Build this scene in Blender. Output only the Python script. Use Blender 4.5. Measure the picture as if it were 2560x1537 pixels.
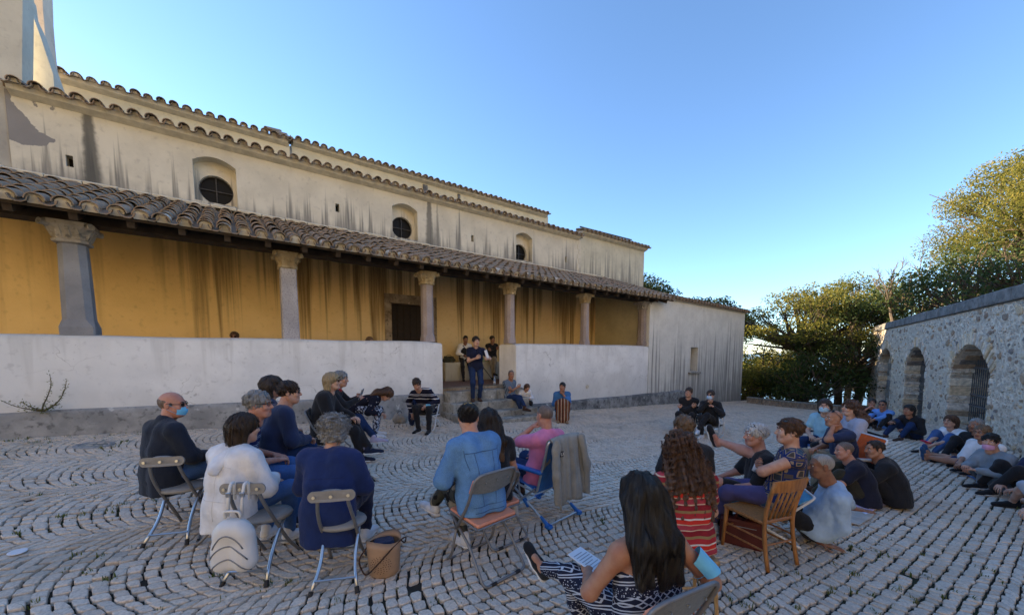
import bpy, math, random
import numpy as np
from mathutils import Vector, Matrix, Euler
from mathutils.geometry import tessellate_polygon
random.seed(7); RNG = np.random.default_rng(7)
PI = math.pi
SC = bpy.context.scene
COL = SC.collection
for o in list(bpy.data.objects): bpy.data.objects.remove(o)

# ---------------------------------------------------------------- camera
cam_d = bpy.data.cameras.new('camera'); cam = bpy.data.objects.new('camera', cam_d); COL.objects.link(cam)
SC.camera = cam
FPX, CX, PY, HZ = 925., 1280., 957., 881.       # lens of the photograph, in its own pixels
TH = math.atan((PY-HZ)/FPX)
CAM = np.array([0., 0., 1.6])
cam.location = CAM; cam.rotation_euler = (PI/2-TH, 0, 0)
cam_d.sensor_width = 36; cam_d.lens = FPX/2560*36
cam_d.shift_y = (PY-768.5)/2560
cam_d.clip_start = .05; cam_d.clip_end = 20000
# ---------------------------------------------------------------- light
SUN_AZ, SUN_EL = math.radians(66), math.radians(15)      # to the left of the view, low behind the church
sdir = Vector((-math.sin(SUN_AZ)*math.cos(SUN_EL), math.cos(SUN_AZ)*math.cos(SUN_EL), math.sin(SUN_EL)))
W = bpy.data.worlds.new('World'); SC.world = W; W.use_nodes = True
wn = W.node_tree; wn.nodes.clear()
sky = wn.nodes.new('ShaderNodeTexSky'); sky.sky_type = 'NISHITA'; sky.sun_disc = False
sky.sun_elevation = SUN_EL; sky.sun_rotation = -SUN_AZ
sky.altitude = 20; sky.air_density = .85; sky.dust_density = .08; sky.ozone_density = 4.6
bg = wn.nodes.new('ShaderNodeBackground'); bg.inputs[1].default_value = .13
wo = wn.nodes.new('ShaderNodeOutputWorld')
tint = wn.nodes.new('ShaderNodeMix'); tint.data_type = 'RGBA'; tint.blend_type = 'MULTIPLY'; tint.inputs[0].default_value = 1
tint.inputs[7].default_value = (1.12, .99, .89, 1)          # the photograph's warm white balance
wn.links.new(sky.outputs[0], tint.inputs[6]); wn.links.new(tint.outputs[2], bg.inputs[0]); wn.links.new(bg.outputs[0], wo.inputs[0])
sl = bpy.data.lights.new('sun', 'SUN'); sl.energy = 5; sl.angle = math.radians(.55); sl.color = (1, .76, .46)
so = bpy.data.objects.new('sun', sl); COL.objects.link(so); so.rotation_euler = (-sdir).to_track_quat('-Z', 'Y').to_euler()
SC.view_settings.view_transform = 'Standard'; SC.view_settings.look = 'None'
SC.view_settings.exposure = 1.9; SC.view_settings.gamma = 1
SC.cycles.use_denoising = True
SC.cycles.max_bounces = 6; SC.cycles.diffuse_bounces = 4; SC.cycles.transparent_max_bounces = 8

# ---------------------------------------------------------------- surveying helpers (photo pixel -> place)
_R = np.array([1., 0, 0]); _F = np.array([0, math.cos(TH), -math.sin(TH)]); _U = np.array([0, math.sin(TH), math.cos(TH)])
def ray(x, y): return _R*(x-CX)/FPX+_F+_U*(PY-y)/FPX
def G(x, y):                                     # height of the sloping square
    x = np.asarray(x, float); y = np.asarray(y, float); t = x-4.
    sp = np.where(t > .5, t, np.where(t < -.5, 0, (t+.5)**2/2)); w = np.clip((18-y)/10, 0, 1)
    return -.155-.0685*x+.0685*sp*w
def gnd(x, y):
    d = ray(x, y); lo, hi = .3, 60.
    for _ in range(50):
        m = (lo+hi)/2; p = CAM+m*d
        if p[2] > G(p[0], p[1]): lo = m
        else: hi = m
    return CAM+lo*d
def atY(x, y, Y): d = ray(x, y); return CAM+d*(Y/d[1])
P0 = gnd(0, 1095)
_d = ray(2540, HZ); _d[2] = 0; FD = _d/np.linalg.norm(_d); FN = np.array([FD[1], -FD[0], 0])
FROT = math.atan2(FD[1], FD[0])
def fac(x, y, n=0):                              # pixel -> (s, z) on the plane n metres in front of the church front
    d = ray(x, y); q = P0+FN*n; t = ((q-CAM)@FN)/(d@FN); p = CAM+t*d; return (p-P0)@FD, p[2]
def fw(s, n, z=None):
    p = P0+FD*s+FN*n; return np.array([p[0], p[1], G(p[0], p[1]) if z is None else z])

# ---------------------------------------------------------------- scene helpers
def link(o): COL.objects.link(o); return o
def mesh(name, V, Fs, mats=None, smooth=False, midx=None, attr=None):
    me = bpy.data.meshes.new(name)
    me.from_pydata([tuple(map(float, v)) for v in V] if not isinstance(V, np.ndarray) else V.tolist(), [], [tuple(map(int, f)) for f in Fs] if not isinstance(Fs, np.ndarray) else Fs.tolist())
    if mats is not None:
        for m in (mats if isinstance(mats, (list, tuple)) else [mats]): me.materials.append(m)
    if midx is not None: me.polygons.foreach_set('material_index', np.asarray(midx, np.int32))
    if smooth: me.polygons.foreach_set('use_smooth', np.ones(len(me.polygons), bool))
    if attr is not None:
        a = me.attributes.new('tint', 'FLOAT', 'FACE'); a.data.foreach_set('value', np.asarray(attr, np.float32))
    me.update(); return me
def obj(name, me, parent=None, **k):
    o = link(bpy.data.objects.new(name, me))
    if parent is not None: o.parent = parent
    for a, b in k.items(): o[a] = b
    return o
def empty(name, loc=(0, 0, 0), rz=0, label=None, cat=None, group=None):
    o = link(bpy.data.objects.new(name, None)); o.location = [float(v) for v in loc]; o.rotation_euler = (0, 0, rz)
    o.empty_display_size = .2
    if label: o['label'] = label
    if cat: o['category'] = cat
    if group: o['group'] = group
    return o
def tag(o, label, cat, group=None):
    o['label'] = label; o['category'] = cat
    if group: o['group'] = group
    return o
class MB:                                        # collects shapes into one mesh
    def __init__(s): s.V = []; s.F = []; s.M = []
    def add(s, V, F, m=0):
        k = len(s.V); s.V += [tuple(map(float, v)) for v in V]; s.F += [tuple(int(i)+k for i in f) for f in F]; s.M += [m]*len(F); return s
    def box(s, x0, x1, y0, y1, z0, z1, m=0, bev=0, mat=None):
        if bev <= 0:
            V = [(x, y, z) for z in (z0, z1) for y in (y0, y1) for x in (x0, x1)]
            F = [(0, 2, 3, 1), (4, 5, 7, 6), (0, 1, 5, 4), (2, 6, 7, 3), (0, 4, 6, 2), (1, 3, 7, 5)]
        else:
            b = bev; V = []; F = []
            def ring(z, i):
                k = len(V)
                xa, xb, ya, yb = x0+i, x1-i, y0+i, y1-i
                for p in ((xa+b, ya), (xb-b, ya), (xb, ya+b), (xb, yb-b), (xb-b, yb), (xa+b, yb), (xa, yb-b), (xa, ya+b)): V.append((p[0], p[1], z))
                return k
            r = [ring(z0, b*.6), ring(z0+b, 0), ring(z1-b, 0), ring(z1, b*.6)]
            for a, c in zip(r, r[1:]):
                for i in range(8): j = (i+1) % 8; F.append((a+i, a+j, c+j, c+i))
            F.append(tuple(r[0]+i for i in range(7, -1, -1))); F.append(tuple(r[3]+i for i in range(8)))
        if mat is not None: V = [mat @ Vector(v) for v in V]
        return s.add(V, F, m)
    def tube(s, pts, r, seg=8, m=0, closed=False, cap=True):
        P = [Vector([float(c) for c in p]) for p in pts]; n = len(P); rr = r if isinstance(r, (list, tuple)) else [r]*n
        V = []; F = []; u = None
        for i in range(n):
            if closed: t = (P[(i+1) % n]-P[i-1])
            else: t = P[min(i+1, n-1)]-P[max(i-1, 0)]
            t = t.normalized() if t.length > 1e-9 else Vector((0, 0, 1))
            if u is None: u = t.orthogonal().normalized()
            else:
                u = u-t*u.dot(t); u = u.normalized() if u.length > 1e-6 else t.orthogonal().normalized()
            w = t.cross(u)
            for k in range(seg):
                a = 2*PI*k/seg; V.append(P[i]+(u*math.cos(a)+w*math.sin(a))*rr[i])
        for i in range(n if closed else n-1):
            a = i*seg; b = ((i+1) % n)*seg
            for k in range(seg): l = (k+1) % seg; F.append((a+k, a+l, b+l, b+k))
        if cap and not closed:
            F.append(tuple(range(seg-1, -1, -1))); F.append(tuple(range((n-1)*seg, n*seg)))
        return s.add(V, F, m)
    def lathe(s, prof, seg=16, m=0, c=(0, 0, 0), fx=1, fy=1):
        V = []; F = []
        for r, z in prof:
            for k in range(seg): a = 2*PI*k/seg; V.append((c[0]+r*fx*math.cos(a), c[1]+r*fy*math.sin(a), c[2]+z))
        for i in range(len(prof)-1):
            for k in range(seg): l = (k+1) % seg; F.append((i*seg+k, i*seg+l, (i+1)*seg+l, (i+1)*seg+k))
        F.append(tuple(range(seg-1, -1, -1))); F.append(tuple(range((len(prof)-1)*seg, len(prof)*seg)))
        return s.add(V, F, m)
    def prism(s, poly, y0, y1, m=0, ax='y'):      # outline in (x, z) pushed from y0 to y1
        n = len(poly); V = [(p[0], y0, p[1]) for p in poly]+[(p[0], y1, p[1]) for p in poly]
        if ax == 'z': V = [(v[0], v[2], v[1]) for v in V]
        if ax == 'x': V = [(v[1], v[0], v[2]) for v in V]
        F = [tuple(range(n)), tuple(range(2*n-1, n-1, -1))]+[(i, i+n, (i+1) % n+n, (i+1) % n) for i in range(n)]
        return s.add(V, F, m)
    def plate(s, outer, holes, y0, y1, m=0):      # wall slab in (x, z) with openings; front at y0, back at y1
        loops = [outer]+holes; pts = [p for l in loops for p in l]
        T = tessellate_polygon([[Vector((p[0], p[1], 0)) for p in l] for l in loops])
        n = len(pts); V = [(p[0], y0, p[1]) for p in pts]+[(p[0], y1, p[1]) for p in pts]
        F = [tuple(t) for t in T]+[(t[2]+n, t[1]+n, t[0]+n) for t in T]
        k = 0
        for l in loops:
            q = len(l)
            for i in range(q): a = k+i; b = k+(i+1) % q; F.append((a, b, b+n, a+n))
            k += q
        return s.add(V, F, m)
    def build(s, name, mats, parent=None, smooth=False, **k):
        me = mesh(name, s.V, s.F, mats, smooth, s.M); 
        import bmesh
        bm = bmesh.new(); bm.from_mesh(me); bmesh.ops.recalc_face_normals(bm, faces=bm.faces); bm.to_mesh(me); bm.free()
        if smooth == 'auto':
            pass
        return obj(name, me, parent, **k)
def fillet(pts, r, n=4):
    P = [Vector([float(c) for c in p]) for p in pts]; out = [P[0]]
    for a, b, c in zip(P, P[1:], P[2:]):
        d1 = (a-b); d2 = (c-b); q = min(r, d1.length*.49, d2.length*.49); s = b+d1.normalized()*q; e = b+d2.normalized()*q
        for i in range(n+1): t = i/n; out.append(s*(1-t)**2+b*2*t*(1-t)+e*t*t)
    out.append(P[-1]); return out
def smooth_by_angle(o, ang=35):
    me = o.data; me.polygons.foreach_set('use_smooth', np.ones(len(me.polygons), bool))
    me.set_sharp_from_angle(angle=math.radians(ang))
def copy_tree(o, parent=None):
    c = link(o.copy())
    if parent is not None: c.parent = parent
    for ch in list(o.children): copy_tree(ch, c)
    return c

# ---------------------------------------------------------------- material helpers
class NB:
    def __init__(s, name):
        s.m = bpy.data.materials.new(name); s.m.use_nodes = True; s.t = s.m.node_tree; s.t.nodes.clear()
        s.out = s.t.nodes.new('ShaderNodeOutputMaterial'); s.b = s.t.nodes.new('ShaderNodeBsdfPrincipled'); s.l(s.b.outputs[0], s.out.inputs[0])
    def l(s, a, b): s.t.links.new(a, b)
    def put(s, sock, v):
        if hasattr(v, 'links'): s.l(v, sock)
        elif isinstance(v, (tuple, list)): sock.default_value = tuple(v)+((1,) if len(v) == 3 and len(sock.default_value) == 4 else ())
        else: sock.default_value = v
    def n(s, ty, ins=(), out=0, **at):
        x = s.t.nodes.new(ty)
        for k, v in at.items(): setattr(x, k, v)
        for i, v in enumerate(ins):
            if v is not None: s.put(x.inputs[i], v)
        return x.outputs[out]
    def ma(s, op, a, b=None, c=None): return s.n('ShaderNodeMath', (a, b, c), operation=op)
    def co(s, k='Object'): return s.n('ShaderNodeTexCoord', out=k)
    def sc(s, v, x): return s.n('ShaderNodeVectorMath', (v, x), operation='MULTIPLY')
    def noise(s, v, sc, det=3, ro=.55):
        return s.n('ShaderNodeTexNoise', (v, None, sc, det, ro))
    def vor(s, v, sc, out='Distance', feat='F1'): return s.n('ShaderNodeTexVoronoi', (v, None, sc), out=out, feature=feat)
    def sep(s, v): x = s.t.nodes.new('ShaderNodeSeparateXYZ'); s.put(x.inputs[0], v); return x.outputs
    def comb(s, a, b, c): return s.n('ShaderNodeCombineXYZ', (a, b, c))
    def mr(s, v, a, b, c=0., d=1., smooth=True): return s.n('ShaderNodeMapRange', (v, a, b, c, d), interpolation_type='SMOOTHSTEP' if smooth else 'LINEAR')
    def mix(s, f, a, b, mode='MIX'):
        x = s.t.nodes.new('ShaderNodeMix'); x.data_type = 'RGBA'; x.blend_type = mode
        s.put(x.inputs[0], f); s.put(x.inputs[6], a); s.put(x.inputs[7], b); return x.outputs[2]
    def ramp(s, f, st, const=False):
        x = s.t.nodes.new('ShaderNodeValToRGB'); s.put(x.inputs[0], f); e = x.color_ramp.elements
        if const: x.color_ramp.interpolation = 'CONSTANT'
        while len(e) < len(st): e.new(.5)
        for q, (p, c) in zip(e, st): q.position = p; q.color = tuple(c)+(1,)
        return x.outputs[0]
    def bump(s, h, st=.4, d=.01): return s.n('ShaderNodeBump', (st, d, None, h))
    def fin(s, col, rough=.7, bump=None, metal=0., spec=None, **k):
        s.put(s.b.inputs['Base Color'], col); s.put(s.b.inputs['Roughness'], rough); s.put(s.b.inputs['Metallic'], metal)
        if spec is not None: s.b.inputs['Specular IOR Level'].default_value = spec
        for a, v in k.items(): s.put(s.b.inputs[a.replace('_', ' ')], v)
        if bump is not None: s.l(bump, s.b.inputs['Normal'])
        return s.m
_mc = {}
def plain(name, c, rough=.6, var=.18, scale=9, bump=.15, bs=60, metal=0., spec=.4, bd=.004):
    key = (name, tuple(c))
    if key in _mc: return _mc[key]
    b = NB(name); v = b.co(); f = b.noise(v, scale, 4)
    lo = tuple(max(0, x*(1-var)) for x in c); hi = tuple(min(1, x*(1+var)) for x in c)
    col = b.ramp(f, [(.3, lo), (.7, hi)])
    m = b.fin(col, rough, b.bump(b.noise(v, bs, 3), bump, bd) if bump else None, metal, spec)
    _mc[key] = m; return m
# ================================================================ ground and pavement
def terrain_mat():
    b = NB('dry_earth'); v = b.co(); f = b.noise(v, .35, 5); g = b.noise(v, 3, 4)
    c = b.mix(b.mr(f, .42, .62), (.10, .085, .055), (.07, .085, .03)); c = b.mix(b.mr(g, .35, .75), c, (.16, .14, .09))
    return b.fin(c, .95, b.bump(g, .5, .05), spec=.1)
def joint_mat():
    b = NB('joint_soil'); v = b.co(); f = b.noise(v, 1.1, 4); g = b.noise(v, 14, 3)
    c = b.mix(b.mr(f, .5, .68), (.05, .042, .034), (.05, .055, .024)); c = b.mix(b.mr(g, .55, .8), c, (.10, .085, .06))
    return b.fin(c, .95, b.bump(g, .5, .01), spec=.1)
def grid_sheet(xs, ys, zf):
    X, Y = np.meshgrid(xs, ys, indexing='ij'); Z = zf(X, Y); n, m = X.shape
    V = np.stack([X, Y, Z], -1).reshape(-1, 3); I = np.arange(n*m).reshape(n, m)
    F = np.stack([I[:-1, :-1], I[1:, :-1], I[1:, 1:], I[:-1, 1:]], -1).reshape(-1, 4); return V, F
def hillz(X, Y):
    r = np.maximum(0, Y-24)+np.maximum(0, np.abs(X)-45)*.6
    z = G(np.clip(X, -12, 30), np.clip(Y, -5, 40))-.09-np.minimum(r*.22, 90)
    return z
xs = np.concatenate([[-9000, -2500, -700, -200, -80, -45], np.arange(-24, 46, .8), [60, 90, 200, 700, 2500, 9000]])
ys = np.concatenate([[-60, -20, -8], np.arange(-4, 40, .8), [48, 60, 90, 160, 400, 1200, 4000, 12000]])
V, F = grid_sheet(xs, ys, hillz)
obj('sea', mesh('sea', [(-30000, 300, -70), (30000, 300, -70), (30000, 60000, -70), (-30000, 60000, -70)], [(0, 1, 2, 3)], NB('sea_water').fin((.10, .17, .24), .25)), kind='structure')
obj('ground', mesh('ground', V, F, terrain_mat(), True), kind='structure')
def bounce_straw_mat():
    b = NB('bounce_slope_straw'); v = b.co(); f = b.noise(v, .12, 5, .6); g = b.noise(v, 1.5, 4)
    c = b.mix(b.mr(f, .35, .6), (.54, .45, .29), (.47, .38, .23)); c = b.mix(b.mr(b.noise(v, .25, 4), .64, .70), c, (.10, .12, .05)); return b.fin(c, .95, b.bump(g, .6, .2), spec=.1)
def slopez(X, Y):                                 # unseen slope added behind the viewer to bounce warm sunlight into the square
    t = np.maximum(0, -13-Y+.08*X); return G(np.clip(X, -12, 12), 0)-.12+np.minimum(t*.82, 56)+np.sin(X*.13)*np.minimum(t*.05, 1.5)+np.sin(X*.31+Y*.2)*np.minimum(t*.02, .5)
V, F = grid_sheet(np.arange(-110, 111, 3.), np.arange(-100, -9, 3.), slopez)
obj('bounce_hillside', mesh('bounce_hillside', V, F, bounce_straw_mat(), True), kind='structure')
V, F = grid_sheet(np.arange(-16, 30, .4), np.arange(-2, 23, .4), lambda x, y: G(x, y)-.024)
pav = obj('pavement', mesh('pavement', V, F, joint_mat(), True), kind='structure')

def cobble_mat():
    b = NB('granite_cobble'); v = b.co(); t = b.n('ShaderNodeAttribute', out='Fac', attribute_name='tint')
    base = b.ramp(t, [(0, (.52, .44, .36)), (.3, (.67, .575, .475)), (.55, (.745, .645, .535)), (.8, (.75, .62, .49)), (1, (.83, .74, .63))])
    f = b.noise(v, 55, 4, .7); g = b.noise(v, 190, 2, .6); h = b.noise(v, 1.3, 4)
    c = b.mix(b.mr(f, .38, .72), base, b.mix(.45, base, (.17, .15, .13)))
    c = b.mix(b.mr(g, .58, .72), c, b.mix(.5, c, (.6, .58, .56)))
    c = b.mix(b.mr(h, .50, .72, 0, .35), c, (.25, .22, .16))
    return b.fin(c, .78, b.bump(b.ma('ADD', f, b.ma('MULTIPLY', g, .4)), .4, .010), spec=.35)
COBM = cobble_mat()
def build_cobbles():
    ph = math.radians(32); Wc = 1.36; R = Wc/1.42; pit = .087; thm = math.asin(Wc/2/R); arc = 2*R*thm; ni = int(arc/.096)
    rs = []
    for j in range(-20, 22):
        for k in range(-300, 430):
            rs.append((j, k))
    J = np.repeat(np.array(rs), ni, 0); I = np.tile(np.arange(ni), len(rs)); N = len(J)
    rng = np.random.default_rng(3)
    dth = 2*thm/ni; th = -thm+(I+.5)*dth + (rng.random(len(rs))-.5).repeat(ni)*dth*.0
    xk = J[:, 1]*pit + (J[:, 0] % 2)*.04; yj = J[:, 0]*Wc+1.0
    cth, sth = math.cos(ph), math.sin(ph)
    def P(x, t):
        X = x+R*(1-np.cos(t)); Y = yj+R*np.sin(t); return np.stack([X*cth-Y*sth, X*sth+Y*cth], -1)
    C = P(xk, th); X, Y = C[:, 0], C[:, 1]
    rel = C-P0[:2]; n = rel@FN[:2]; s = rel@FD[:2]
    wrel = C-WB[:2]; wn_ = wrel@WN[:2]
    keep = (Y > .55) & (Y < 21) & (np.abs(X) < 1.55*Y+1.6) & (n > .03) & (s > -1.5) & (wn_ > .02) & (s < 31)
    keep &= rng.random(N) > .0015
    J, I, th, xk, yj, X, Y = (q[keep] for q in (J, I, th, xk, yj, X, Y)); N = len(X)
    gx = rng.normal(.0050, .0018, N).clip(.002, .010); gt = rng.normal(.0080, .002, N).clip(.004, .013)/R
    ext = 1+rng.normal(0, .07, N)
    jx = rng.normal(0, .0045, (N, 4)); jt = rng.normal(0, .0045/R, (N, 4)); sx = [-1, 1, 1, -1]; st = [-1, -1, 1, 1]
    xk = xk+rng.normal(0, .003, N); th = th+rng.normal(0, .003/R, N)
    c4 = []
    for q in range(4):
        c4.append(P(xk+sx[q]*(pit/2-gx/np.cos(th))+jx[:, q], th+st[q]*(dth/2-gt)*ext+jt[:, q]))
    c4 = np.stack(c4, 1)
    h = rng.normal(.004, .0022, N); tint = rng.beta(2.2, 2.2, N); cen = c4.mean(1)
    tilt = rng.normal(0, .028, (N, 2))
    near = Y < 5.2
    def zz(p, idx, dz): return G(p[..., 0], p[..., 1])+dz
    def ringn(cs, cut):
        out = []
        for q in range(4):
            a, b = cs[:, q], cs[:, (q+1) % 4]
            out += [a+(b-a)*cut, b+(a-b)*cut]
        return np.stack(out, 1)
    def make(sel, full):
        c = c4[sel]; ce = cen[sel][:, None]; hh = h[sel][:, None]; tl = tilt[sel]
        if full:
            r0 = ringn(c, .12+rng.random()*.05); r0 = r0+rng.normal(0, .0022, r0.shape); r1 = ce+(r0-ce)*.98; r2 = ce+(r0-ce)*.88
            lay = [(r0, -.034), (r1, -.005), (r2, 0.), (ce, .0015)]
        else:
            r0 = c; r2 = ce+(c-ce)*.86; lay = [(r0, -.03), (r2, 0.)]
        Vs = []
        for p, dz in lay:
            z = G(p[..., 0], p[..., 1])+hh+dz+(p[..., 0]-ce[..., 0])*tl[:, :1]+(p[..., 1]-ce[..., 1])*tl[:, 1:]
            Vs.append(np.concatenate([p, z[..., None]], -1))
        V = np.concatenate(Vs, 1); k = V.shape[1]
        if full:
            f = []
            for a in (0, 8):
                f += [(a+i, a+(i+1) % 8, a+8+(i+1) % 8, a+8+i) for i in range(8)]
            tri = [(16+i, 16+(i+1) % 8, 24) for i in range(8)]
        else:
            f = [(i, (i+1) % 4, 4+(i+1) % 4, 4+i) for i in range(4)]+[(4, 5, 6, 7)]; tri = []
        return V, f, tri, k
    order = np.argsort(np.where((Y > 1.05) & (np.abs(X) < 1.42*Y), Y, 99)); first = np.zeros(N, bool); first[order[:300]] = True
    # the stones that show largest are parts of their own
    V, f, tri, k = make(np.where(first)[0], True); tt = tint[first]
    for i in range(len(V)):
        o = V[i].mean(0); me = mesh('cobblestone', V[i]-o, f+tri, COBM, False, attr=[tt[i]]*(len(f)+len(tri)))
        me.polygons.foreach_set('use_smooth', np.array([True]*len(me.polygons))); me.set_sharp_from_angle(angle=.5)
        q = obj('cobblestone', me, pav); q.location = o
    for nm, sel, full in (('cobblestone_field', near & ~first, True), ('far_cobblestone_field', ~near & ~first, False)):
        V, f, tri, k = make(np.where(sel)[0], full); M_ = len(V); off = np.arange(M_)[:, None, None]*k
        fl = [np.array(f)[None]+off]; F = (np.array(f)[None]+off).reshape(-1, 4); att = np.repeat(tint[sel], len(f))
        faces = F.tolist()
        if tri: faces += (np.array(tri)[None]+off).reshape(-1, 3).tolist(); att = np.concatenate([att, np.repeat(tint[sel], len(tri))])
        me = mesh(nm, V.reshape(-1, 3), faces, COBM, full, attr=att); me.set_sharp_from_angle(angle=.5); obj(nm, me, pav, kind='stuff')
    return X, Y
_a = gnd(2172, 1022); WB = gnd(2540, 1130); WD = _a-WB; WD[2] = 0; WD /= np.linalg.norm(WD); WN = np.array([-WD[1], WD[0], 0]); WROT = math.atan2(WD[1], WD[0])
CX_, CY_ = build_cobbles()

# weeds in the joints: uncountable blades
def blades(pts, hmin, hmax, per, spread, name, mat, w=.004, par=None):
    V = []; F = []; T = []
    for (x, y) in pts:
        z = float(G(x, y)); k = per if isinstance(per, int) else random.randint(*per)
        for _ in range(k):
            bx, by = x+random.gauss(0, spread), y+random.gauss(0, spread); a = random.uniform(0, 2*PI); hh = random.uniform(hmin, hmax); ln = random.uniform(.2, 1.1)*hh
            dx, dy = math.cos(a), math.sin(a); px, py = -dy*w, dx*w; k0 = len(V)
            V += [(bx-px, by-py, z-.02), (bx+px, by+py, z-.02), (bx+dx*ln*.4+px*.8, by+dy*ln*.4+py*.8, z+hh*.6), (bx+dx*ln*.4-px*.8, by+dy*ln*.4-py*.8, z+hh*.6), (bx+dx*ln, by+dy*ln, z+hh)]
            F += [(k0, k0+1, k0+2, k0+3), (k0+3, k0+2, k0+4)]; t = random.random(); T += [t, t]
    return obj(name, mesh(name, V, F, mat, attr=T), par, kind='stuff')
def leafmat(name, stops, trans=.35, rough=.6):
    b = NB(name); t = b.n('ShaderNodeAttribute', out='Fac', attribute_name='tint'); c = b.ramp(t, stops)
    m = b.fin(c, rough, spec=.25); tr = b.t.nodes.new('ShaderNodeBsdfTranslucent'); b.l(c, tr.inputs[0])
    mx = b.t.nodes.new('ShaderNodeMixShader'); mx.inputs[0].default_value = trans; b.l(b.b.outputs[0], mx.inputs[1]); b.l(tr.outputs[0], mx.inputs[2]); b.l(mx.outputs[0], b.out.inputs[0]); return m
GRASS = leafmat('grass_blade', [(0, (.07, .11, .025)), (.6, (.12, .16, .04)), (1, (.30, .26, .11))])
tuft = [(345,1225),(370,1250),(165,1290),(180,1395),(150,1500),(60,1240),(95,1330),(300,1270),(205,1215),(260,1120),(290,1125),(120,1108),(90,1098),(310,1105),(235,1455),
        (2105,1360),(2210,1390),(2080,1420),(2130,1480),(2160,1440),(2300,1395),(2200,1465),(2240,1490),(2360,1470),(2500,1470),(2480,1440),(2390,1490),(2170,1520),(1990,1430),(2040,1470),(2540,1270),(2290,1440),(1830,1510),(1800,1480),(2250,1210),(2290,1180),(705,1460),(760,1300),(940,1150),(620,1440),(1500,1300),(1740,1500),(1960,1520),(2120,1380),(1905,1490)]
pts = []
for p in tuft:
    g = gnd(*p)
    for _ in range(random.randint(1, 4)): pts.append((g[0]+random.gauss(0, .09), g[1]+random.gauss(0, .07)))
blades(pts, .01, .045, (4, 12), .018, 'grass_tufts', GRASS)
pts = []
for _ in range(700):                             # thin growth, thickest along the walls and on the right
    if random.random() < .45: s = random.uniform(-1, 16); p = fw(s, random.uniform(.02, .5)**1.2)
    else: y = random.uniform(1.2, 7); p = (random.uniform(-1.3, 1.35)*y, y)
    pts.append((p[0], p[1]))
blades(pts, .008, .035, (2, 6), .02, 'thin_weeds', GRASS, .003)

# ================================================================ church
CH = empty('church', P0*[1, 1, 0], FROT, 'long cream plastered church with tiled roofs and a colonnaded side porch', 'church')
def plaster(name, base, stain, streak_dir, zlo, zhi, amt=.8, warm=None, freq=2.6, thr=.52, dirt=(.22, .21, .2), patch=None, rough=.9, zf=.16, slope=.34):
    """painted plaster with running stains; streak_dir +1: stains grow up from zlo, -1: hang down from zhi"""
    b = NB(name); v = b.co(); x, y, z = b.sep(v)
    st = b.noise(b.comb(b.ma('MULTIPLY', x, freq), b.ma('MULTIPLY', y, freq), b.ma('MULTIPLY', z, zf)), 2.2, 3, .6)
    h01 = b.mr(z, zlo, zhi, 0, 1, False)
    if streak_dir < 0: h01 = b.ma('SUBTRACT', 1., h01)
    big = b.noise(b.comb(b.ma('MULTIPLY', x, .5), b.ma('MULTIPLY', y, .5), 3.), 1.2, 2)
    lim = b.ma('ADD', b.ma('MULTIPLY', h01, slope), b.ma('ADD', thr-.10, b.ma('MULTIPLY', b.ma('SUBTRACT', .5, big), .25)))
    k = b.mr(b.ma('SUBTRACT', st, lim), -.015, .14)
    if name == 'ochre_plaster': k = b.ma('MULTIPLY', k, b.mr(x, .9, 3.2, .25, 1.))
    fine = b.noise(b.comb(b.ma('MULTIPLY', x, 14.), b.ma('MULTIPLY', y, 14.), b.ma('MULTIPLY', z, .5)), 2., 3)
    k = b.ma('MULTIPLY', k, b.mr(fine, .25, .7, .55, 1.))
    mot = b.noise(v, 1.7, 5, .6); m2 = b.noise(v, 9, 4)
    c = b.mix(b.mr(mot, .3, .7), tuple(q*.9 for q in base), tuple(min(1, q*1.07) for q in base))
    if warm is not None: c = warm(b, c, x, y, z, mot)
    c = b.mix(b.ma('MULTIPLY', b.mr(m2, .55, .75), .25), c, dirt)
    c = b.mix(b.ma('MULTIPLY', k, amt), c, stain)
    foot = b.ma('MULTIPLY', b.mr(b.ma('ADD', h01, b.ma('MULTIPLY', mot, .3)), .12, .40, 1., 0.), .58 if streak_dir > 0 else 0.)
    c = b.mix(foot, c, dirt)
    if patch is not None: c = patch(b, c, x, y, z, mot, m2)
    hb = b.ma('ADD', b.ma('MULTIPLY', mot, 1.2), b.ma('MULTIPLY', b.noise(v, 40, 4), .35))
    return b.fin(c, rough, b.bump(hb, .35, .02), spec=.2)
def aisle_patch(b, c, x, y, z, mot, m2):
    # plaster fallen away at the west end, and the dark run below the gutter
    d = b.ma('ADD', b.mr(x, -.9, .85, 1., 0.), b.ma('MULTIPLY', b.ma('SUBTRACT', b.noise(b.comb(x, y, z), 2.2, 5, .55), .5), 1.6))
    zz = b.ma('MULTIPLY', b.mr(z, 5.35, 5.7), b.mr(z, 6.5, 7.6, 1., .3))
    c = b.mix(b.mr(b.ma('MULTIPLY', d, zz), .50, .53), c, b.mix(mot, (.20, .195, .195), (.30, .29, .285)))
    for cx, w, a in ((.62, .13, .85), (8.02, .13, .75), (8.3, .05, .35)):
        s = b.ma('ABSOLUTE', b.ma('SUBTRACT', b.ma('ADD', x, b.ma('MULTIPLY', b.ma('SUBTRACT', m2, .5), .08)), cx))
        ww = b.mr(z, 5.2, 6.5, w*1.25, w*.6, False)
        c = b.mix(b.ma('MULTIPLY', b.mr(b.ma('DIVIDE', s, ww), .45, 1.15, 1., 0.), a), c, (.085, .085, .08))
    return c
M_AISLE = plaster('cream_plaster', (.645, .605, .50), (.15, .147, .14), 1, 4.95, 6.55, .88, patch=aisle_patch, thr=.495, zf=.05, freq=3.8)
M_NAVE = plaster('nave_plaster', (.66, .61, .46), (.2, .2, .19), 1, 6.5, 8.6, .5, thr=.6)
M_APSE = plaster('apse_plaster', (.60, .57, .45), (.17, .17, .165), 1, 4.7, 7.0, .85, freq=5, thr=.47, zf=.05)
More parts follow.
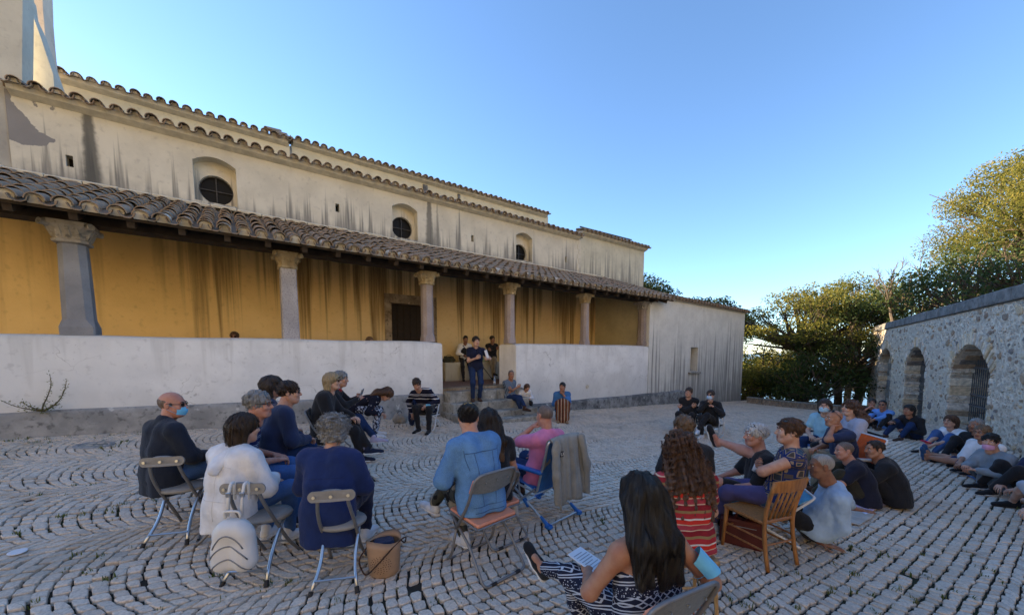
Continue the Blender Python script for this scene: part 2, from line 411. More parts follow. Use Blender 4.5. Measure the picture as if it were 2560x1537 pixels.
M_ANNEX = plaster('annex_plaster', (.67, .67, .63), (.12, .12, .12), 1, -1.2, 4.4, .8, freq=2.8, thr=.445, zf=.07, slope=.34)
def ochre_warm(b, c, x, y, z, mot):
    c = b.mix(b.mr(x, 1.0, 9.5), (.97, .67, .27), (.84, .62, .33)); c = b.mix(b.ma('MULTIPLY', b.mr(z, 1.0, 3.2, 1., 0.), b.mr(x, 1, 8)), c, (.72, .58, .33))
    return b.mix(b.mr(mot, .3, .7, 0, .2), c, (.62, .38, .12))
M_OCHRE = plaster('ochre_plaster', (.7, .4, .1), (.13, .07, .022), -1, 1.0, 3.7, .84, warm=ochre_warm, freq=1.9, thr=.53, dirt=(.4, .26, .1), zf=.03, slope=.20)
def whitewall(b, c, x, y, z, mot):
    c = b.mix(b.ma('MULTIPLY', b.mr(b.ma('ADD', z, b.ma('MULTIPLY', mot, .5)), .75, 1.35, 1., 0.), .35), c, (.46, .45, .42))
    v = b.co(); wv = b.n('ShaderNodeVectorMath', (v, b.sc(b.n('ShaderNodeTexNoise', (v, None, 3., 3.), out=1), (.5, .5, .5))), operation='ADD')
    cr = b.vor(b.sc(wv, (1., 1., 1.3)), .9, 'Distance', 'DISTANCE_TO_EDGE'); c = b.mix(b.ma('MULTIPLY', b.mr(cr, .002, .007, 1., 0.), b.mr(b.noise(v, .8, 2), .52, .62, 0., .55)), c, (.30, .29, .27))
    c = b.mix(b.mr(b.noise(v, .55, 2, .4), .55, .60, 0., .14), c, (.64, .66, .68)); c = b.mix(b.mr(b.noise(b.sc(v, (1., 1., 1.)), 30, 3), .70, .74, 0., .5), c, (.42, .40, .36))
    c = b.mix(b.ma('MULTIPLY', b.mr(b.ma('ADD', z, b.ma('MULTIPLY', mot, .16)), 1.86, 1.95), .5), c, (.50, .49, .46))
    return b.mix(b.ma('MULTIPLY', b.mr(x, -1, 3.0, 1., 0.), b.mr(mot, .4, .6, .1, .36)), c, (.55, .54, .50))
M_WHITE = plaster('white_wall_paint', (.77, .77, .75), (.46, .45, .42), -1, .4, 1.9, .35, warm=whitewall, freq=2.2, thr=.55, zf=.08)
def cementm(name, base, dark):
    b = NB(name); v = b.co(); x, y, z = b.sep(v); f = b.noise(v, 2.4, 6, .65); g = b.noise(v, 11, 5, .6)
    c = b.mix(b.mr(f, .35, .66), dark, base); c = b.mix(b.mr(g, .52, .72), c, tuple(q*.55 for q in dark)); c = b.mix(b.mr(b.noise(v, 5, 3), .66, .72, 0, .7), c, tuple(min(1, q*1.7) for q in base))
    return b.fin(c, .92, b.bump(b.ma('ADD', f, b.ma('MULTIPLY', g, .5)), .5, .03), spec=.2)
M_CEM = cementm('grey_cement_render', (.37, .37, .365), (.24, .245, .245))
M_CEMD = cementm('dark_cement_render', (.30, .31, .31), (.11, .115, .12))
M_STEP = cementm('lichened_stone_step', (.40, .39, .35), (.19, .185, .165))
M_INT = plain('dark_interior', (.012, .011, .01), .9, .2)
M_WOOD = plain('old_dark_beam', (.045, .032, .022), .85, .35, 6, .4, 30)
M_PLANK = plain('porch_ceiling_plank', (.06, .043, .028), .85, .35, 5, .4, 25)
M_DOORW = plain('dark_door_wood', (.022, .013, .008), .7, .3)
M_IRON = plain('weathered_iron', (.06, .06, .062), .55, .3, 20, .2, metal=.6)
M_MORT = plain('tile_bed_mortar', (.60, .56, .46), .95, .18, 6, .5, 30, bd=.01)

YB = 2.8                                          # porch depth; local y runs into the building
def circ(cx, cz, r, n=20, a0=0, a1=2*PI): return [(cx+r*math.cos(a0+(a1-a0)*i/n), cz+r*math.sin(a0+(a1-a0)*i/n)) for i in range(n+(0 if abs(a1-a0-2*PI) < 1e-6 else 1))]
WIN = [(2.62, 5.52), (7.22, 5.52), (11.92, 5.47)]
def niche(cx):
    a, w = .06, .40; top = []
    for i in range(11): t = -1+2*i/10; top.append((cx+w*t, 6.02+.15*(1-t*t)))
    return [(cx-w, 5.13), (cx+w, 5.13)]+top[::-1]
# aisle wall with niches and putlog holes
slots = [(.32, 5.42), (5.28, 5.62), (9.62, 5.56), (14.15, 5.5)]
holes = [niche(c) for c, _ in WIN]+[[(s-.05, z-.11), (s+.05, z-.11), (s+.05, z+.11), (s-.05, z+.11)] for s, z in slots]
m = MB(); m.plate([(-.42, 4.9), (15.05, 4.9), (15.05, 6.5), (-.42, 6.5)], holes, YB, YB+.28); m.build('aisle_wall', M_AISLE, CH)
m = MB(); m.plate([(-.6, 4.8), (15.0, 4.8), (15.0, 6.45), (-.6, 6.45)], [circ(c, z, .335, 28) for c, z in WIN], YB+.281, YB+.40); m.build('niche_back_wall', M_AISLE, CH)
for s, z in slots: m = MB(); m.box(s-.08, s+.08, YB+.2, YB+.279, z-.14, z+.14); m.build('putlog_hole', M_INT, CH)
M_PANE = NB('dark_glass').fin((.010, .011, .013), .45, spec=.12)
for c, z in WIN:
    w = MB(); w.prism(circ(c, z, .37, 24), YB+.402, YB+.42); w = w.build('window', M_PANE, CH)
    fr = MB(); fr.box(c-.012, c+.012, YB+.36, YB+.39, z-.34, z+.34); fr.box(c-.34, c+.34, YB+.365, YB+.395, z-.012, z+.012)
    fr.tube([(p[0], YB+.375, p[1]) for p in circ(c, z, .325, 28)], .014, 6, closed=True); fr.build('window_bars', M_IRON, w)
# porch back wall with its doorway
DR = (6.72, 8.02, .66, 3.12)
m = MB(); m.plate([(-1.1, .4), (16.05, .4), (16.05, 4.86), (-1.1, 4.86)], [[(6.5, .45), (8.22, .45), (8.22, 3.40), (6.5, 3.40)]], YB-.005, YB+.3); m.build('porch_wall', M_OCHRE, CH)
M_FRAME = cementm('door_stone', (.42, .34, .25), (.20, .15, .10))
fr = MB()
zb = .66
for a, b_ in ((.66, 1.45), (1.455, 2.2), (2.205, 3.115)): fr.box(6.5, 6.715, YB-.03, YB+.3, a, b_, bev=.012); fr.box(8.025, 8.22, YB-.03, YB+.3, a, b_, bev=.012)
fr.box(6.5, 8.22, YB-.035, YB+.3, 3.12, 3.40, bev=.012)
dfr = fr.build('door_frame', M_FRAME, CH)
d = MB(); d.box(6.72, 8.02, YB+.2, YB+.26, .66, 3.12)
for i in range(6): d.box(6.74+i*.213, 6.74+i*.213+.2, YB+.185, YB+.2, .7, 3.08, bev=.006)
d.build('door', M_DOORW, CH)
# porch end wall, floor, bench
M_END = plaster('porch_end_plaster', (.56, .50, .33), (.28, .22, .12), -1, 1, 4, .2, freq=2, thr=.62)
m = MB(); m.prism([(.3, .4), (YB+.2, .4), (YB+.2, 4.78), (.3, 3.82)], 16.055, 16.35, ax='x'); m.build('porch_end_wall', M_END, CH)
def floortile():
    b = NB('porch_brick_floor'); v = b.co(); br = b.t.nodes.new('ShaderNodeTexBrick'); b.l(v, br.inputs[0]); br.inputs['Scale'].default_value = 4
    for k, c in (('Color1', (.26, .14, .10)), ('Color2', (.34, .20, .15)), ('Mortar', (.20, .16, .14))): br.inputs[k].default_value = c+(1,)
    return b.fin(b.mix(b.mr(b.noise(v, 4, 4), .4, .7, 0, .5), br.outputs[0], (.14, .10, .085)), .8, b.bump(br.outputs[1], -.3, .01))
m = MB(); m.box(-1.3, 16.1, .36, YB, .3, .655); m.build('porch_floor', floortile(), CH)
m = MB(); m.box(7.05, 9.4, .02, .40, .45, .662, bev=.015); m.build('porch_sill', M_FRAME, CH)
M_BENCH = plaster('bench_plaster', (.52, .49, .38), (.3, .28, .2), 1, .6, 1.3, .2)
for a, b_ in ((8.28, 10.9), (11.6, 15.2), (-.9, 5.9)):
    m = MB(); m.box(a, b_, YB-.47, YB-.02, .6, 1.27, bev=.02); m.build('masonry_bench', M_BENCH, CH)
# parapet with rounded top, plinths
def parapet(name, x0, x1, splay=0):
    prof = [(0, -1.2), (0, 1.80), (.02, 1.845), (.06, 1.868), (.12, 1.874), (.38, 1.874), (.44, 1.862), (.475, 1.83), (.48, 1.78), (.48, -1.2)]
    m = MB(); n = len(prof); V = []; st = 22; rng = random.Random(5)
    for i in range(st+1):
        t = i/st; e = min(t, 1-t)*(x1-x0); 
        for (y, z) in prof:
            xx = x0+(x1-x0)*t
            if splay and i == 0: xx += -splay*(y/.48)
            r = max(0, .07-e)*.9 if z > 1.7 else 0
            V.append((xx, y+(.01*math.sin(xx*1.7)+.006*math.sin(xx*4.1) if y < .3 else 0), z-r*(.5 if z > 1.7 else 0)+(.008*math.sin(xx*2.3) if z > 1.7 else 0)))
    F = [(i*n+j, (i+1)*n+j, (i+1)*n+(j+1) % n, i*n+(j+1) % n) for i in range(st) for j in range(n)]+[tuple(range(n)), tuple(range(st*n+n-1, st*n-1, -1))]
    m.add(V, F); o = m.build(name, M_WHITE, CH); smooth_by_angle(o, 40); return o
parapet('parapet_wall', -1.3, 7.05); parapet('parapet_wall', 9.42, 16.05, .27)
def plinth(name, pts, th, mat, round_=.03):       # pts: (s, ztop)
    m = MB(); V = []; 
    for s, zt in pts:
        for y, z in ((-.0, zt+.012), (-th*.5, zt+.008), (-th*.9, zt-round_), (-th, zt-.09), (-th-.02, zt-.35), (-th-.025, -1.6), (.02, -1.6)): V.append((s, y, z))
    n = 7; F = [(i*n+j, i*n+(j+1) % n, (i+1)*n+(j+1) % n, (i+1)*n+j) for i in range(len(pts)-1) for j in range(n)]+[tuple(range(n)), tuple(range(len(pts)*n-1, len(pts)*n-n-1, -1))]
    m.add(V, F); o = m.build(name, mat, CH); smooth_by_angle(o, 50); return o
rr = random.Random(2)
plinth('plinth', [(-1.4+i*.5, .72-.026*(-1.4+i*.5)+rr.uniform(-.012, .012)) for i in range(17)]+[(7.04, .53)], .07, M_CEM)
plinth('plinth', [(9.45+i*.4, .03-.012*i*.4+rr.uniform(-.012, .012)) for i in range(22)]+[(18.4, -.05), (18.8, -.12), (19.0, -.35)], .13, M_CEMD)
# steps
for k, (x0, x1, n0, n1, zt, zb_) in enumerate([(7.06, 9.42, 0, .36, .60, .2), (7.0, 9.40, .0, .66, .335, -.1), (6.95, 9.46, .0, .96, .10, -.4), (6.9, 9.62, .0, 1.28, -.055, -.5)]):
    m = MB(); rng = random.Random(k); xs_ = [x0+(x1-x0)*i/3 for i in range(4)]
    cuts = [x0, x0+(x1-x0)*rng.uniform(.4, .65), x1]
    for a, b_ in zip(cuts, cuts[1:]): m.box(a+.003, b_-.003, -n1, -n0+.001*k, zb_, zt+rng.uniform(-.006, .006), bev=.022)
    m.build('stone_step', M_STEP, CH)
# ---- columns
M_BAS = NB('grey_basalt'); _v = M_BAS.co(); _f = M_BAS.noise(_v, 3, 5); _g = M_BAS.vor(_v, 26); M_BAS = M_BAS.fin(M_BAS.mix(M_BAS.mr(_g, .05, .16, .55, 0.), M_BAS.ramp(_f, [(.3, (.20, .205, .22)), (.7, (.30, .305, .32))]), (.10, .10, .11)), .9, M_BAS.bump(_g, .3, .01), spec=.2)
def granite(name, c, dk):
    b = NB(name); v = b.co(); g = b.noise(v, 42, 4, .8); h = b.noise(v, 2.5, 4)
    return b.fin(b.mix(b.mr(g, .5, .62), b.mix(b.mr(h, .35, .65), c, tuple(q*.8 for q in c)), dk), .88, b.bump(g, .6, .012), spec=.25)
M_GRAN = granite('speckled_granite', (.48, .46, .47), (.23, .22, .235)); M_PINK = granite('pink_trachyte', (.43, .37, .36), (.30, .26, .26)); M_RED = granite('rusty_trachyte', (.36, .30, .27), (.17, .13, .11))
M_CAP = cementm('carved_sandstone', (.56, .46, .29), (.33, .25, .14)); M_CAPG = cementm('grey_capital_stone', (.42, .38, .32), (.24, .22, .19))
def octo(m, cx, cy, prof, ch=.3):
    V = []; 
    for w, z, c in prof:
        k = w*c
        for px, py in ((-w+k, -w), (w-k, -w), (w, -w+k), (w, w-k), (w-k, w), (-w+k, w), (-w, w-k), (-w, -w+k)): V.append((cx+px, cy+py, z))
    F = [(i*8+j, i*8+(j+1) % 8, (i+1)*8+(j+1) % 8, (i+1)*8+j) for i in range(len(prof)-1) for j in range(8)]+[tuple(range(8)), tuple(range(len(prof)*8-1, len(prof)*8-9, -1))]
    m.add(V, F)
COLS = [(.84, .172, M_BAS, M_CAPG, 'b'), (3.75, .150, M_GRAN, M_CAP, 's'), (6.77, .145, M_PINK, M_CAP, 'o'), (9.36, .14, M_PINK, M_CAP, 'o'), (12.58, .14, M_PINK, M_CAP, 'o'), (15.9, .15, M_RED, M_CAPG, 'o')]
for s, w, ms, mc, kd in COLS:
    cy = .24; m = MB()
    if kd == 'b': octo(m, s, cy, [(w*1.12, 1.87, .1), (w*1.12, 2.0, .1), (w*.98, 2.12, .42), (w*.94, 2.7, .45), (w*.88, 3.30, .5)])
    elif kd == 's': octo(m, s, cy, [(w, 1.872, .12), (w*.97, 2.5, .12), (w*.93, 3.29, .12)])
    else: octo(m, s, cy, [(w*1.04, 1.872, .2), (w*1.03, 1.98, .25), (w, 2.06, .5), (w*.96, 2.6, .5), (w*.92, 3.29, .5)])
    c = m.build('column', ms, CH)
    cp = MB(); e = w*1.02
    octo(cp, s, cy, [(e, 3.285, .4), (e*1.12, 3.30, .35), (e*1.12, 3.335, .35), (e*1.02, 3.35, .4), (e*1.10, 3.42, .45), (e*1.35, 3.50, .38), (e*1.52, 3.535, .3), (e*1.52, 3.60, .28)])
    for ang in range(4):                          # carved leaves and corner scrolls
        R_ = Matrix.Translation((s, cy, 0)) @ Matrix.Rotation(ang*PI/2, 4, 'Z')
        for dx in (-.55, 0, .55):
            pr = [(R_ @ Vector((dx*e+u*.16*e, -e*(1.02+bul), z))) for u, bul, z in ((-1, .06, 3.36), (1, .06, 3.36), (1.1, .20, 3.44), (.6, .46, 3.52), (-.6, .46, 3.52), (-1.1, .20, 3.44))]
            back = [(R_ @ Vector((dx*e+u*.16*e, -e*.9, z))) for u, z in ((-1, 3.36), (1, 3.36), (1.1, 3.44), (.6, 3.52), (-.6, 3.52), (-1.1, 3.44))]
            cp.add([tuple(q) for q in pr+back], [tuple(range(6))]+[(i, (i+1) % 6, 6+(i+1) % 6, 6+i) for i in range(6)])
        q = R_ @ Vector((e*1.32, -e*1.32, 3.50)); a = R_.to_3x3() @ Vector((1, -1, 0)).normalized()
        cp.tube([q-a*.05+Vector((0, 0, .03)), q+a*.05+Vector((0, 0, .045))], [.035, .05], 8)
    cp.build('capital', mc, c)
# ---- porch roof
EZ, EN, TZ = 3.67, .46, 4.93                        # eave height, eave overhang, height at the wall
SL = math.atan2(TZ-EZ, YB+EN); SLEN = math.hypot(TZ-EZ, YB+EN)
m = MB(); m.box(-1.5, 16.6, .08, .40, 3.602, 3.76); m.build('eave_beam', M_WOOD, CH)
def slope_pt(s, t, up=0): return (s, -EN+t*math.cos(SL)-up*math.sin(SL), EZ+t*math.sin(SL)+up*math.cos(SL))
m = MB(); 
V = [slope_pt(-1.5, .02, -.05), slope_pt(17.0, .02, -.05), slope_pt(17.0, SLEN, -.05), slope_pt(-1.5, SLEN, -.05), slope_pt(-1.5, .02, -.01), slope_pt(17.0, .02, -.01), slope_pt(17.0, SLEN, -.01), slope_pt(-1.5, SLEN, -.01)]
m.add(V, [(0, 3, 2, 1), (4, 5, 6, 7), (0, 1, 5, 4), (2, 3, 7, 6), (0, 4, 7, 3), (1, 2, 6, 5)]); m.build('porch_roof_boarding', M_PLANK, CH)
rm = MB(); rm.box(-.045, .045, 0, SLEN-.1, -.16, -.055); rmesh = None
for i in range(31):
    s = -1.4+i*.6
    if rmesh is None: o = rm.build('rafter', M_WOOD, CH); rmesh = o.data
    else: o = obj('rafter', rmesh, CH)
    p = slope_pt(s, .06); o.location = p; o.rotation_euler = (SL, 0, 0)
def tilemat():
    b = NB('weathered_roof_tile'); v = b.co(); r = b.n('ShaderNodeObjectInfo', out='Random'); t = b.n('ShaderNodeAttribute', out='Fac', attribute_name='tint'); r = b.ma('FRACT', b.ma('ADD', r, t))
    c = b.ramp(r, [(0, (.22, .17, .125)), (.25, (.30, .225, .165)), (.5, (.37, .265, .185)), (.75, (.27, .22, .17)), (1, (.36, .24, .155))])
    f = b.noise(v, 9, 5, .65); g = b.noise(v, 34, 4, .7)
    c = b.mix(b.mr(f, .48, .62), c, (.25, .23, .18)); c = b.mix(b.mr(g, .57, .68), c, (.46, .43, .35)); c = b.mix(b.mr(b.noise(v, 3, 4), .62, .72, 0, .6), c, (.09, .10, .05))
    return b.fin(c, .95, b.bump(b.ma('ADD', f, g), .6, .015), spec=.15)
M_TILE = tilemat()
def tile_geo(L=.46, r0=.105, r1=.088, th=.013, seg=7, rng=None, flip=False):
    V = []; n = seg+1
    for (y, r) in ((0, r0), (L, r1)):
        for rad in (r, r-th):
            for i in range(n):
                a = PI*i/seg; V.append((rad*math.cos(a), y, (rad*math.sin(a)*.92)*(-1 if flip else 1)))
    def id_(e, k, i): return (e*2+k)*n+i
    F = []
    for i in range(seg):
        F += [(id_(0, 0, i), id_(0, 0, i+1), id_(1, 0, i+1), id_(1, 0, i)), (id_(0, 1, i), id_(1, 1, i), id_(1, 1, i+1), id_(0, 1, i+1)), (id_(0, 0, i), id_(0, 1, i), id_(0, 1, i+1), id_(0, 0, i+1)), (id_(1, 0, i), id_(1, 0, i+1), id_(1, 1, i+1), id_(1, 1, i))]
    for i in (0, seg): F.append((id_(0, 0, i), id_(1, 0, i), id_(1, 1, i), id_(0, 1, i)))
    return V, F
def tile_mesh(name, **k):
    V, F = tile_geo(**k); me = mesh(name, V, F, M_TILE); me.polygons.foreach_set('use_smooth', np.ones(len(F), bool)); me.set_sharp_from_angle(angle=math.radians(40)); me.attributes.new('tint', 'FLOAT', 'FACE'); return me
TILES = [tile_mesh('roof_tile', L=.45+.02*i, r0=.100+.004*i) for i in range(4)]
PIT = .262; EXPO = .345; ncol = 69; nrow = int(SLEN/EXPO)
rng = random.Random(11); spots = []
for c in range(ncol):
    s = -1.15+c*PIT+rng.uniform(-.012, .012)
    for r in range(nrow): spots.append((s+rng.uniform(-.016, .016), r*EXPO+rng.uniform(-.02, .02)-.05, rng.uniform(-.05, .05), rng.uniform(-.02, .02), .055+rng.uniform(-.008, .012)))
def spot_mat(s, t, rz, rx, up): return Matrix.Translation(slope_pt(s, t, up)) @ Euler((SL-.045+rx, 0, 0)).to_matrix().to_4x4() @ Matrix.Rotation(rz, 4, 'Z')
spots.sort(key=lambda q: q[0]*1.0+abs(q[1])*.15)
near_s = [q for q in spots if q[0] > -.9][:298]; ids = set(map(id, near_s))
for i, q in enumerate(near_s):
    o = obj('roof_tile', TILES[i % 4], CH); o.matrix_local = spot_mat(*q)
far = MB(); tv, tf = tile_geo(seg=5)
T_ = []
for q in spots:
    if id(q) in ids: continue
    M4 = spot_mat(*q); far.add([M4 @ Vector(v) for v in tv], tf); T_ += [rng.random()]*len(tf)
def finish_tiles(mb, tints, name, par, **k):
    me = mesh(name, mb.V, mb.F, M_TILE, True, attr=tints); me.set_sharp_from_angle(angle=math.radians(40)); return obj(name, me, par, **k)
finish_tiles(far, T_, 'far_roof_tiles', CH, kind='stuff')
chn = MB(); T_ = []; cv, cf = tile_geo(L=SLEN/4+.06, r0=.098, r1=.082, flip=True, seg=5)
plug = MB()
for c in range(ncol+1):
    s = -1.15+(c-.5)*PIT
    for r in range(4):
        M4 = Matrix.Translation(slope_pt(s+rng.uniform(-.01, .01), r*SLEN/4-.07+rng.uniform(-.02, .02), .085+.004*r)) @ Euler((SL-.01, 0, 0)).to_matrix().to_4x4(); chn.add([M4 @ Vector(v) for v in cv], cf); T_ += [rng.random()]*len(cf)
    if c < ncol:                                   # mortar packed under the lowest cover tile
        s2 = -1.15+c*PIT; R_ = .088; pr = [(R_*math.cos(PI*i/8), R_*math.sin(PI*i/8)*.9) for i in range(9)]+[(-.075, -.06), (.075, -.06)]
        M4 = Matrix.Translation(slope_pt(s2, .0, .055)) @ Euler((SL-.04, 0, 0)).to_matrix().to_4x4(); n = len(pr); j = rng.uniform(-.015, .03)
        V = [M4 @ Vector((p[0], j+.01*math.sin(i*2.1+c), p[1])) for i, p in enumerate(pr)]+[M4 @ Vector((p[0], .2, p[1])) for p in pr]
        plug.add([tuple(v) for v in V], [tuple(range(n))]+[(i, (i+1) % n, n+(i+1) % n, n+i) for i in range(n)])
finish_tiles(chn, T_, 'channel_tiles', CH, kind='stuff')
plug.build('tile_mortar', M_MORT, CH, kind='stuff')
fl = None
for i in range(36):                                # pale edging where roof meets wall
    s = -1.0+i*.5
    if s > 16.8: break
    if fl is None:
        m = MB(); m.box(0, .488, -.15, .0, -.03, .035, bev=.01); fl = m.build('roof_edging', M_MORT, CH); fo = fl
    else: fo = obj('roof_edging', fl.data, CH)
    fo.location = (s, YB-.002, TZ+.12+rng.uniform(-.012, .012)); fo.rotation_euler = (.35, rng.uniform(-.012, .012), 0)
# upper eaves: each cover tile end its own part
def eave_row(s0, s1, y, z, pit=.262, name='eave_tile', depth=.0, lab=None, zs=0.):
    n = int((s1-s0)/pit); cor = MB(); T = TILES[0]
    for i in range(n):
        s = s0+(i+.5)*pit; zz = z+zs*(s-s0)
        o = obj(name, TILES[i % 4], CH); o.location = (s+rng.uniform(-.01, .01), y-.30+rng.uniform(-.025, .025), zz+.02); o.rotation_euler = (.24+rng.uniform(-.03, .03), 0, rng.uniform(-.05, .05))
    ch = MB(); TT = []
    v_, f_ = tile_geo(L=.5, r0=.098, r1=.088, flip=True, seg=5)
    for i in range(n+1):
        M4 = Matrix.Translation((s0+i*pit, y-.33, z+.06+zs*i*pit)) @ Euler((.22, 0, 0)).to_matrix().to_4x4(); ch.add([M4 @ Vector(v) for v in v_], f_); TT += [rng.random()]*len(f_)
    finish_tiles(ch, TT, 'eave_channel_tiles', CH, kind='stuff')
    pg = MB()
    for i in range(n):
        pr = [(.086*math.cos(PI*k/6), .086*math.sin(PI*k/6)*.9) for k in range(7)]; c0 = (s0+(i+.5)*pit, z+.02+zs*((i+.5)*pit)); j = rng.uniform(-.26, -.20); pg.add([(c0[0]+p[0], y+j, c0[1]+.01+p[1]) for p in pr]+[(c0[0]+p[0], y-.05, c0[1]+.05+p[1]) for p in pr], [tuple(range(7))]+[(k, k+1, 8+k, 7+k) for k in range(6)])
    pg.build('tile_plugs', M_MORT, CH, kind='stuff')
    m = MB()                                       # scalloped mortar bed
    V = []; N_ = n*6
    for i in range(N_+1):
        s = s0+i*pit/6; w = .028*(1-math.cos(2*PI*i/6))/2; zz = z+zs*(s-s0)
        V += [(s, y-.20, zz+.01+w*1.2), (s, y-.16, zz-.06), (s, y+.0, zz-.12), (s, y+.3, zz+.16)]
    m.add(V, [(i*4+j, (i+1)*4+j, (i+1)*4+(j+1) % 4, i*4+(j+1) % 4) for i in range(N_) for j in range(4)]+[(0, 1, 2, 3), (N_*4+3, N_*4+2, N_*4+1, N_*4)])
    m.build('eave_mortar', M_MORT, CH)
eave_row(-.35, 15.05, YB+.0, 6.52)
m = MB(); m.prism([(YB-.1, 6.56), (6.2, 7.6), (6.2, 7.5), (YB-.1, 6.5)], -.4, 15.05, ax='x'); m.build('aisle_roof', M_TILE, CH)
NY = 6.0
zn = 8.48
m = MB(); m.plate([(-1.1, 6.4), (4.55, 6.4), (4.55, 8.48), (-1.1, 8.48)], [], NY, NY+.4); m.plate([(4.62, 6.4), (16.1, 6.4), (16.1, 8.6), (4.62, 8.6)], [], NY+.12, NY+.5); m.build('nave_wall', M_NAVE, CH)
eave_row(-1.0, 4.62, NY, 8.47); eave_row(4.66, 16.1, NY+.12, 8.60)
m = MB(); m.prism([(NY+.45, 8.55), (NY+3.4, 9.6), (NY+6.8, 8.4), (NY+6.8, 6), (NY+.55, 6)], -1.1, 16.05, ax='x'); m.build('nave_roof', M_TILE, CH)
m = MB(); zp = 8.55
for i in range(5): 
    V, F = tile_geo(L=.5); M4 = Matrix.Translation((3.9+i*.17, NY-.05+.05*i, zn+.2-.03*i)) @ Euler((.3, 0, -1.1)).to_matrix().to_4x4(); m.add([M4 @ Vector(v) for v in V], F)
m.build('hip_tiles', M_TILE, CH)
for s, w in ((4.585, .035), (9.35, .10), (10.9, .06)): m = MB(); m.box(s-w, s+w, NY+.08, NY+.14, 7.0, 8.44); m.build('stain_gap_strip', M_CEMD, CH)  # dark strips for the stained joint and the dark gaps in the nave wall
# presbytery block at the east end, quoins at the joint
m = MB(); m.box(15.055, 19.7, YB+.03, YB+8, 4.0, 6.80); m.box(12.9, 15.05, YB+1.5, YB+7, 6.0, 7.05); m.build('presbytery_wall', M_APSE, CH)
eave_row(15.0, 19.78, YB+.02, 6.80); eave_row(12.85, 15.05, YB+1.5, 7.10)
m = MB(); m.prism([(YB+.0, 6.82), (YB+4.5, 8.0), (YB+8.2, 6.9)], 15.0, 19.75, ax='x'); m.build('presbytery_roof', M_TILE, CH)
m = MB()
for i in range(7):
    w = .22 if i % 2 else .14; m = MB(); m.box(15.05-w, 15.05, YB-.012, YB+.1, 5.02+i*.205, 5.02+i*.205+.195, bev=.008); m.build('quoin', M_AISLE, CH)
m = MB(); m.tube([(15.6, YB+.6, 7.28), (19.0, YB+.3, 7.22)], .03, 6); m.build('roof_pipe', M_IRON, CH)
# annex
holes = [[(19.28, .74), (19.93, .74), (19.93, 1.84), (19.28, 1.84)]]
m = MB(); m.plate([(16.052, -1.8), (24.7, -1.8), (24.7, 3.72), (17.45, 3.86), (16.052, 3.55)], holes, .0, .45); m.build('annex_wall', M_ANNEX, CH)
m = MB(); m.box(24.3, 24.69, .46, 6, -2, 3.7); m.build('annex_end_wall', M_ANNEX, CH)
m = MB(); m.box(19.2, 20.0, .452, .5, .6, 2.0); aw = m.build('annex_window', M_INT, CH)
m = MB(); m.box(19.12, 20.1, -.1, .2, .64, .715, bev=.01); m.build('window_sill', M_STEP, aw)
eave_row(17.2, 24.85, .12, 3.86, zs=-.018)
m = MB(); V = [(16.4, -.1, 3.88), (24.85, -.1, 3.76), (24.85, YB+2, 4.62), (16.4, YB+.0, 5.1), (16.4, -.1, 3.8), (24.85, -.1, 3.68), (24.85, YB+2, 4.5), (16.4, YB+.0, 5.0)]
m.add(V, [(0, 1, 2, 3), (7, 6, 5, 4), (0, 4, 5, 1), (2, 6, 7, 3), (1, 5, 6, 2), (0, 3, 7, 4)]); m.build('annex_roof', M_TILE, CH)
ar = MB(); T_ = []
for c in range(29):
    s = 17.0+c*.272
    for r in range(6):
        t = r*.42; k = (24.85-s)/8.4; sl = math.atan2((5.05-3.9)*k+(4.6-3.78)*(1-k), YB+.1+2*(1-k))
        M4 = Matrix.Translation((s, -.12+t*math.cos(sl), 3.87+(-.014*(s-17))+t*math.sin(sl)+.02)) @ Euler((sl-.03, 0, rng.uniform(-.05, .05))).to_matrix().to_4x4(); ar.add([M4 @ Vector(v) for v in tv], tf); T_ += [rng.random()]*len(tf)
finish_tiles(ar, T_, 'annex_roof_tiles', CH, kind='stuff')
# west front rising above the aisle
def fpoly(px, n): return [fac(x, y, n) for x, y in px]
def front_patch(b, c, x, y, z, mot, m2):
    d = b.ma('ADD', b.mr(x, -1.4, -.6, 1., 0.), b.ma('MULTIPLY', b.ma('SUBTRACT', b.noise(v_obj(b), 2.2, 5, .55), .5), 1.6)); zz = b.mr(z, 6.8, 8., 1., .2)
    return b.mix(b.mr(b.ma('MULTIPLY', d, zz), .50, .53), c, b.mix(mot, (.20, .195, .195), (.30, .29, .285)))
def v_obj(b): return b.co()
M_FRONT = plaster('front_plaster', (.57, .55, .47), (.35, .37, .33), 1, 6, 10, .3, patch=front_patch, freq=3)
m = MB(); q = fpoly([(60, 640), (60, 172), (62, -60), (-260, -160), (-420, 700)], -YB-.1); m.prism(q, YB+.02, YB+.5); m.box(-5.2, -.45, YB+.03, YB+.55, -1, 7.2); m.build('west_front_wall', M_FRONT, CH)
q = fpoly([(58, 260), (136, 230), (133, 186), (117, 140), (104, 100), (84, 45), (64, 2), (58, -40)], -3.6); m = MB(); m.prism(q, 3.6, 4.2); m.build('west_gable_wall', M_FRONT, CH)
M_PEACH = plaster('peach_plaster', (.70, .58, .46), (.55, .42, .33), 1, 6, 12, .2)
q = fpoly([(60, 200), (140, 200), (136, 192), (118, 140), (112, 80), (107, 20), (104, -60), (60, -60)], -4.6); m = MB(); m.prism(q, 4.6, 5.2); m.build('bell_gable', M_PEACH, CH)
a = fac(145, 205, -6); b_ = fac(130, 148, -6); m = MB(); m.tube([(a[0], 6, a[1]-.4), (b_[0], 6, b_[1])], .05, 8); m.box(a[0]-.3, a[0]+.12, 5.97, 6.03, a[1]+.1, a[1]+.13); m.build('roof_pole', M_IRON, CH)
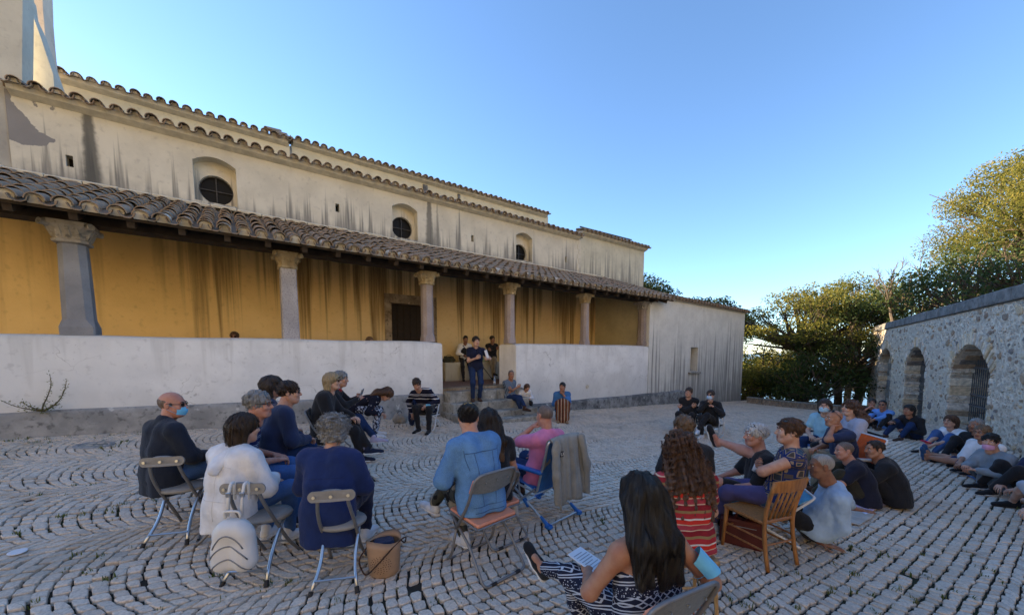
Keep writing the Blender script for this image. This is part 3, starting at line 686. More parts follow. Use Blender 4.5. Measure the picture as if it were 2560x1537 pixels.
# ================================================================ arched rubble wall on the right
WL = empty('arched_stone_wall', WB*[1, 1, 0], WROT, 'rubble stone retaining wall with three arches and a grey coping', 'wall')
def rubble_mat():
    b = NB('lime_mortar_rubble'); v = b.co(); f = b.noise(v, 2.2, 6, .6); g = b.noise(v, 9, 5, .65); s = b.vor(b.sc(v, (1., 1., 1.5)), 5.5, 'Color'); e = b.vor(b.sc(v, (1., 1., 1.5)), 5.5, 'Distance', 'DISTANCE_TO_EDGE')
    r = b.sep(s)[0]
    st = b.ramp(r, [(0, (.45, .37, .29)), (.25, (.66, .59, .50)), (.5, (.70, .56, .41)), (.75, (.62, .57, .50)), (1, (.76, .68, .56))])
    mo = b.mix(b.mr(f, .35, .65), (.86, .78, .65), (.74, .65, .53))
    k = b.ma('MULTIPLY', b.mr(e, .03, .12), b.mr(g, .42, .62))
    c = b.mix(k, mo, st); c = b.mix(b.mr(b.noise(v, 22, 4), .60, .72, 0, .6), c, (.22, .20, .18))
    return b.fin(c, .95, b.bump(b.ma('ADD', b.ma('MULTIPLY', f, 1.), b.ma('ADD', b.ma('MULTIPLY', g, 1.), b.ma('MULTIPLY', k, .5))), .9, .06), spec=.15)
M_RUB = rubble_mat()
ARC = [(2.80, 1.28), (7.72, 1.32), (12.75, 1.40)]     # centre along the wall, half span
ZS, ZR = 1.12, .68
def arch_outline(c, hw, zb=-2.2, n=14, k=1.):
    rise = ZR*k; R = (hw*hw+rise*rise)/(2*rise); top = []
    a = math.asin(min(1, hw/R))
    for i in range(n+1): t = -a+2*a*i/n; top.append((c+R*math.sin(t), ZS+rise-R*(1-math.cos(t))))
    return [(c-hw, zb), (c+hw, zb)]+top[::-1]
LW = 16.6
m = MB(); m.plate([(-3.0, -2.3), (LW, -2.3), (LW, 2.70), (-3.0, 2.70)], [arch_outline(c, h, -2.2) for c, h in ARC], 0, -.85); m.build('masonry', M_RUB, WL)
M_COP = cementm('coping_concrete', (.27, .265, .255), (.15, .15, .145))
x = -3.0; rng = random.Random(4); cm = None
while x < LW:
    L = rng.uniform(1.1, 1.7); e = min(x+L, LW+.05); m = MB(); m.box(x, e-.012, -.9, .07, 2.712, 3.0+rng.uniform(-.01, .01), bev=.02); m.build('coping_slab', M_COP, WL); x = e
def in_arch(u, z, mg=.0):
    for c, h in ARC:
        if abs(u-c) < h+mg:
            R = (h*h+ZR*ZR)/(2*ZR); top = ZS+ZR-R+math.sqrt(max(0, R*R-(u-c)**2)) if abs(u-c) < h else ZS
            if z < top+mg: return True
    return False
STM = []
for i, c in enumerate([(.38, .28, .19), (.30, .235, .18), (.54, .48, .40), (.60, .47, .31), (.24, .22, .205), (.46, .33, .22), (.62, .56, .48), (.68, .59, .45)]):
    STM.append(plain('rubble_stone', c, .95, .35, 12, .6, 30, bd=.01))
def stone_mesh(rx, rz, k, seed):
    r = random.Random(seed); n = r.randint(6, 9); a0 = r.uniform(0, 1); V = []
    ang = [a0+2*PI*i/n+r.uniform(-.22, .22) for i in range(n)]; rad = [r.uniform(.72, 1.08) for _ in range(n)]
    for (sc, y) in ((1., -.02), (.97, k*.55), (.72, k)):
        for a, q in zip(ang, rad):
            ca, sa = math.cos(a), math.sin(a); e = (abs(ca)**3+abs(sa)**3)**(-1/3); V.append((rx*q*sc*ca*e, y+(r.uniform(-.004, .004) if y > 0 else 0), rz*q*sc*sa*e))
    F = [(j*n+i, j*n+(i+1) % n, (j+1)*n+(i+1) % n, (j+1)*n+i) for j in range(2) for i in range(n)]+[tuple(range(2*n, 3*n))]
    return V, F
placed = []; rng = random.Random(21)
def try_put(u, z, r):
    if in_arch(u, z, r*.9+.02): return False
    for (a, b_, q) in placed:
        if abs(a-u) < (q+r)*.95 and abs(b_-z) < (q+r)*.8: return False
    placed.append((u, z, r)); return True
SMESH = []
for i in range(26):
    V, F = stone_mesh(1, 1, .2, i); me = mesh('stone', V, F, STM[i % 8]); SMESH.append(me)
cnt = 0; tries = 0
while cnt < 255 and tries < 9000:
    tries += 1; u = -.6+16.6*rng.random()**1.25; z = rng.uniform(-.9, 2.62); r = rng.choice([.045, .06, .07, .09, .12])*rng.uniform(.8, 1.25)
    if z < float(G(*(WB+WD*u)[:2])): continue
    if not try_put(u, z, r): continue
    o = obj('stone', SMESH[cnt % 26], WL); o.location = (u, -.003, z); o.scale = (r*rng.uniform(1., 1.5), rng.uniform(.08, .17), r*rng.uniform(.55, .95)); o.rotation_euler = (0, rng.uniform(-.35, .35), 0); cnt += 1
rub = MB(); 
for _ in range(1500):
    u = -.8+17*rng.random(); z = rng.uniform(-1.2, 2.65); r = rng.uniform(.018, .05)
    if in_arch(u, z, r): continue
    V, F = stone_mesh(r*rng.uniform(1, 1.8), r*rng.uniform(.5, 1), rng.uniform(.004, .012), _); rub.add([(v[0]+u, v[1]-.003, v[2]+z) for v in V], F, rng.randrange(8))
rub.build('small_rubble', STM, WL, kind='stuff')
for ci, (c, h) in enumerate(ARC):
    R = (h*h+ZR*ZR)/(2*ZR); a = math.asin(h/R); cz = ZS+ZR-R; nv = 22
    for i in range(nv):                                # thin upright stones ringing the arch
        t = -a*1.02+2.04*a*(i+.5)/nv; L = rng.uniform(.22, .40); w = R*2.04*a/nv*.44*rng.uniform(.7, 1.05)
        m = MB(); M4 = Matrix.Translation((c+math.sin(t)*(R+L/2+.01), 0, cz+math.cos(t)*(R+L/2+.01))) @ Matrix.Rotation(t, 4, 'Y')
        m.box(-w, w, -.3, rng.uniform(.018, .05), -L/2, L/2, bev=.012, mat=M4); m.build('voussoir', rng.choice(STM[2:4]+STM[6:]), WL)
    z = float(G(*(WB+WD*c)[:2]))-.1
    for sd in (-1, 1):                                 # rough jamb stones
        zz = z
        while zz < ZS-.02:
            hh = rng.choice([.05, .07, .1, .14, .2, .26])*rng.uniform(.8, 1.2); d0 = rng.choice([.0, .01, .02, .04, .07]); m = MB(); x0 = c+sd*h
            m.box(min(x0-sd*d0, x0+sd*.12), max(x0-sd*d0, x0+sd*.12), -rng.uniform(.5, .82), rng.uniform(.0, .022), zz, zz+hh*.93, bev=.018); m.build('jamb_stone', rng.choice([STM[0], STM[3], STM[7], M_RUB, M_RUB, M_RUB, STM[6]]), WL); zz += hh
    arcm = MB()
    for i in range(16):                                # ragged soffit
        t = -a+2*a*(i+.5)/16; rr_ = R+rng.uniform(-.055, .0); M4 = Matrix.Translation((c+math.sin(t)*rr_, 0, cz+math.cos(t)*rr_)) @ Matrix.Rotation(t, 4, 'Y'); arcm.box(-R*a/16*.97, R*a/16*.97, -.84, -rng.uniform(.01, .2), 0, .1, bev=.015, mat=M4, m=rng.randrange(8))
    arcm.build('soffit_stones', STM, WL)
    if ci < 2:                                         # iron gates in the two open arches
        gt = MB(); zg = z; 
        nb = int(2*h/.13)
        for k in range(nb+1):
            u = c-h+.02+k*(2*h-.04)/nb; top = cz+math.sqrt(max(.01, R*R-(u-c)**2)); gt.tube([(u, -.42, zg), (u, -.42, top)], .011, 6)
        for zz in (zg+.08, zg+.75, zg+1.05, ZS+.05): gt.box(c-h, c+h, -.44, -.395, zz-.022, zz+.022)
        gt.build('iron_gate', plain('gate_iron', (.10, .11, .125), .5, .2, metal=.3), WL)
        m = MB(); m.box(c-h-.6, c+h+.6, -2.7, -2.6, -2, 2.6); m.box(c-h-.7, c-h-.6, -2.6, -.86, -2, 2.6); m.box(c+h+.6, c+h+.7, -2.6, -.86, -2, 2.6); m.build('vault_back_wall', M_RUB, WL)
    else:
        m = MB(); m.prism(arch_outline(c, h+.02, -2.1), -.40, -.34); m.build('arch_infill', M_CEM, WL)
        zz = z
        while zz < ZS+ZR:
            hh = rng.uniform(.22, .34); u = c-h
            while u < c+h:
                L = rng.uniform(.35, .75); e = min(u+L, c+h)
                if zz+hh < ZS or in_arch((u+e)/2, zz+hh, 0): m = MB(); m.box(u+.008, e-.008, -.35, -.325+rng.uniform(0, .012), zz+.008, zz+hh-.008, bev=.012); m.build('infill_block', rng.choice([M_STEP, M_CEM, STM[6]]), WL)
                u = e
            zz += hh
# bank of earth held up by the wall
xs = np.array([-14., -8, -3, 0, 4, 8, 12, 16.5, 17.6]); V = []; F = []
def wl(u, y, z): p = WB+WD*u+WN*y; return (p[0], p[1], z)
ya = [-.86, -3.2, -8, -16, -40]
for i, u in enumerate(xs):
    for j, y in enumerate(ya): V.append(wl(u, y, (2.72 if j == 0 else 2.9+.12*j*(1+.5*math.sin(u)))-(3.2 if i == len(xs)-1 else 0)-(0 if j < 4 else 2)))
n = len(ya); F = [(i*n+j, i*n+j+1, (i+1)*n+j+1, (i+1)*n+j) for i in range(len(xs)-1) for j in range(n-1)]
obj('earth_bank', mesh('earth_bank', V, F, bpy.data.materials['dry_earth'], True), kind='structure')
# low curved wall at the far side of the square
LWALL = empty('low_curved_wall', (0, 0, 0), 0, 'low curved brick kerb wall at the far edge of the square', 'wall')
pp = [np.array(gnd(x, y)) for x, y in ((1868, 1006), (1905, 1011), (1950, 1016), (2000, 1021), (2050, 1026), (2100, 1031), (2170, 1036))]
path = []
for a, b_ in zip(pp, pp[1:]):
    for t in np.linspace(0, 1, 9)[:-1]: path.append(a*(1-t)+b_*t)
MBK = [plain('kerb_brick', c, .9, .25, 14, .4, 40) for c in ((.30, .25, .20), (.26, .215, .175), (.34, .29, .23))]
for i, (a, b_) in enumerate(zip(path, path[1:])):
    d = b_-a; L = np.linalg.norm(d[:2]); an = math.atan2(d[1], d[0]); z = float(G(a[0], a[1]))
    for cc in range(2):
        m = MB(); m.box(.006, L-.006, -.11, .11, cc*.15-.05, cc*.15+.09, bev=.01); o = m.build('brick', MBK[(i*2+cc) % 3], LWALL); o.location = (a[0], a[1], z); o.rotation_euler = (0, 0, an)
    m = MB(); m.box(.003, L-.003, -.15, .15, .245, .315, bev=.015); o = m.build('coping_stone', M_STEP, LWALL); o.location = (a[0], a[1], z); o.rotation_euler = (0, 0, an)

# ================================================================ trees
M_BARK = plain('oak_bark', (.10, .078, .058), .95, .4, 7, .8, 26, bd=.02)
LEAF_OAK = leafmat('oak_leaf', [(0, (.05, .065, .016)), (.35, (.14, .155, .034)), (.7, (.27, .25, .055)), (1, (.44, .35, .09))], .6)  # gold stops put low sunlight into the leaf colour
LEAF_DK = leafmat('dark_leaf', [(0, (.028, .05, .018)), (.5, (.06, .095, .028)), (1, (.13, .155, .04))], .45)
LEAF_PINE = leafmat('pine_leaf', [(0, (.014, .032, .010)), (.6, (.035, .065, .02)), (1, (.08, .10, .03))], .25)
def leaves(clumps, per, size, seed, name, mat, par):
    """clumps: (centre, radius, flatten); many small leaf faces filling each clump"""
    r = np.random.default_rng(seed); C = []; T = []
    for (c, rad, fl) in clumps:
        k = max(8, int(per*rad*rad)); d = r.normal(0, 1, (k, 3)); d /= np.linalg.norm(d, axis=1)[:, None]
        q = rad*(.25+.75*r.random(k)**.45)[:, None]*d*[1, 1, fl]; C.append(np.array(c)+q); T.append(np.clip(.45+.28*q[:, 2]/rad+r.normal(0, .17, k)+r.normal(0, .08), 0, 1))  # tint rises to clump tops, putting sunlit tops into the leaf colour
    C = np.concatenate(C); T = np.concatenate(T); n = len(C)
    u = r.normal(0, 1, (n, 3)); u /= np.linalg.norm(u, axis=1)[:, None]; w = np.cross(u, r.normal(0, 1, (n, 3))); w /= np.linalg.norm(w, axis=1)[:, None]
    s = size*(.6+.8*r.random(n))[:, None]; V = np.stack([C-u*s, C+w*s*.42, C+u*s, C-w*s*.42], 1).reshape(-1, 3)
    F = np.arange(n*4).reshape(-1, 4); return obj(name, mesh(name, V, F, mat, attr=T), par)
def limb(m, a, b_, r0, r1, seed, wob=.12, n=6, seg=7):
    rr = random.Random(seed); a = Vector(a); b_ = Vector(b_); L = (b_-a).length; P = []
    off = [Vector((rr.uniform(-1, 1), rr.uniform(-1, 1), rr.uniform(-.5, .9)))*wob*L for _ in range(2)]
    for i in range(n+1): t = i/n; P.append(a*(1-t)**3+(a*.67+b_*.33+off[0])*3*t*(1-t)**2+(a*.33+b_*.67+off[1])*3*t*t*(1-t)+b_*t**3)
    m.tube(P, [r0*(1-i/n)+r1*i/n for i in range(n+1)], seg); return P
def tree(name, label, base, height, rx, ry, zc, rz, nclump, per, size, mat, seed, trunks=1, cr=(.55, 1.1), flat=.7, group=None, lean=(0, 0), trunk_r=.22, hollow=.5, cat='tree', clip=None):
    rr = random.Random(seed); t = empty(name, base, 0, label, cat, group); m = MB(); cl = []
    for k in range(nclump):
        for _ in range(30):
            a = rr.uniform(0, 2*PI); ph = rr.uniform(-.55, 1); q = rr.uniform(hollow, 1)**.5; sr = math.sqrt(max(0, 1-ph*ph))
            c = (lean[0]+rx*q*sr*math.cos(a), lean[1]+ry*q*sr*math.sin(a), zc+rz*q*ph)
            if clip is None or clip(c): break
        cl.append((c, rr.uniform(*cr), rr.uniform(flat*.8, flat*1.2)))
    for j in range(trunks):
        sp = (rr.uniform(-.25, .25), rr.uniform(-.25, .25)); fork = Vector((lean[0]*.5+sp[0]*2+rr.uniform(-.3, .3), lean[1]*.5+sp[1], zc-rz*.62))
        limb(m, (sp[0], sp[1], -.4), fork, trunk_r, trunk_r*.7, seed+j, .1)
        mine = [c for i, c in enumerate(cl) if i % trunks == j]
        for i, c in enumerate(mine[:26]):
            P = limb(m, fork if i % 3 else fork+Vector((0, 0, -.2)), c[0], trunk_r*.42, .02, seed*7+i, .16, 6, 5)
            if i % 2 == 0: limb(m, P[3], Vector(c[0])+Vector((rr.uniform(-1, 1), rr.uniform(-1, 1), rr.uniform(0, 1)))*.8, .04, .01, seed+i, .2, 4, 4)
    m.build('trunk', M_BARK, t); leaves(cl, per, size, seed, 'crown', mat, t); return t
def bare_tree(name, label, base, height, seed, spread=1.6, lean=(0, 0), cat='tree'):
    rr = random.Random(seed); t = empty(name, base, 0, label, cat); m = MB()
    def grow(a, d, L, r, dep):
        b_ = a+d*L; P = limb(m, a, b_, r, r*.55, rr.random(), .10, 4, 5)
        if dep == 0: return
        for _ in range(3 if dep > 1 else 4):
            nd = (d+Vector((rr.uniform(-1, 1)*.8, rr.uniform(-1, 1)*.8, rr.uniform(-.2, .6)))).normalized(); grow(P[rr.choice([2, 3, 4])], nd, L*rr.uniform(.5, .78), r*.55, dep-1)
    grow(Vector((0, 0, -.5)), Vector((lean[0], lean[1], 1)).normalized(), height*.42, .085, 4); m.build('branches', plain('grey_dead_wood', (.17, .14, .115), .95, .25), t); return t
def base_at(x, Y, dz=0): p = CAM+ray(x, 950)*(Y/ray(x, 950)[1]); return (p[0], p[1], float(hillz(np.array(p[0]), np.array(p[1])))+dz)
def zpx(y, Y): return 1.6+(HZ-y)/FPX*Y
# the spreading oak beyond the square
b0 = base_at(2010, 23); zc = zpx(830, 23)-b0[2]
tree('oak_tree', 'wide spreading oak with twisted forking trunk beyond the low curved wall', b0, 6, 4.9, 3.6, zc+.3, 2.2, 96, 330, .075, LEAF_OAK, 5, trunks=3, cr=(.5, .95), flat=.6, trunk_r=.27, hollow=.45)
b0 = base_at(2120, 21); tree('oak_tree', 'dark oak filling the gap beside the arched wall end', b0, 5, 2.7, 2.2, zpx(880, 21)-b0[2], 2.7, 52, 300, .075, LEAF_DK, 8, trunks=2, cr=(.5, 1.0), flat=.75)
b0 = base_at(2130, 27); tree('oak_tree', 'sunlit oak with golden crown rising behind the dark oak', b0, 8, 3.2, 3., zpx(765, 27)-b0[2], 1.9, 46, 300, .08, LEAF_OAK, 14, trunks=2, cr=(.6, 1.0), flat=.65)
b0 = base_at(1900, 24); tree('broadleaf_shrub', 'tall dark shrub beneath the left side of the spreading oak', b0, 3, 2.6, 1.6, zpx(940, 24)-b0[2], 1.7, 34, 240, .085, LEAF_DK, 9, trunks=3, cr=(.45, .85), flat=.8, trunk_r=.07, cat='shrub')
b0 = base_at(1865, 30); tree('broadleaf_shrub', 'sunlit yellow green shrub showing past the annex corner', b0, 3, 2.2, 1.6, zpx(920, 30)-b0[2], 1.6, 24, 200, .10, LEAF_OAK, 10, trunks=2, cr=(.5, .9), flat=.8, trunk_r=.07, cat='shrub')
b0 = base_at(2040, 20); tree('broadleaf_shrub', 'dark undergrowth shrub right of the oak trunk behind the low wall', b0, 3, 2.6, 1.5, zpx(955, 20)-b0[2], 1.35, 30, 240, .08, LEAF_DK, 12, trunks=3, cr=(.4, .8), flat=.8, trunk_r=.06, cat='shrub')
for i, (x_, Y_, yy, rx_, rz_) in enumerate([(1935, 27, 925, 2.6, 2.0), (2060, 29, 900, 3.2, 2.6), (1985, 21.5, 965, 2.2, 1.2), (2140, 24, 930, 2.6, 2.2), (1880, 22, 965, 1.7, 1.2)]):
    b0 = base_at(x_, Y_); tree('broadleaf_shrub', ['dense shrub filling the gap under the left limbs of the oak', 'dense dark thicket tree seen between the oak trunks', 'low dark shrub just behind the low curved wall', 'dark shrub between the oaks and the arched wall', 'low shrub behind the left end of the low curved wall'][i], b0, 3, rx_, 1.5, zpx(yy, Y_)-b0[2], rz_, 40, 300, .085, [LEAF_OAK, LEAF_DK, LEAF_DK, LEAF_DK, LEAF_OAK][i], 70+i, trunks=3, cr=(.45, .85), flat=.85, trunk_r=.06, cat='shrub', hollow=.1)
# behind the arched wall
def on_bank(x, Y): p = CAM+ray(x, 800)*(Y/ray(x, 800)[1]); return (p[0], p[1], 2.8)
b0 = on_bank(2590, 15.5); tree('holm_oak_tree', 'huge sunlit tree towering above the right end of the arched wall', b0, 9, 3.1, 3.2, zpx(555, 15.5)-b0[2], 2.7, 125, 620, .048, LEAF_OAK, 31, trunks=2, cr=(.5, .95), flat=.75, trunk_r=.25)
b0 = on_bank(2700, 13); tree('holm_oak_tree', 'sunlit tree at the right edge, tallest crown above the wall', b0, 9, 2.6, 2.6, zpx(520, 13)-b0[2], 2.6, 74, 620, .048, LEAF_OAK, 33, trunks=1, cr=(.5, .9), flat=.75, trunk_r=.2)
b0 = on_bank(2330, 18); tree('leafy_bush', 'dark green bush above the far half of the arched wall coping', b0, 3, 2.4, 1.8, 1.5, 1.2, 36, 280, .07, LEAF_DK, 35, trunks=2, cr=(.4, .8), flat=.8, trunk_r=.06, cat='bush')
b0 = on_bank(2440, 13.5); tree('leafy_bush', 'dark green bush above the middle arch of the stone wall', b0, 3, 2.2, 1.6, 1.0, 1.35, 42, 300, .06, LEAF_DK, 36, trunks=2, cr=(.35, .75), flat=.8, trunk_r=.06, cat='bush')
b0 = on_bank(2570, 11); tree('leafy_bush', 'dark green bush overhanging the coping at the right edge', b0, 3, 2.2, 1.5, .7, 1.3, 40, 320, .055, LEAF_DK, 37, trunks=2, cr=(.35, .7), flat=.8, trunk_r=.06, cat='bush')
b0 = on_bank(2250, 20); tree('leafy_bush', 'grey green bush behind the far end of the arched wall', b0, 3, 2.0, 1.6, 1.1, 1.3, 26, 240, .07, LEAF_DK, 38, trunks=2, cr=(.4, .8), flat=.8, trunk_r=.06, cat='bush')
b0 = on_bank(2250, 18.5); bare_tree('bare_tree', 'leafless grey tree leaning left above the far end of the wall', b0, 4.0, 3, lean=(-.35, 0))
b0 = on_bank(2350, 21); bare_tree('bare_tree', 'taller leafless tree with sunlit branches beside the big crown', b0, 5.8, 6, lean=(-.2, 0))
# trees behind the church; one crown shows, unseen rest added to cast shade
def behind(s, n): p = P0+FD*s-FN*n; return (p[0], p[1], float(hillz(np.array(p[0]), np.array(p[1]))))
for i, (s, n, h, r_) in enumerate([(27.5, 9, 5.3, 2.6), (31, 13, 6.2, 3.), (35.5, 12, 4.2, 3.0), (40, 13.5, 4.3, 3.2), (44.5, 10, 4.0, 2.8), (28.3, 4.2, 3.3, 2.2)]):
    b0 = behind(s, n); lab = ['round dark pine crown showing over the annex roof', 'unseen umbrella pine added for shade low behind the annex, second from the church', 'unseen pine added for shade behind the annex toward the shrubs', 'unseen pine added for shade behind the oak, fourth from the church', 'unseen pine added for shade behind the oak, farthest from the church', 'unseen pine added for shade close behind the annex corner'][i]
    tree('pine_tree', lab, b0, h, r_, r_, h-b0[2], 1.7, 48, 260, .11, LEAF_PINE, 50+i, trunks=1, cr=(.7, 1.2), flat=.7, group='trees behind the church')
# ================================================================ figure modelling: smooth implicit surfaces
def surfnets(D, o, h):
    nx, ny, nz = D.shape; I = D < 0
    s = np.zeros((nx-1, ny-1, nz-1), np.int8); cs = [(a, b, c) for a in (0, 1) for b in (0, 1) for c in (0, 1)]
    for a, b, c in cs: s += I[a:nx-1+a, b:ny-1+b, c:nz-1+c]
    act = (s > 0) & (s < 8); ii, jj, kk = np.nonzero(act); n = len(ii)
    if n == 0: return np.zeros((0, 3)), np.zeros((0, 4), int)
    idx = -np.ones(s.shape, np.int32); idx[ii, jj, kk] = np.arange(n)
    val = {c: D[ii+c[0], jj+c[1], kk+c[2]] for c in cs}; acc = np.zeros((n, 3)); cnt = np.zeros(n)
    for c0 in cs:
        for ax in range(3):
            if c0[ax] == 0:
                c1 = list(c0); c1[ax] = 1; c1 = tuple(c1); a, b = val[c0], val[c1]; m = (a < 0) != (b < 0)
                t = np.where(m, a/np.where(a == b, 1, a-b), 0); p = np.tile(np.array(c0, float), (n, 1)); p[:, ax] = t; acc += p*m[:, None]; cnt += m
    V = (np.stack([ii, jj, kk], 1)+acc/cnt[:, None])*h+o; Fs = []
    for ax in range(3):
        b, c = [(1, 2), (2, 0), (0, 1)][ax]
        sl0 = [slice(None)]*3; sl1 = [slice(None)]*3; sl0[ax] = slice(0, -1); sl1[ax] = slice(1, None)
        e = I[tuple(sl0)] != I[tuple(sl1)]; P = np.argwhere(e); P = P[(P[:, b] > 0) & (P[:, c] > 0) & (P[:, b] < s.shape[b]) & (P[:, c] < s.shape[c])]
        if len(P) == 0: continue
        q = []
        for db, dc in ((-1, -1), (0, -1), (0, 0), (-1, 0)):
            R = P.copy(); R[:, b] += db; R[:, c] += dc; q.append(idx[R[:, 0], R[:, 1], R[:, 2]])
        q = np.stack(q, 1); fl = I[P[:, 0], P[:, 1], P[:, 2]]; q[~fl] = q[~fl][:, ::-1]; Fs.append(q[(q >= 0).all(1)])
    return V, np.concatenate(Fs)
def smin(a, b, k):
    h = np.clip(.5+.5*(b-a)/k, 0, 1); return b*(1-h)+a*h-k*h*(1-h)
class SDF:
    """c: tapered capsule, e: ellipsoid; k blend; op u/s; cuts: (normal, point) keep the negative side"""
    def __init__(s, h, k=.03): s.h = h; s.k = k; s.p = []; s.cuts = []; s.noise = []
    def c(s, a, b, ra, rb=None, op='u', k=None): s.p.append(('c', np.array(a, float), np.array(b, float), float(ra), float(ra if rb is None else rb), op, k or s.k)); return s
    def e(s, c, r, op='u', k=None, R=None): s.p.append(('e', np.array(c, float), np.array(r, float), R, None, op, k or s.k)); return s
    def pcut(s, n, p): n = np.array(n, float); s.p.append(('p', n/np.linalg.norm(n), np.array(p, float), 0., 0., 's', .012)); return s
    def cut(s, n, p): n = np.array(n, float); s.cuts.append((n/np.linalg.norm(n), np.array(p, float))); return s
    def val(s, q, P):
        if q[0] == 'p': return -((P-q[2])@q[1])
        if q[0] == 'c':
            _, a, b, ra, rb = q[:5]; ab = b-a; L2 = ab@ab
            pa = P-a; t = np.clip((pa@ab)/L2, 0, 1) if L2 > 1e-12 else np.zeros(P.shape[:-1])
            return np.linalg.norm(pa-t[..., None]*ab, axis=-1)-(ra+(rb-ra)*t)
        _, c, r, R = q[:4]; v = P-c
        if R is not None: v = v@R
        k0 = np.linalg.norm(v/r, axis=-1); k1 = np.linalg.norm(v/(r*r), axis=-1); return k0*(k0-1)/np.maximum(k1, 1e-6)
    def field(s, P):
        D = np.full(P.shape[:-1], .5)
        for q in s.p:
            d = s.val(q, P); D = smin(D, d, q[6]) if q[5] == 'u' else -smin(-D, d, q[6])
        for n, p in s.cuts: D = -smin(-D, -((P-p)@n), .012)
        for (w, ph, a) in s.noise: D = D+a*np.sin(P@w+ph)
        return D
    def bounds(s, q):
        if q[0] == 'p': return np.full(3, -99.), np.full(3, 99.)
        if q[0] == 'c': m = max(q[3], q[4]); return np.minimum(q[1], q[2])-m, np.maximum(q[1], q[2])+m
        r = q[2] if q[3] is None else np.full(3, q[2].max()); return q[1]-r, q[1]+r
    def mesh(s):
        lo = np.min([s.bounds(q)[0] for q in s.p if q[5] == 'u'], 0)-2.5*s.h-.02; hi = np.max([s.bounds(q)[1] for q in s.p if q[5] == 'u'], 0)+2.5*s.h+.02
        n = np.ceil((hi-lo)/s.h).astype(int)+1; ax = [lo[i]+np.arange(n[i])*s.h for i in range(3)]; D = np.full(n, .5)
        def blk(l, u):
            i0 = np.maximum(0, np.floor((l-lo)/s.h).astype(int)); i1 = np.minimum(n, np.ceil((u-lo)/s.h).astype(int)+1)
            sl = tuple(slice(a, b) for a, b in zip(i0, i1)); return sl, np.stack(np.meshgrid(*[ax[i][sl[i]] for i in range(3)], indexing='ij'), -1)
        for q in s.p:
            l, u = s.bounds(q); mg = q[6]+2.2*s.h+.02; sl, P = blk(l-mg, u+mg); d = s.val(q, P)
            D[sl] = smin(D[sl], d, q[6]) if q[5] == 'u' else -smin(-D[sl], d, q[6])
        if s.cuts or s.noise:
            P = np.stack(np.meshgrid(*ax, indexing='ij'), -1)
            for nn, p in s.cuts: D = -smin(-D, -((P-p)@nn), .012)
            for (w, ph, a) in s.noise: D = D+a*np.sin(P@w+ph)
        return surfnets(D, lo, s.h)
def folds(seed, amp, wl=.09, n=5, dirz=1.):
    r = np.random.default_rng(seed); out = []
    for i in range(n): d = r.normal(0, 1, 3)*[1, 1, dirz]; d /= np.linalg.norm(d); out.append((d*2*PI/(wl*r.uniform(.6, 1.7)), r.uniform(0, 6), amp*r.uniform(.5, 1)))
    return out
# ---- templates
def head_shape(h):
    s = SDF(h, .022)
    s.e((0, -.014, .028), (.0755, .096, .086)); s.e((0, .026, -.045), (.060, .066, .078)); s.c((-.018, .060, -.098), (.018, .060, -.098), .024, k=.03)
    s.c((-.052, .0, -.055), (-.03, .05, -.092), .024, .02, k=.03); s.c((.052, .0, -.055), (.03, .05, -.092), .024, .02, k=.03)
    s.c((-.036, .073, .024), (.036, .073, .024), .013, k=.016); s.e((-.04, .062, -.028), (.026, .026, .028)); s.e((.04, .062, -.028), (.026, .026, .028))
    s.e((-.033, .098, .004), (.019, .016, .013), 's', .012); s.e((.033, .098, .004), (.019, .016, .013), 's', .012)
    s.c((0, .086, .010), (0, .107, -.030), .0075, .0125, k=.010); s.c((-.011, .094, -.034), (.011, .094, -.034), .009, k=.008)
    s.c((-.019, .0865, -.060), (.019, .0865, -.060), .0072, k=.006); s.c((-.015, .0855, -.071), (.015, .0855, -.071), .0078, k=.006); s.c((-.022, .094, -.0655), (.022, .094, -.0655), .0028, k=.004, op='s')
    for d in (-1, 1): s.e((d*.079, -.012, -.006), (.010, .021, .033), k=.008); s.e((d*.088, -.006, -.004), (.006, .011, .019), 's', .006)
    s.c((0, -.02, -.07), (0, -.035, -.17), .054, .056, k=.04)
    return s.mesh()
def ball(c, r, n=6, m=8):
    V = []; F = []
    for i in range(n+1):
        a = PI*i/n
        for j in range(m): b = 2*PI*j/m; V.append((c[0]+r[0]*math.sin(a)*math.cos(b), c[1]+r[1]*math.sin(a)*math.sin(b), c[2]+r[2]*math.cos(a)))
    for i in range(n):
        for j in range(m): F.append((i*m+j, (i+1)*m+j, (i+1)*m+(j+1) % m, i*m+(j+1) % m))
    return V, F
def make_head(h):
    V, F = head_shape(h); c = V[F].mean(1); mi = np.zeros(len(F), int)
    mi[(np.abs(c[:, 0]) < .023) & (c[:, 1] > .083) & (c[:, 2] < -.053) & (c[:, 2] > -.079)] = 1
    V = V.tolist(); F = F.tolist(); mi = mi.tolist()
    def add(v, f, m): k = len(V); V.extend([list(q) for q in v]); F.extend([[i+k for i in q] for q in f]); mi.extend([m]*len(f))
    for d in (-1, 1):
        add(*ball((d*.033, .0795, .004), (.0125, .0105, .0085)), 2); add(*ball((d*.033, .0875, .004), (.0052, .0035, .0055)), 3)
        add(*ball((d*.033, .083, .0125), (.0155, .008, .0035)), 0)
        t = MB(); t.tube([(d*.016, .091, .022), (d*.033, .090, .028), (d*.052, .079, .022)], [.0035, .0045, .002], 5); add(t.V, t.F, 4)
    return np.array(V), F, np.array(mi)
HEADS = {}
def get_head(h):
    if h not in HEADS: HEADS[h] = make_head(h)
    return HEADS[h]
HANDS = {}
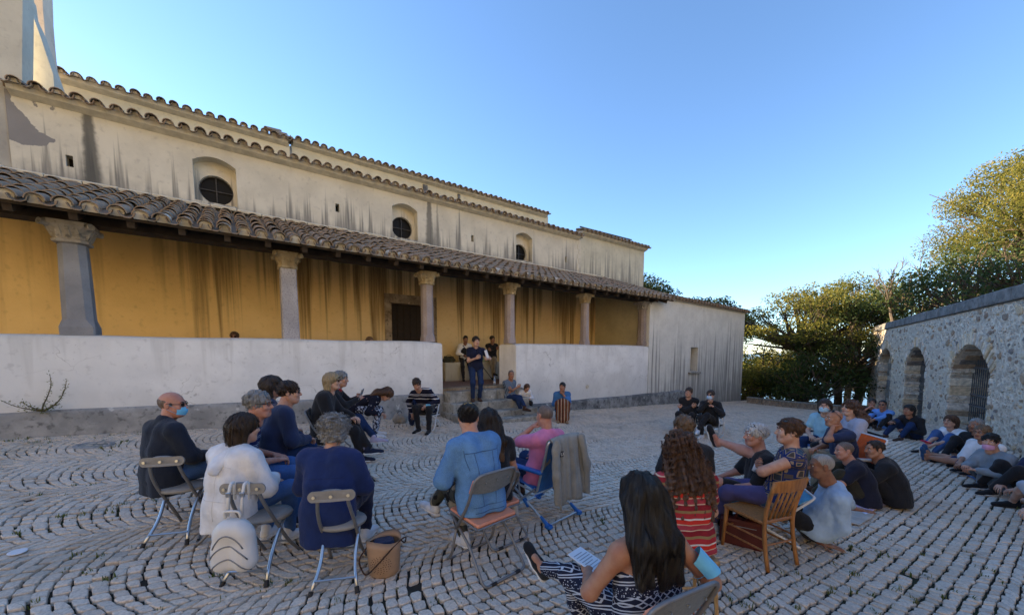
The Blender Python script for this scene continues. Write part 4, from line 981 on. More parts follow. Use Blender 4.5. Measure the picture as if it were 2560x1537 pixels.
def get_hand(kind, h):
    """right hand, wrist at origin, fingers +y, palm down, thumb on -x"""
    if (kind, h) in HANDS: return HANDS[(kind, h)]
    curl = {'relax': (.45, .55, .4), 'flat': (.05, .08, .05), 'grip': (1.2, 1.35, .8), 'point': (.3, .5, .3), 'half': (.8, .9, .6)}[kind]; s = SDF(h, .010)
    s.c((-.022, .012, 0), (-.026, .085, 0), .0155, .0145); s.c((.0, .01, 0), (-.003, .088, .001), .0165, .0145); s.c((.02, .012, 0), (.024, .082, -.001), .0155, .0135); s.c((0, -.03, 0), (0, .02, 0), .025, .022, k=.02)
    for i, (x, y, L, spr) in enumerate([(-.030, .090, (.040, .025, .020), -.10), (-.010, .094, (.045, .028, .021), -.02), (.011, .092, (.041, .026, .020), .05), (.030, .084, (.032, .020, .017), .14)]):
        p = np.array([x, y, 0.]); a = 0; f = 1+.12*i
        for j in range(3):
            a += curl[j]*f; d = np.array([math.sin(spr)*math.cos(a), math.cos(spr)*math.cos(a), -math.sin(a)]); q = p+d*L[j]; r = .0088-.0009*j-.0006*(i == 3); s.c(p, q, r, r-.0008, k=.004); p = q
    t0 = np.array([-.028, .022, -.004]); g = .5 if kind in ('grip', 'half') else 0.
    p1 = t0+np.array([-.030, .026, -.010-.014*g]); p2 = p1+np.array([-.014+.022*g, .030, -.008-.008*g]); p3 = p2+np.array([-.002+.016*g, .024, -.004]); s.c(t0, p1, .0135, .0105); s.c(p1, p2, .0102, .0092, k=.005); s.c(p2, p3, .0092, .0078, k=.004)
    HANDS[(kind, h)] = s.mesh(); return HANDS[(kind, h)]
SHOES = {}
def shoe_mesh(kind, up, so_):
    key = (kind, up.name, so_.name)
    if key in SHOES: return SHOES[key]
    if kind not in SHOES:
        s = SDF(.0095, .022); s.c((0, -.045, -.045), (0, .04, -.05), .040, .042); s.c((0, .04, -.052), (.004, .135, -.062), .043, .037); s.e((.006, .165, -.066), (.043, .045, .030))
        s.c((0, -.03, -.03), (0, -.02, .02 if kind == 'shoe' else -.0), .040, .043); s.cut((0, 0, -1), (0, 0, -.09)); V, F = s.mesh()
        q = SDF(.0095, .02); q.c((0, -.055, -.075), (0, .05, -.075), .041, .043); q.c((0, .05, -.075), (.006, .165, -.075), .046, .042); q.cut((0, 0, -1), (0, 0, -.0905)); q.cut((0, 0, 1), (0, 0, -.068)); V2, F2 = q.mesh()
        SHOES[kind] = (np.concatenate([V, V2]), np.concatenate([F, F2+len(V)]), [0]*len(F)+[1]*len(F2))
    V, F, mi = SHOES[kind]; me = mesh('shoe', V, F, [up, so_], True, mi); SHOES[key] = me; return me
# ---- cloth and skin materials
def skinm(c):
    k = ('skin', c)
    if k in _mc: return _mc[k]
    b = NB('skin'); v = b.co(); f = b.noise(v, 14, 4); col = b.mix(b.mr(f, .35, .7), c, (c[0]*.86, c[1]*.72, c[2]*.68)); m = b.fin(col, .55, b.bump(b.noise(v, 180, 2), .12, .002), spec=.35); b.b.inputs['Subsurface Weight'].default_value = .08; b.b.inputs['Subsurface Radius'].default_value = (.012, .004, .002)
    _mc[k] = m; return m
def lip(c): return plain('lips', (c[0]*.72, c[1]*.42, c[2]*.40), .5, .1, bump=0)
EYEW = plain('eye_white', (.62, .60, .57), .3, .02, bump=0); IRIS = plain('iris', (.03, .02, .015), .2, .05, bump=0)
def cloth(name, c, rough=.9, var=.2, bs=220, fold=.5):
    k = ('cloth', name, tuple(c))
    if k in _mc: return _mc[k]
    b = NB(name); v = b.co(); f = b.noise(v, 7, 4); wr = b.t.nodes.new('ShaderNodeVectorRotate'); b.l(v, wr.inputs[0]); wr.inputs['Angle'].default_value = .6; fw_ = b.noise(b.sc(wr.outputs[0], (1., 1., .32)), 9, 3, .55)
    col = b.ramp(f, [(.3, tuple(x*(1-var) for x in c)), (.7, tuple(min(1, x*(1+var)) for x in c))])
    m = b.fin(col, rough, b.bump(b.ma('ADD', b.ma('MULTIPLY', fw_, 1.), b.ma('MULTIPLY', b.noise(v, bs, 2), .10)), min(1., fold*1.6), .022), spec=.2); b.b.inputs['Sheen Weight'].default_value = .12
    _mc[k] = m; return m
def stripes(name, per, stops, ax=2, rough=.9, ph=0.):
    b = NB(name); v = b.co(); q = b.sep(v)[ax]; w = b.ma('ADD', b.ma('DIVIDE', q, per), b.ma('ADD', ph, b.ma('MULTIPLY', b.noise(v, 5, 2), .12)))
    c = b.ramp(b.ma('FRACT', w), stops, True); c = b.mix(b.mr(b.noise(v, 8, 4), .3, .8, 0, .35), c, b.mix(.5, c, (0, 0, 0))); return b.fin(c, rough, b.bump(b.noise(v, 12, 4), .5, .02), spec=.2)
def denim(name, c):
    k = ('denim', tuple(c))
    if k in _mc: return _mc[k]
    b = NB(name); v = b.co(); f = b.noise(v, 6, 5, .65); g = b.noise(v, 260, 2); col = b.mix(b.mr(f, .35, .68), tuple(x*.82 for x in c), tuple(min(1, x*1.18) for x in c)); col = b.mix(b.mr(g, .45, .6, 0, .3), col, tuple(min(1, x*1.9) for x in c))
    m = b.fin(col, .9, b.bump(b.noise(v, 13, 4, .6), .55, .02), spec=.2); _mc[k] = m; return m
def hairm(name, c, tip=None, gl=.42):
    k = ('hair', name, tuple(c))
    if k in _mc: return _mc[k]
    b = NB(name); v = b.co(); x, y, z = b.sep(v); an = b.ma('ARCTAN2', x, b.ma('ADD', y, .02)); st = b.noise(b.comb(b.ma('MULTIPLY', an, 9.), b.ma('MULTIPLY', z, 2.5), b.ma('MULTIPLY', y, 3.)), 5, 4, .65)
    col = b.mix(b.mr(st, .3, .7), tuple(q*.5 for q in c), tuple(min(1, q*1.6) for q in c))
    if tip is not None: col = b.mix(b.mr(z, -.12, -.42), col, b.mix(st, tip, tuple(q*.4 for q in tip)))
    m = b.fin(col, gl, b.bump(st, .8, .012), spec=.45); _mc[k] = m; return m
SK = {'light': (.52, .31, .225), 'fair': (.56, .36, .27), 'tan': (.40, .21, .135), 'brown': (.29, .155, .10), 'red': (.50, .26, .19)}
HC = {'black': (.012, .010, .009), 'dark': (.034, .021, .014), 'brown': (.085, .042, .022), 'chest': (.085, .045, .022), 'grey': (.23, .235, .24), 'salt': (.12, .12, .125), 'white': (.60, .60, .60), 'blond': (.38, .30, .18), 'sand': (.15, .095, .055), 'stub': (.16, .115, .09)}
# ---- hair
def hair_sdf(style, h, seed=0, L=.35):
    s = SDF(h, .03); f = True
    if style == 'fringe': s.e((0, -.016, .024), (.0795, .0995, .088)); s.cut((0, .25, 1), (0, 0, .034)); s.cut((0, 0, -1), (0, 0, -.075)); s.cut((0, 1, 0), (0, .03, 0)); s.noise = folds(seed, .0015, .02, 4)
    elif style == 'buzz': s.e((0, -.015, .0285), (.0772, .0978, .0878)); s.cut((0, 1, -.62), (0, .055, .06)); s.cut((0, 0, -1), (0, 0, -.06)); s.noise = folds(seed, .0008, .012, 4)
    elif style == 'crop': s.e((0, -.016, .034), (.082, .101, .090)); s.cut((0, 1, -.6), (0, .052, .05)); s.cut((0, 0, -1), (0, 0, -.062)); s.noise = folds(seed, .003, .03, 6)
    elif style == 'short': s.e((0, -.018, .035), (.089, .108, .096)); s.e((0, .105, -.045), (.072, .075, .092), 's', .02); s.cut((0, 0, -1), (0, 0, -.075)); s.noise = folds(seed, .004, .035, 7)
    elif style == 'curly': s.e((0, -.02, .03), (.118, .128, .115)); s.e((0, -.03, -.05), (.105, .10, .07)); s.e((0, .115, -.05), (.068, .085, .10), 's', .02); s.noise = folds(seed, .0048, .032, 14)
    elif style == 'bob':
        s.e((0, -.018, .033), (.092, .111, .098)); s.c((-.07, -.03, .0), (-.072, -.035, -.115), .034, .026); s.c((.07, -.03, .0), (.072, -.035, -.115), .034, .026); s.c((0, -.075, .0), (0, -.075, -.125), .058, .045); s.c((-.04, -.07, 0), (-.045, -.07, -.125), .05, .04); s.c((.04, -.07, 0), (.045, -.07, -.125), .05, .04)
        s.e((0, .105, -.045), (.062, .085, .098), 's', .02); s.noise = folds(seed, .003, .03, 6, .25)
    elif style in ('long', 'wavy'):
        s.e((0, -.018, .033), (.094, .113, .099)); w = 1.25 if style == 'wavy' else 1.0
        for i, x in enumerate((-.075, -.04, 0, .04, .075)): s.c((x, -.04-.03*(1-abs(x)/.08), .0), (x*1.35*w, -.125-.025*(1-abs(x)/.08), -L*.5), .048, .045*w); s.c((x*1.35*w, -.125-.02*(1-abs(x)/.08), -L*.5), (x*1.45*w, -.155, -L+.02*abs(x)/.07+.02*math.sin(i*3.)), .044*w, .026*w)
        s.e((0, .105, -.05), (.060, .088, .105), 's', .02); s.noise = folds(seed, .0035 if style == 'long' else .009, .05, 7, .2 if style == 'long' else .7)
    elif style == 'bun': s.e((0, -.018, .032), (.087, .107, .094)); s.e((0, -.105, .075), (.05, .045, .048)); s.e((0, .105, -.045), (.075, .078, .098), 's', .02); s.cut((0, 0, -1), (0, 0, -.085)); s.noise = folds(seed, .002, .025, 5)
    elif style == 'pony': s.e((0, -.018, .032), (.086, .106, .093)); s.c((0, -.10, -.02), (0, -.12, -.18), .03, .018); s.e((0, .105, -.045), (.072, .078, .096), 's', .02); s.noise = folds(seed, .002, .025, 5)
    return s
def strands(s, n, seed, seglen, nseg, w, curl=0., zmin=-9, out=.002):
    """fine locks combed over the hair surface"""
    r = np.random.default_rng(seed); d = r.normal(0, 1, (n, 3)); d[:, 2] = np.abs(d[:, 2])*1.0-.15; d /= np.linalg.norm(d, axis=1)[:, None]
    P = np.array([0, -.02, .035])+d*[.10, .115, .10]
    def grad(p):
        e = .004; g = np.stack([s.field(p+np.eye(3)[i]*e)-s.field(p-np.eye(3)[i]*e) for i in range(3)], 1); return g/np.maximum(1e-6, np.linalg.norm(g, axis=1))[:, None]
    off = r.uniform(-.001, out, n)
    def snap(p):
        for _ in range(2): p = p-grad(p)*(s.field(p)-off)[:, None]
        return p
    P = snap(P); pts = [P]; crown = np.array([0, -.045, .13]); ph = r.uniform(0, 6, n)
    for k in range(nseg):
        g = grad(P); v = (P-crown)*1.2+np.array([0, -.03, -.10]); v = v-g*(v*g).sum(1)[:, None]; v += np.cross(g, v)*(curl*np.sin(ph+k*1.1))[:, None]; v /= np.maximum(1e-6, np.linalg.norm(v, axis=1))[:, None]
        P = snap(P+v*seglen); pts.append(P)
    Q = np.stack(pts, 1); g = grad(Q.reshape(-1, 3)).reshape(Q.shape); t = np.gradient(Q, axis=1); sd = np.cross(g, t); sd /= np.maximum(1e-6, np.linalg.norm(sd, axis=2))[..., None]
    wd = (w*np.linspace(1, .25, nseg+1))[None, :, None]*r.uniform(.5, 1.2, n)[:, None, None]; V = np.stack([Q-sd*wd, Q+sd*wd], 2).reshape(-1, 3); K = nseg+1
    b = (np.arange(n)*K*2)[:, None]+np.arange(nseg)[None]*2; b = b.reshape(-1); F = np.stack([b, b+1, b+3, b+2], 1)
    ok = (V[F].mean(1)[:, 2] > zmin) & (s.field(V[F].mean(1)) < .012); 
    ed = np.linalg.norm(V[F[:, 0]]-V[F[:, 3]], axis=1); return V, F[ok & (ed < seglen*2)]
# ---- the figure
def ik(a, tgt, l1, l2, pole):
    a = np.array(a, float); tgt = np.array(tgt, float); d = tgt-a; L = np.linalg.norm(d); mx = (l1+l2)*.995
    if L > mx: d = d*mx/L; L = mx; tgt = a+d
    L = max(L, abs(l1-l2)*1.05+1e-4); x = (l1*l1-l2*l2+L*L)/(2*L); hgt = math.sqrt(max(0, l1*l1-x*x)); u = d/np.linalg.norm(d); p = np.array(pole, float); p = p-u*(p@u); p /= max(1e-6, np.linalg.norm(p)); return a+u*x+p*hgt, tgt
def rotm(y=0, p=0, r=0): return np.array((Matrix.Rotation(y, 3, 'Z') @ Matrix.Rotation(p, 3, 'X') @ Matrix.Rotation(r, 3, 'Y')))
def frame(yv, zv):
    y = yv/np.linalg.norm(yv); z = zv-y*(zv@y); z /= max(1e-6, np.linalg.norm(z)); x = np.cross(y, z); return np.stack([x, y, z], 1)
SEATLOG = []
def person(label, hp, Y, yaw=0., lean=.05, roll=0., hunch=.02, sc=.97, bulk=1., look=0., nod=0., tilt=0., skin='light', hair=('short', 'dark'), L=.35, ns=0,
           top=None, sleeve=2., tin=.016, hem=.10, topcut=None, topname='shirt', bottom=None, leg=2., bname='trousers', hands=None, palms=None, hk=('relax', 'relax'), epole=None,
           feet=None, knees=None, shoes=None, fdir=None, acc=(), res=.019, hres=.0075, group=None, hipz=None, pos=None, neckf=0., bust=0., skirt=None, collar=None, brow=None):
    yaw, look, nod, tilt = map(math.radians, (yaw, look, nod, tilt))
    H = np.array(pos if pos is not None else atY(hp[0], hp[1], Y)); Rw = rotm(yaw)
    t = np.array([math.sin(roll), math.sin(lean), math.cos(lean)*math.cos(roll)]); f = np.array([0, math.cos(lean), -math.sin(lean)]); f -= t*(f@t); f /= np.linalg.norm(f); rt = np.cross(f, t); up = np.array([0, 0, 1.])
    S0 = lambda u: t*u*sc+f*hunch*(u/.45)**2
    hoff = S0(.47)+t*.088*sc+up*.09*sc+np.array([0, .025, 0])+f*(.03+hunch*.45)+np.array([0, neckf, 0])
    pel = H-Rw@hoff; g = float(G(pel[0], pel[1])) if hipz is None else hipz
    root = empty('person', (pel[0], pel[1], g), yaw, label, 'person', group); hz = pel[2]-g; C = np.array([0, 0, hz]); S = lambda u: C+S0(u)
    SEATLOG.append((label[:40], round(hz, 2), [round(float(v), 2) for v in pel]))
    b = bulk*sc; Hl = C+hoff
    def ground_at(x, y): w = np.array([pel[0], pel[1], 0])+Rw@np.array([x, y, 0]); return (float(G(w[0], w[1]))-g) if hipz is None else 0.
    def loc_(q, rel):
        if isinstance(q[0], str):
            w = (gnd(q[1], q[2])+np.array([0, 0, q[3] if len(q) > 3 else 0])) if q[0] == 'g' else atY(q[1], q[2], q[3]); v = Rw.T@(w-np.array([pel[0], pel[1], g])); return v-(C if rel else 0)
        return np.array(q, float)
    ft = feet or ((.13, .44, 0), (-.13, .44, 0)); FT = []
    for q in ft:
        if isinstance(q[0], str): v = loc_(q, False); FT.append(v+np.array([0, 0, .09 if q[0] == 'g' else 0]))
        else: FT.append(np.array([q[0], q[1], q[2]+ground_at(q[0], q[1])+.09]))
    kp = knees or ((.12, .35, 1), (-.12, .35, 1)); legs = []
    for i, sd in enumerate((1, -1)):
        hj = C+rt*.092*sc*sd; kn, an = ik(hj, FT[i], .435*sc, .425*sc, kp[i]); legs.append((hj, kn, an))
    hd = hands or ((.10, .30, .10), (-.10, .30, .10)); arms = []; ep = epole or ((.8, -.6, -.6), (-.8, -.6, -.6))
    for i, sd in enumerate((1, -1)):
        sj = S(.418)+rt*.172*sc*sd; el, wr = ik(sj, C+loc_(hd[i], True), .285*sc, .255*sc, ep[i]); arms.append((sj, el, wr))
    def torso(s, d, hemz=0., wide=1.):
        s.c(C-rt*.07*sc, C+rt*.07*sc, .108*b+d)
        for sg in (-1, 1):
            s.c(S(.03)+rt*.055*sc*sg*wide, S(.22)+rt*.058*sc*sg, .108*b+d, .103*b+d); s.c(S(.22)+rt*.06*sc*sg, S(.39)+rt*.082*sc*sg, .104*b+d, .090*b+d); s.c(S(.455)+rt*.035*sc*sg, arms[0 if sg > 0 else 1][0], .056*sc+d*.6, .056*b**.5+d*.8)
            if bust: s.e(S(.33)+rt*.07*sg+f*.075*b, np.array([.062, .062, .062])*bust+d*.5)
    # skin, one continuous surface, with its head and hands
    s = SDF(res, .03); torso(s, -.006); s.c(S(.44), Hl-up*.055+np.array([0, -.03, 0]), .056*sc, .052*sc)
    for sj, el, wr in arms: s.c(sj, el, .050*b, .041*b); s.c(el, wr, .041*b, .027*sc)
    lt = -.014 if bottom is not None and leg >= .9 else 0.; ls = -.014 if bottom is not None and leg > 1.5 else 0.
    for hj, kn, an in legs: s.c(hj, kn, .080*b+lt, .056*b+min(lt, ls) if leg > 1.2 else .056*b); s.c(kn, kn+(an-kn)*.35, .054*b+ls, .055*b+ls); s.c(kn+(an-kn)*.35, an, .055*b+ls, .034*sc+ls*.5)
    for i, (hj, kn, an) in enumerate(legs): fd = fdir[i] if fdir else (.12 if i == 0 else -.12, 1, 0); fd = np.array(fd, float); fd /= np.linalg.norm(fd); s.c(an-up*.04, an-up*.055+fd*.13, .035, .025)
    V, F = s.mesh(); V = [V]; F = [F.tolist()]; mi = [np.zeros(len(F[0]), int)]; nv = len(V[0])
    def join(v, fl, m):
        nonlocal nv
        V.append(v); F.append([[i+nv for i in q] for q in fl]); mi.append(np.asarray(m)); nv += len(v)
    Rh = rotm(look, nod, tilt); hs = sc*1.02; hv, hf, hm = get_head(hres); join(hv*hs@Rh.T+Hl, hf, hm)
    pl = palms or ((0, 0, -1), (0, 0, -1))
    for i, (sj, el, wr) in enumerate(arms):
        v, fl = get_hand(hk[i], .0075 if hres > .006 else .0055); v = v.copy(); fl = fl.copy()
        if i == 1: v[:, 0] *= -1; fl = fl[:, ::-1]
        dr = wr-el
        if isinstance(pl[i], tuple) and len(pl[i]) == 6: dr = np.array(pl[i][3:], float)
        Fm = frame(dr, -np.array(pl[i][:3], float)); join(v*sc@Fm.T+wr, fl.tolist(), np.zeros(len(fl), int))
    sk = skinm(SK[skin]); hc = hair[1] if hair else 'stub'
    me = mesh('body', np.concatenate(V), sum(F, []), [sk, lip(SK[skin]), EYEW, IRIS, plain('brow', HC[brow or hc], .8, .1, bump=0)], True, np.concatenate(mi)); obj('body', me, root)
    sd_ = abs(hash(label)) % 1000 if False else sum(map(ord, label)) % 997
    topsdf = None
    if top is not None:
        s = topsdf = SDF(res, .028); torso(s, tin)
        if hem > 0:
            for sg in (-1, 1): s.c(S(.05)+rt*.06*sg, C-t*(hem+.10)+rt*.085*sg-f*.02-up*max(0, hem-.1)*.1, .106*b+tin, .110*b+tin)
        if hem > 0: s.pcut(-(t*.6+up*.4), C-t*hem)
        for sj, el, wr in arms:
            if sleeve > 0:
                q = min(sleeve, 1.); s.c(sj, sj+(el-sj)*q, .056*b+tin, .046*b+tin)
                if sleeve > 1: s.c(el, el+(wr-el)*(sleeve-1)*.97, .046*b+tin, .033*b+tin*.8)
        if collar: s.c(S(.455)+rt*.03, S(.455)-rt*.03, .066+tin*.3, k=.015); s.c(S(.45), S(.47)+t*collar, .062, .058, k=.012)
        else: s.e(S(.50)+f*.03, (.062, .062, .05), 's', .012)
        s.noise = folds(sd_, .0030, .16, 4, .45)+folds(sd_+1, .0011, .05, 4)
        for (nn, u, w) in (topcut or ()): s.cut(nn, S(u)+np.array(w))
        v, fl = s.mesh(); obj(topname, mesh(topname, v, fl, top, True), root)
    if bottom is not None:
        s = SDF(res, .03); s.c(C-rt*.07*sc, C+rt*.07*sc, .116*b); s.c(S(.0), S(.07), .116*b, .108*b)
        for hj, kn, an in legs:
            q = min(leg, 1.); s.c(hj, hj+(kn-hj)*q, .092*b, .070*b)
            if leg > 1: s.c(kn, kn+(an-kn)*(leg-1)*.93, .068*b, .050*sc)
        if skirt:
            m_ = (legs[0][1]+legs[1][1])/2; a_ = (legs[0][2]+legs[1][2])/2
            s.c(C, m_, .15*b, .13*b, k=.08); s.c(m_, m_*(1-skirt)+a_*skirt, .14, .17, k=.08)
        s.noise = folds(sd_+3, .0028, .12, 4)+folds(sd_+4, .001, .045, 3)
        v, fl = s.mesh(); obj(bname, mesh(bname, v, fl, bottom, True), root)
    if shoes is not None:
        for i, (hj, kn, an) in enumerate(legs):
            fd = fdir[i] if fdir else (.12 if i == 0 else -.12, 1, 0); me = shoe_mesh('shoe', *shoes); o = obj('shoe', me, root); Fm = frame(np.array(fd, float), up if not (fdir and len(fd) > 2 and abs(fd[2]) > .3) else (kn-an)); M4 = Matrix(Fm.tolist()).to_4x4(); M4.translation = Vector((an+np.array([0, 0, .0])).tolist()); o.matrix_local = M4 @ Matrix.Scale(sc, 4)
    HM = Matrix(Rh.tolist()).to_4x4(); HM.translation = Vector(Hl.tolist()); HM = HM @ Matrix.Scale(hs, 4)
    if hair:
        s = hair_sdf(hair[0], .009 if hres > .006 else .007, sd_, L); v, fl = s.mesh(); mt = hair[2] if len(hair) > 2 else hairm(hair[1]+'_hair', HC[hair[1]])
        if ns:
            lg = hair[0] in ('long', 'wavy', 'bob'); v2, f2 = strands(s, ns, sd_, .028 if lg else .016, int(L/.026) if hair[0] in ('long', 'wavy') else (9 if lg else 7), .0032 if lg else .0028, {'curly': 1.6, 'wavy': .55}.get(hair[0], .12), out=.012 if hair[0] in ('curly', 'wavy') else .006)
            fl = np.concatenate([fl, f2+len(v)]); v = np.concatenate([v, v2])
        o = obj('hair', mesh('hair', v, fl, mt, True), root); o.matrix_local = HM
    for a in acc: add_acc(a, root, HM)
    root['_j'] = 0; del root['_j']
    return root, dict(C=C, S=S, H=Hl, arms=arms, legs=legs, rt=rt, f=f, t=t, HM=HM, Rh=Rh, b=b, sc=sc, top=topsdf)
M_GLASSF = plain('glasses_frame', (.015, .014, .014), .35, .1, bump=0); M_LENS = NB('dark_lens').fin((.01, .01, .012), .1, spec=.7)
def mask_mat(c): return plain('mask_cloth', c, .85, .06, 20, .2, 90)
def add_acc(a, root, HM):
    kind = a[0] if isinstance(a, tuple) else a; m = MB()
    if kind in ('glasses', 'sunglasses', 'sunglasses_up', 'glasses_up'):
        for d in (-1, 1):
            P = [(d*.034+.022*math.cos(q)*1.05, .102-.012*abs(math.cos(q)*d+.2), .004+.016*math.sin(q)) for q in np.linspace(0, 2*PI, 12, endpoint=False)]; m.tube(P, .0026, 5, closed=True)
            if kind.startswith('sun'): k = len(m.V); m.add(P, [tuple(range(12))], 1)
            m.tube([(d*.056, .096, .008), (d*.078, .05, .008), (d*.084, -.012, .010), (d*.082, -.03, -.004)], .0028, 5)
        m.tube([(-.014, .103, .008), (.014, .103, .008)], .0025, 5); o = m.build('sunglasses' if kind.startswith('sun') else 'glasses', [M_GLASSF, M_LENS], root); R_ = Matrix.Identity(4)
        if kind.endswith('_up'): R_ = Matrix.Translation((0, -.022, .028)) @ Matrix.Rotation(math.radians(48), 4, 'X') @ Matrix.Scale(1.06, 4)
        o.matrix_local = HM @ R_
    elif kind == 'mask':
        col = a[1] if len(a) > 1 else (.30, .58, .74); dz = a[2] if len(a) > 2 else 0.; V = []; nu, nv = 11, 7
        for j in range(nv):
            for i in range(nu):
                u = -1+2*i/(nu-1); w = -1+2*j/(nv-1); an = u*1.12; z = -.058+w*.044*(1-.30*abs(u))+dz; r = 1+.10*(1-abs(w))*(1-abs(u)); bp = .006*math.sin(w*7)*(1-abs(u)); V.append((.071*math.sin(an), .020+.086*math.cos(an)*r*(1-.10*(w < -.5))+bp*.3, z))
        F = [(j*nu+i, j*nu+i+1, (j+1)*nu+i+1, (j+1)*nu+i) for j in range(nv-1) for i in range(nu-1)]; n = len(V); V2 = [(v[0]*1.03, v[1]+.003, v[2]) for v in V]; m.add(V2, F)
        for d in (-1, 1): m.tube([(d*.066, .055, -.03+dz), (d*.082, .0, .005), (d*.083, -.028, -.005), (d*.08, -.01, -.04), (d*.066, .055, -.08+dz)], .0016, 4)
        o = m.build('face_mask', mask_mat(col), root, True); o.matrix_local = HM
    elif kind == 'tie':
        m.tube([(.050*math.cos(q), -.088+.02*math.sin(q), .072+.050*math.sin(q)) for q in np.linspace(-.4, 3.6, 14)], [.006]*14, 6); o = m.build('hair_tie', plain('yellow_hair_tie', (.62, .45, .12), .7), root); o.matrix_local = HM
# ================================================================ chairs
M_STEEL = NB('chrome_tube').fin((.50, .52, .55), .28, metal=.9); M_GTUBE = plain('grey_painted_tube', (.20, .20, .205), .45, .12, 20, .05, metal=.35)
M_PLATE = plain('grey_plastic_plate', (.24, .235, .225), .5, .1, 20, .05); M_RUB2 = plain('black_rubber', (.018, .018, .02), .7, .1); M_PEACH2 = plain('peach_vinyl', (.68, .27, .16), .5, .08, 12, .08)
M_GPANEL = plain('grey_hammered_panel', (.20, .215, .22), .42, .15, 60, .3, 90, metal=.2); M_ALU = NB('aluminium_tube').fin((.62, .63, .64), .32, metal=.85); M_WTUBE = plain('white_tube', (.68, .69, .70), .4, .04, bump=0)
M_BLUEP = plain('blue_plastic', (.02, .14, .52), .4, .08, bump=0); M_BLUEF = cloth('blue_fabric', (.03, .16, .50)); M_BLKF = cloth('black_fabric', (.015, .015, .017)); M_ORANGE = cloth('orange_fabric', (.75, .12, .02)); M_LBLUE = cloth('light_blue_fabric', (.10, .42, .70))
def woodm(name, c):
    b = NB(name); v = b.co(); g = b.noise(b.sc(v, (6., 6., .8)), 8, 4, .6); col = b.mix(b.mr(g, .3, .7), tuple(q*.72 for q in c), tuple(min(1, q*1.2) for q in c)); return b.fin(col, .42, b.bump(g, .15, .004), spec=.45)
M_OAK = woodm('honey_wood', (.36, .155, .045)); M_PINEW = woodm('pale_wood', (.42, .25, .10))
def stool_chair(label, loc, yaw, hs=.43, group='low folding chairs with plate backs'):
    t = empty('folding_chair', loc, yaw, label, 'chair', group); k = hs/.43
    z = lambda v: v*k
    m = MB(); m.tube(fillet([(.135, .24, .01), (.115, .12, z(.16)), (.118, -.08, z(.47)), (.105, -.16, z(.62)), (.085, -.185, z(.755)), (-.085, -.185, z(.755)), (-.105, -.16, z(.62)), (-.118, -.08, z(.47)), (-.115, .12, z(.16)), (-.135, .24, .01)], .09, 6), .0125, 8); m.build('back_frame', M_GTUBE, t, True)
    for sd in (-1, 1):
        m = MB(); m.tube(fillet([(sd*.125, .12, z(.415)), (sd*.120, .02, z(.33)), (sd*.112, -.10, z(.16)), (sd*.15, -.235, .02)], .10, 6), .0125, 8); l = m.build('leg', M_STEEL, t, True)
        m = MB(); m.tube([(sd*.1465, -.222, .035), (sd*.153, -.246, -.004)], .016, 8); m.build('rubber_foot', M_RUB2, l)
    for q in ([(-.135, -.19, .085), (.135, -.19, .085)], [(-.118, .15, .13), (.118, .15, .13)]): m = MB(); m.tube(q, .008, 6); m.build('cross_bar', M_STEEL, t)
    pl = []
    for i in range(25):
        a = 2*PI*i/24; pl.append((.115*(1 if math.cos(a) > 0 else -1)*(abs(math.cos(a)) > .02)+.038*math.cos(a), .038*math.sin(a)))
    m = MB(); V = []; n = 24
    for yy in (-.006, .006):
        for (x, zz) in pl[:n]: V.append((x, yy+.35*x*x, zz))
    m.add(V, [tuple(range(n-1, -1, -1)), tuple(range(n, 2*n))]+[(i, (i+1) % n, n+(i+1) % n, n+i) for i in range(n)]); o = m.build('back_plate', M_PLATE, t); o.location = (0, -.198, z(.72)); o.rotation_euler = (-.15, 0, 0)
    for x in (-.11, 0, .11): s = MB(); s.tube([(x, -.216+.35*x*x, z(.72)), (x, -.224+.35*x*x, z(.72))], .011, 8); s.build('rivet', M_STEEL, o).matrix_parent_inverse = Matrix.Translation((0, .198, -z(.72)))
    m = MB(); m.lathe([(.12, -.012), (.165, -.006), (.172, .008), (.165, .022), (.10, .030)], 24, fx=1.02, fy=.92); s = m.build('seat', M_PLATE, t, True); s.location = (0, .07, hs-.03); return t
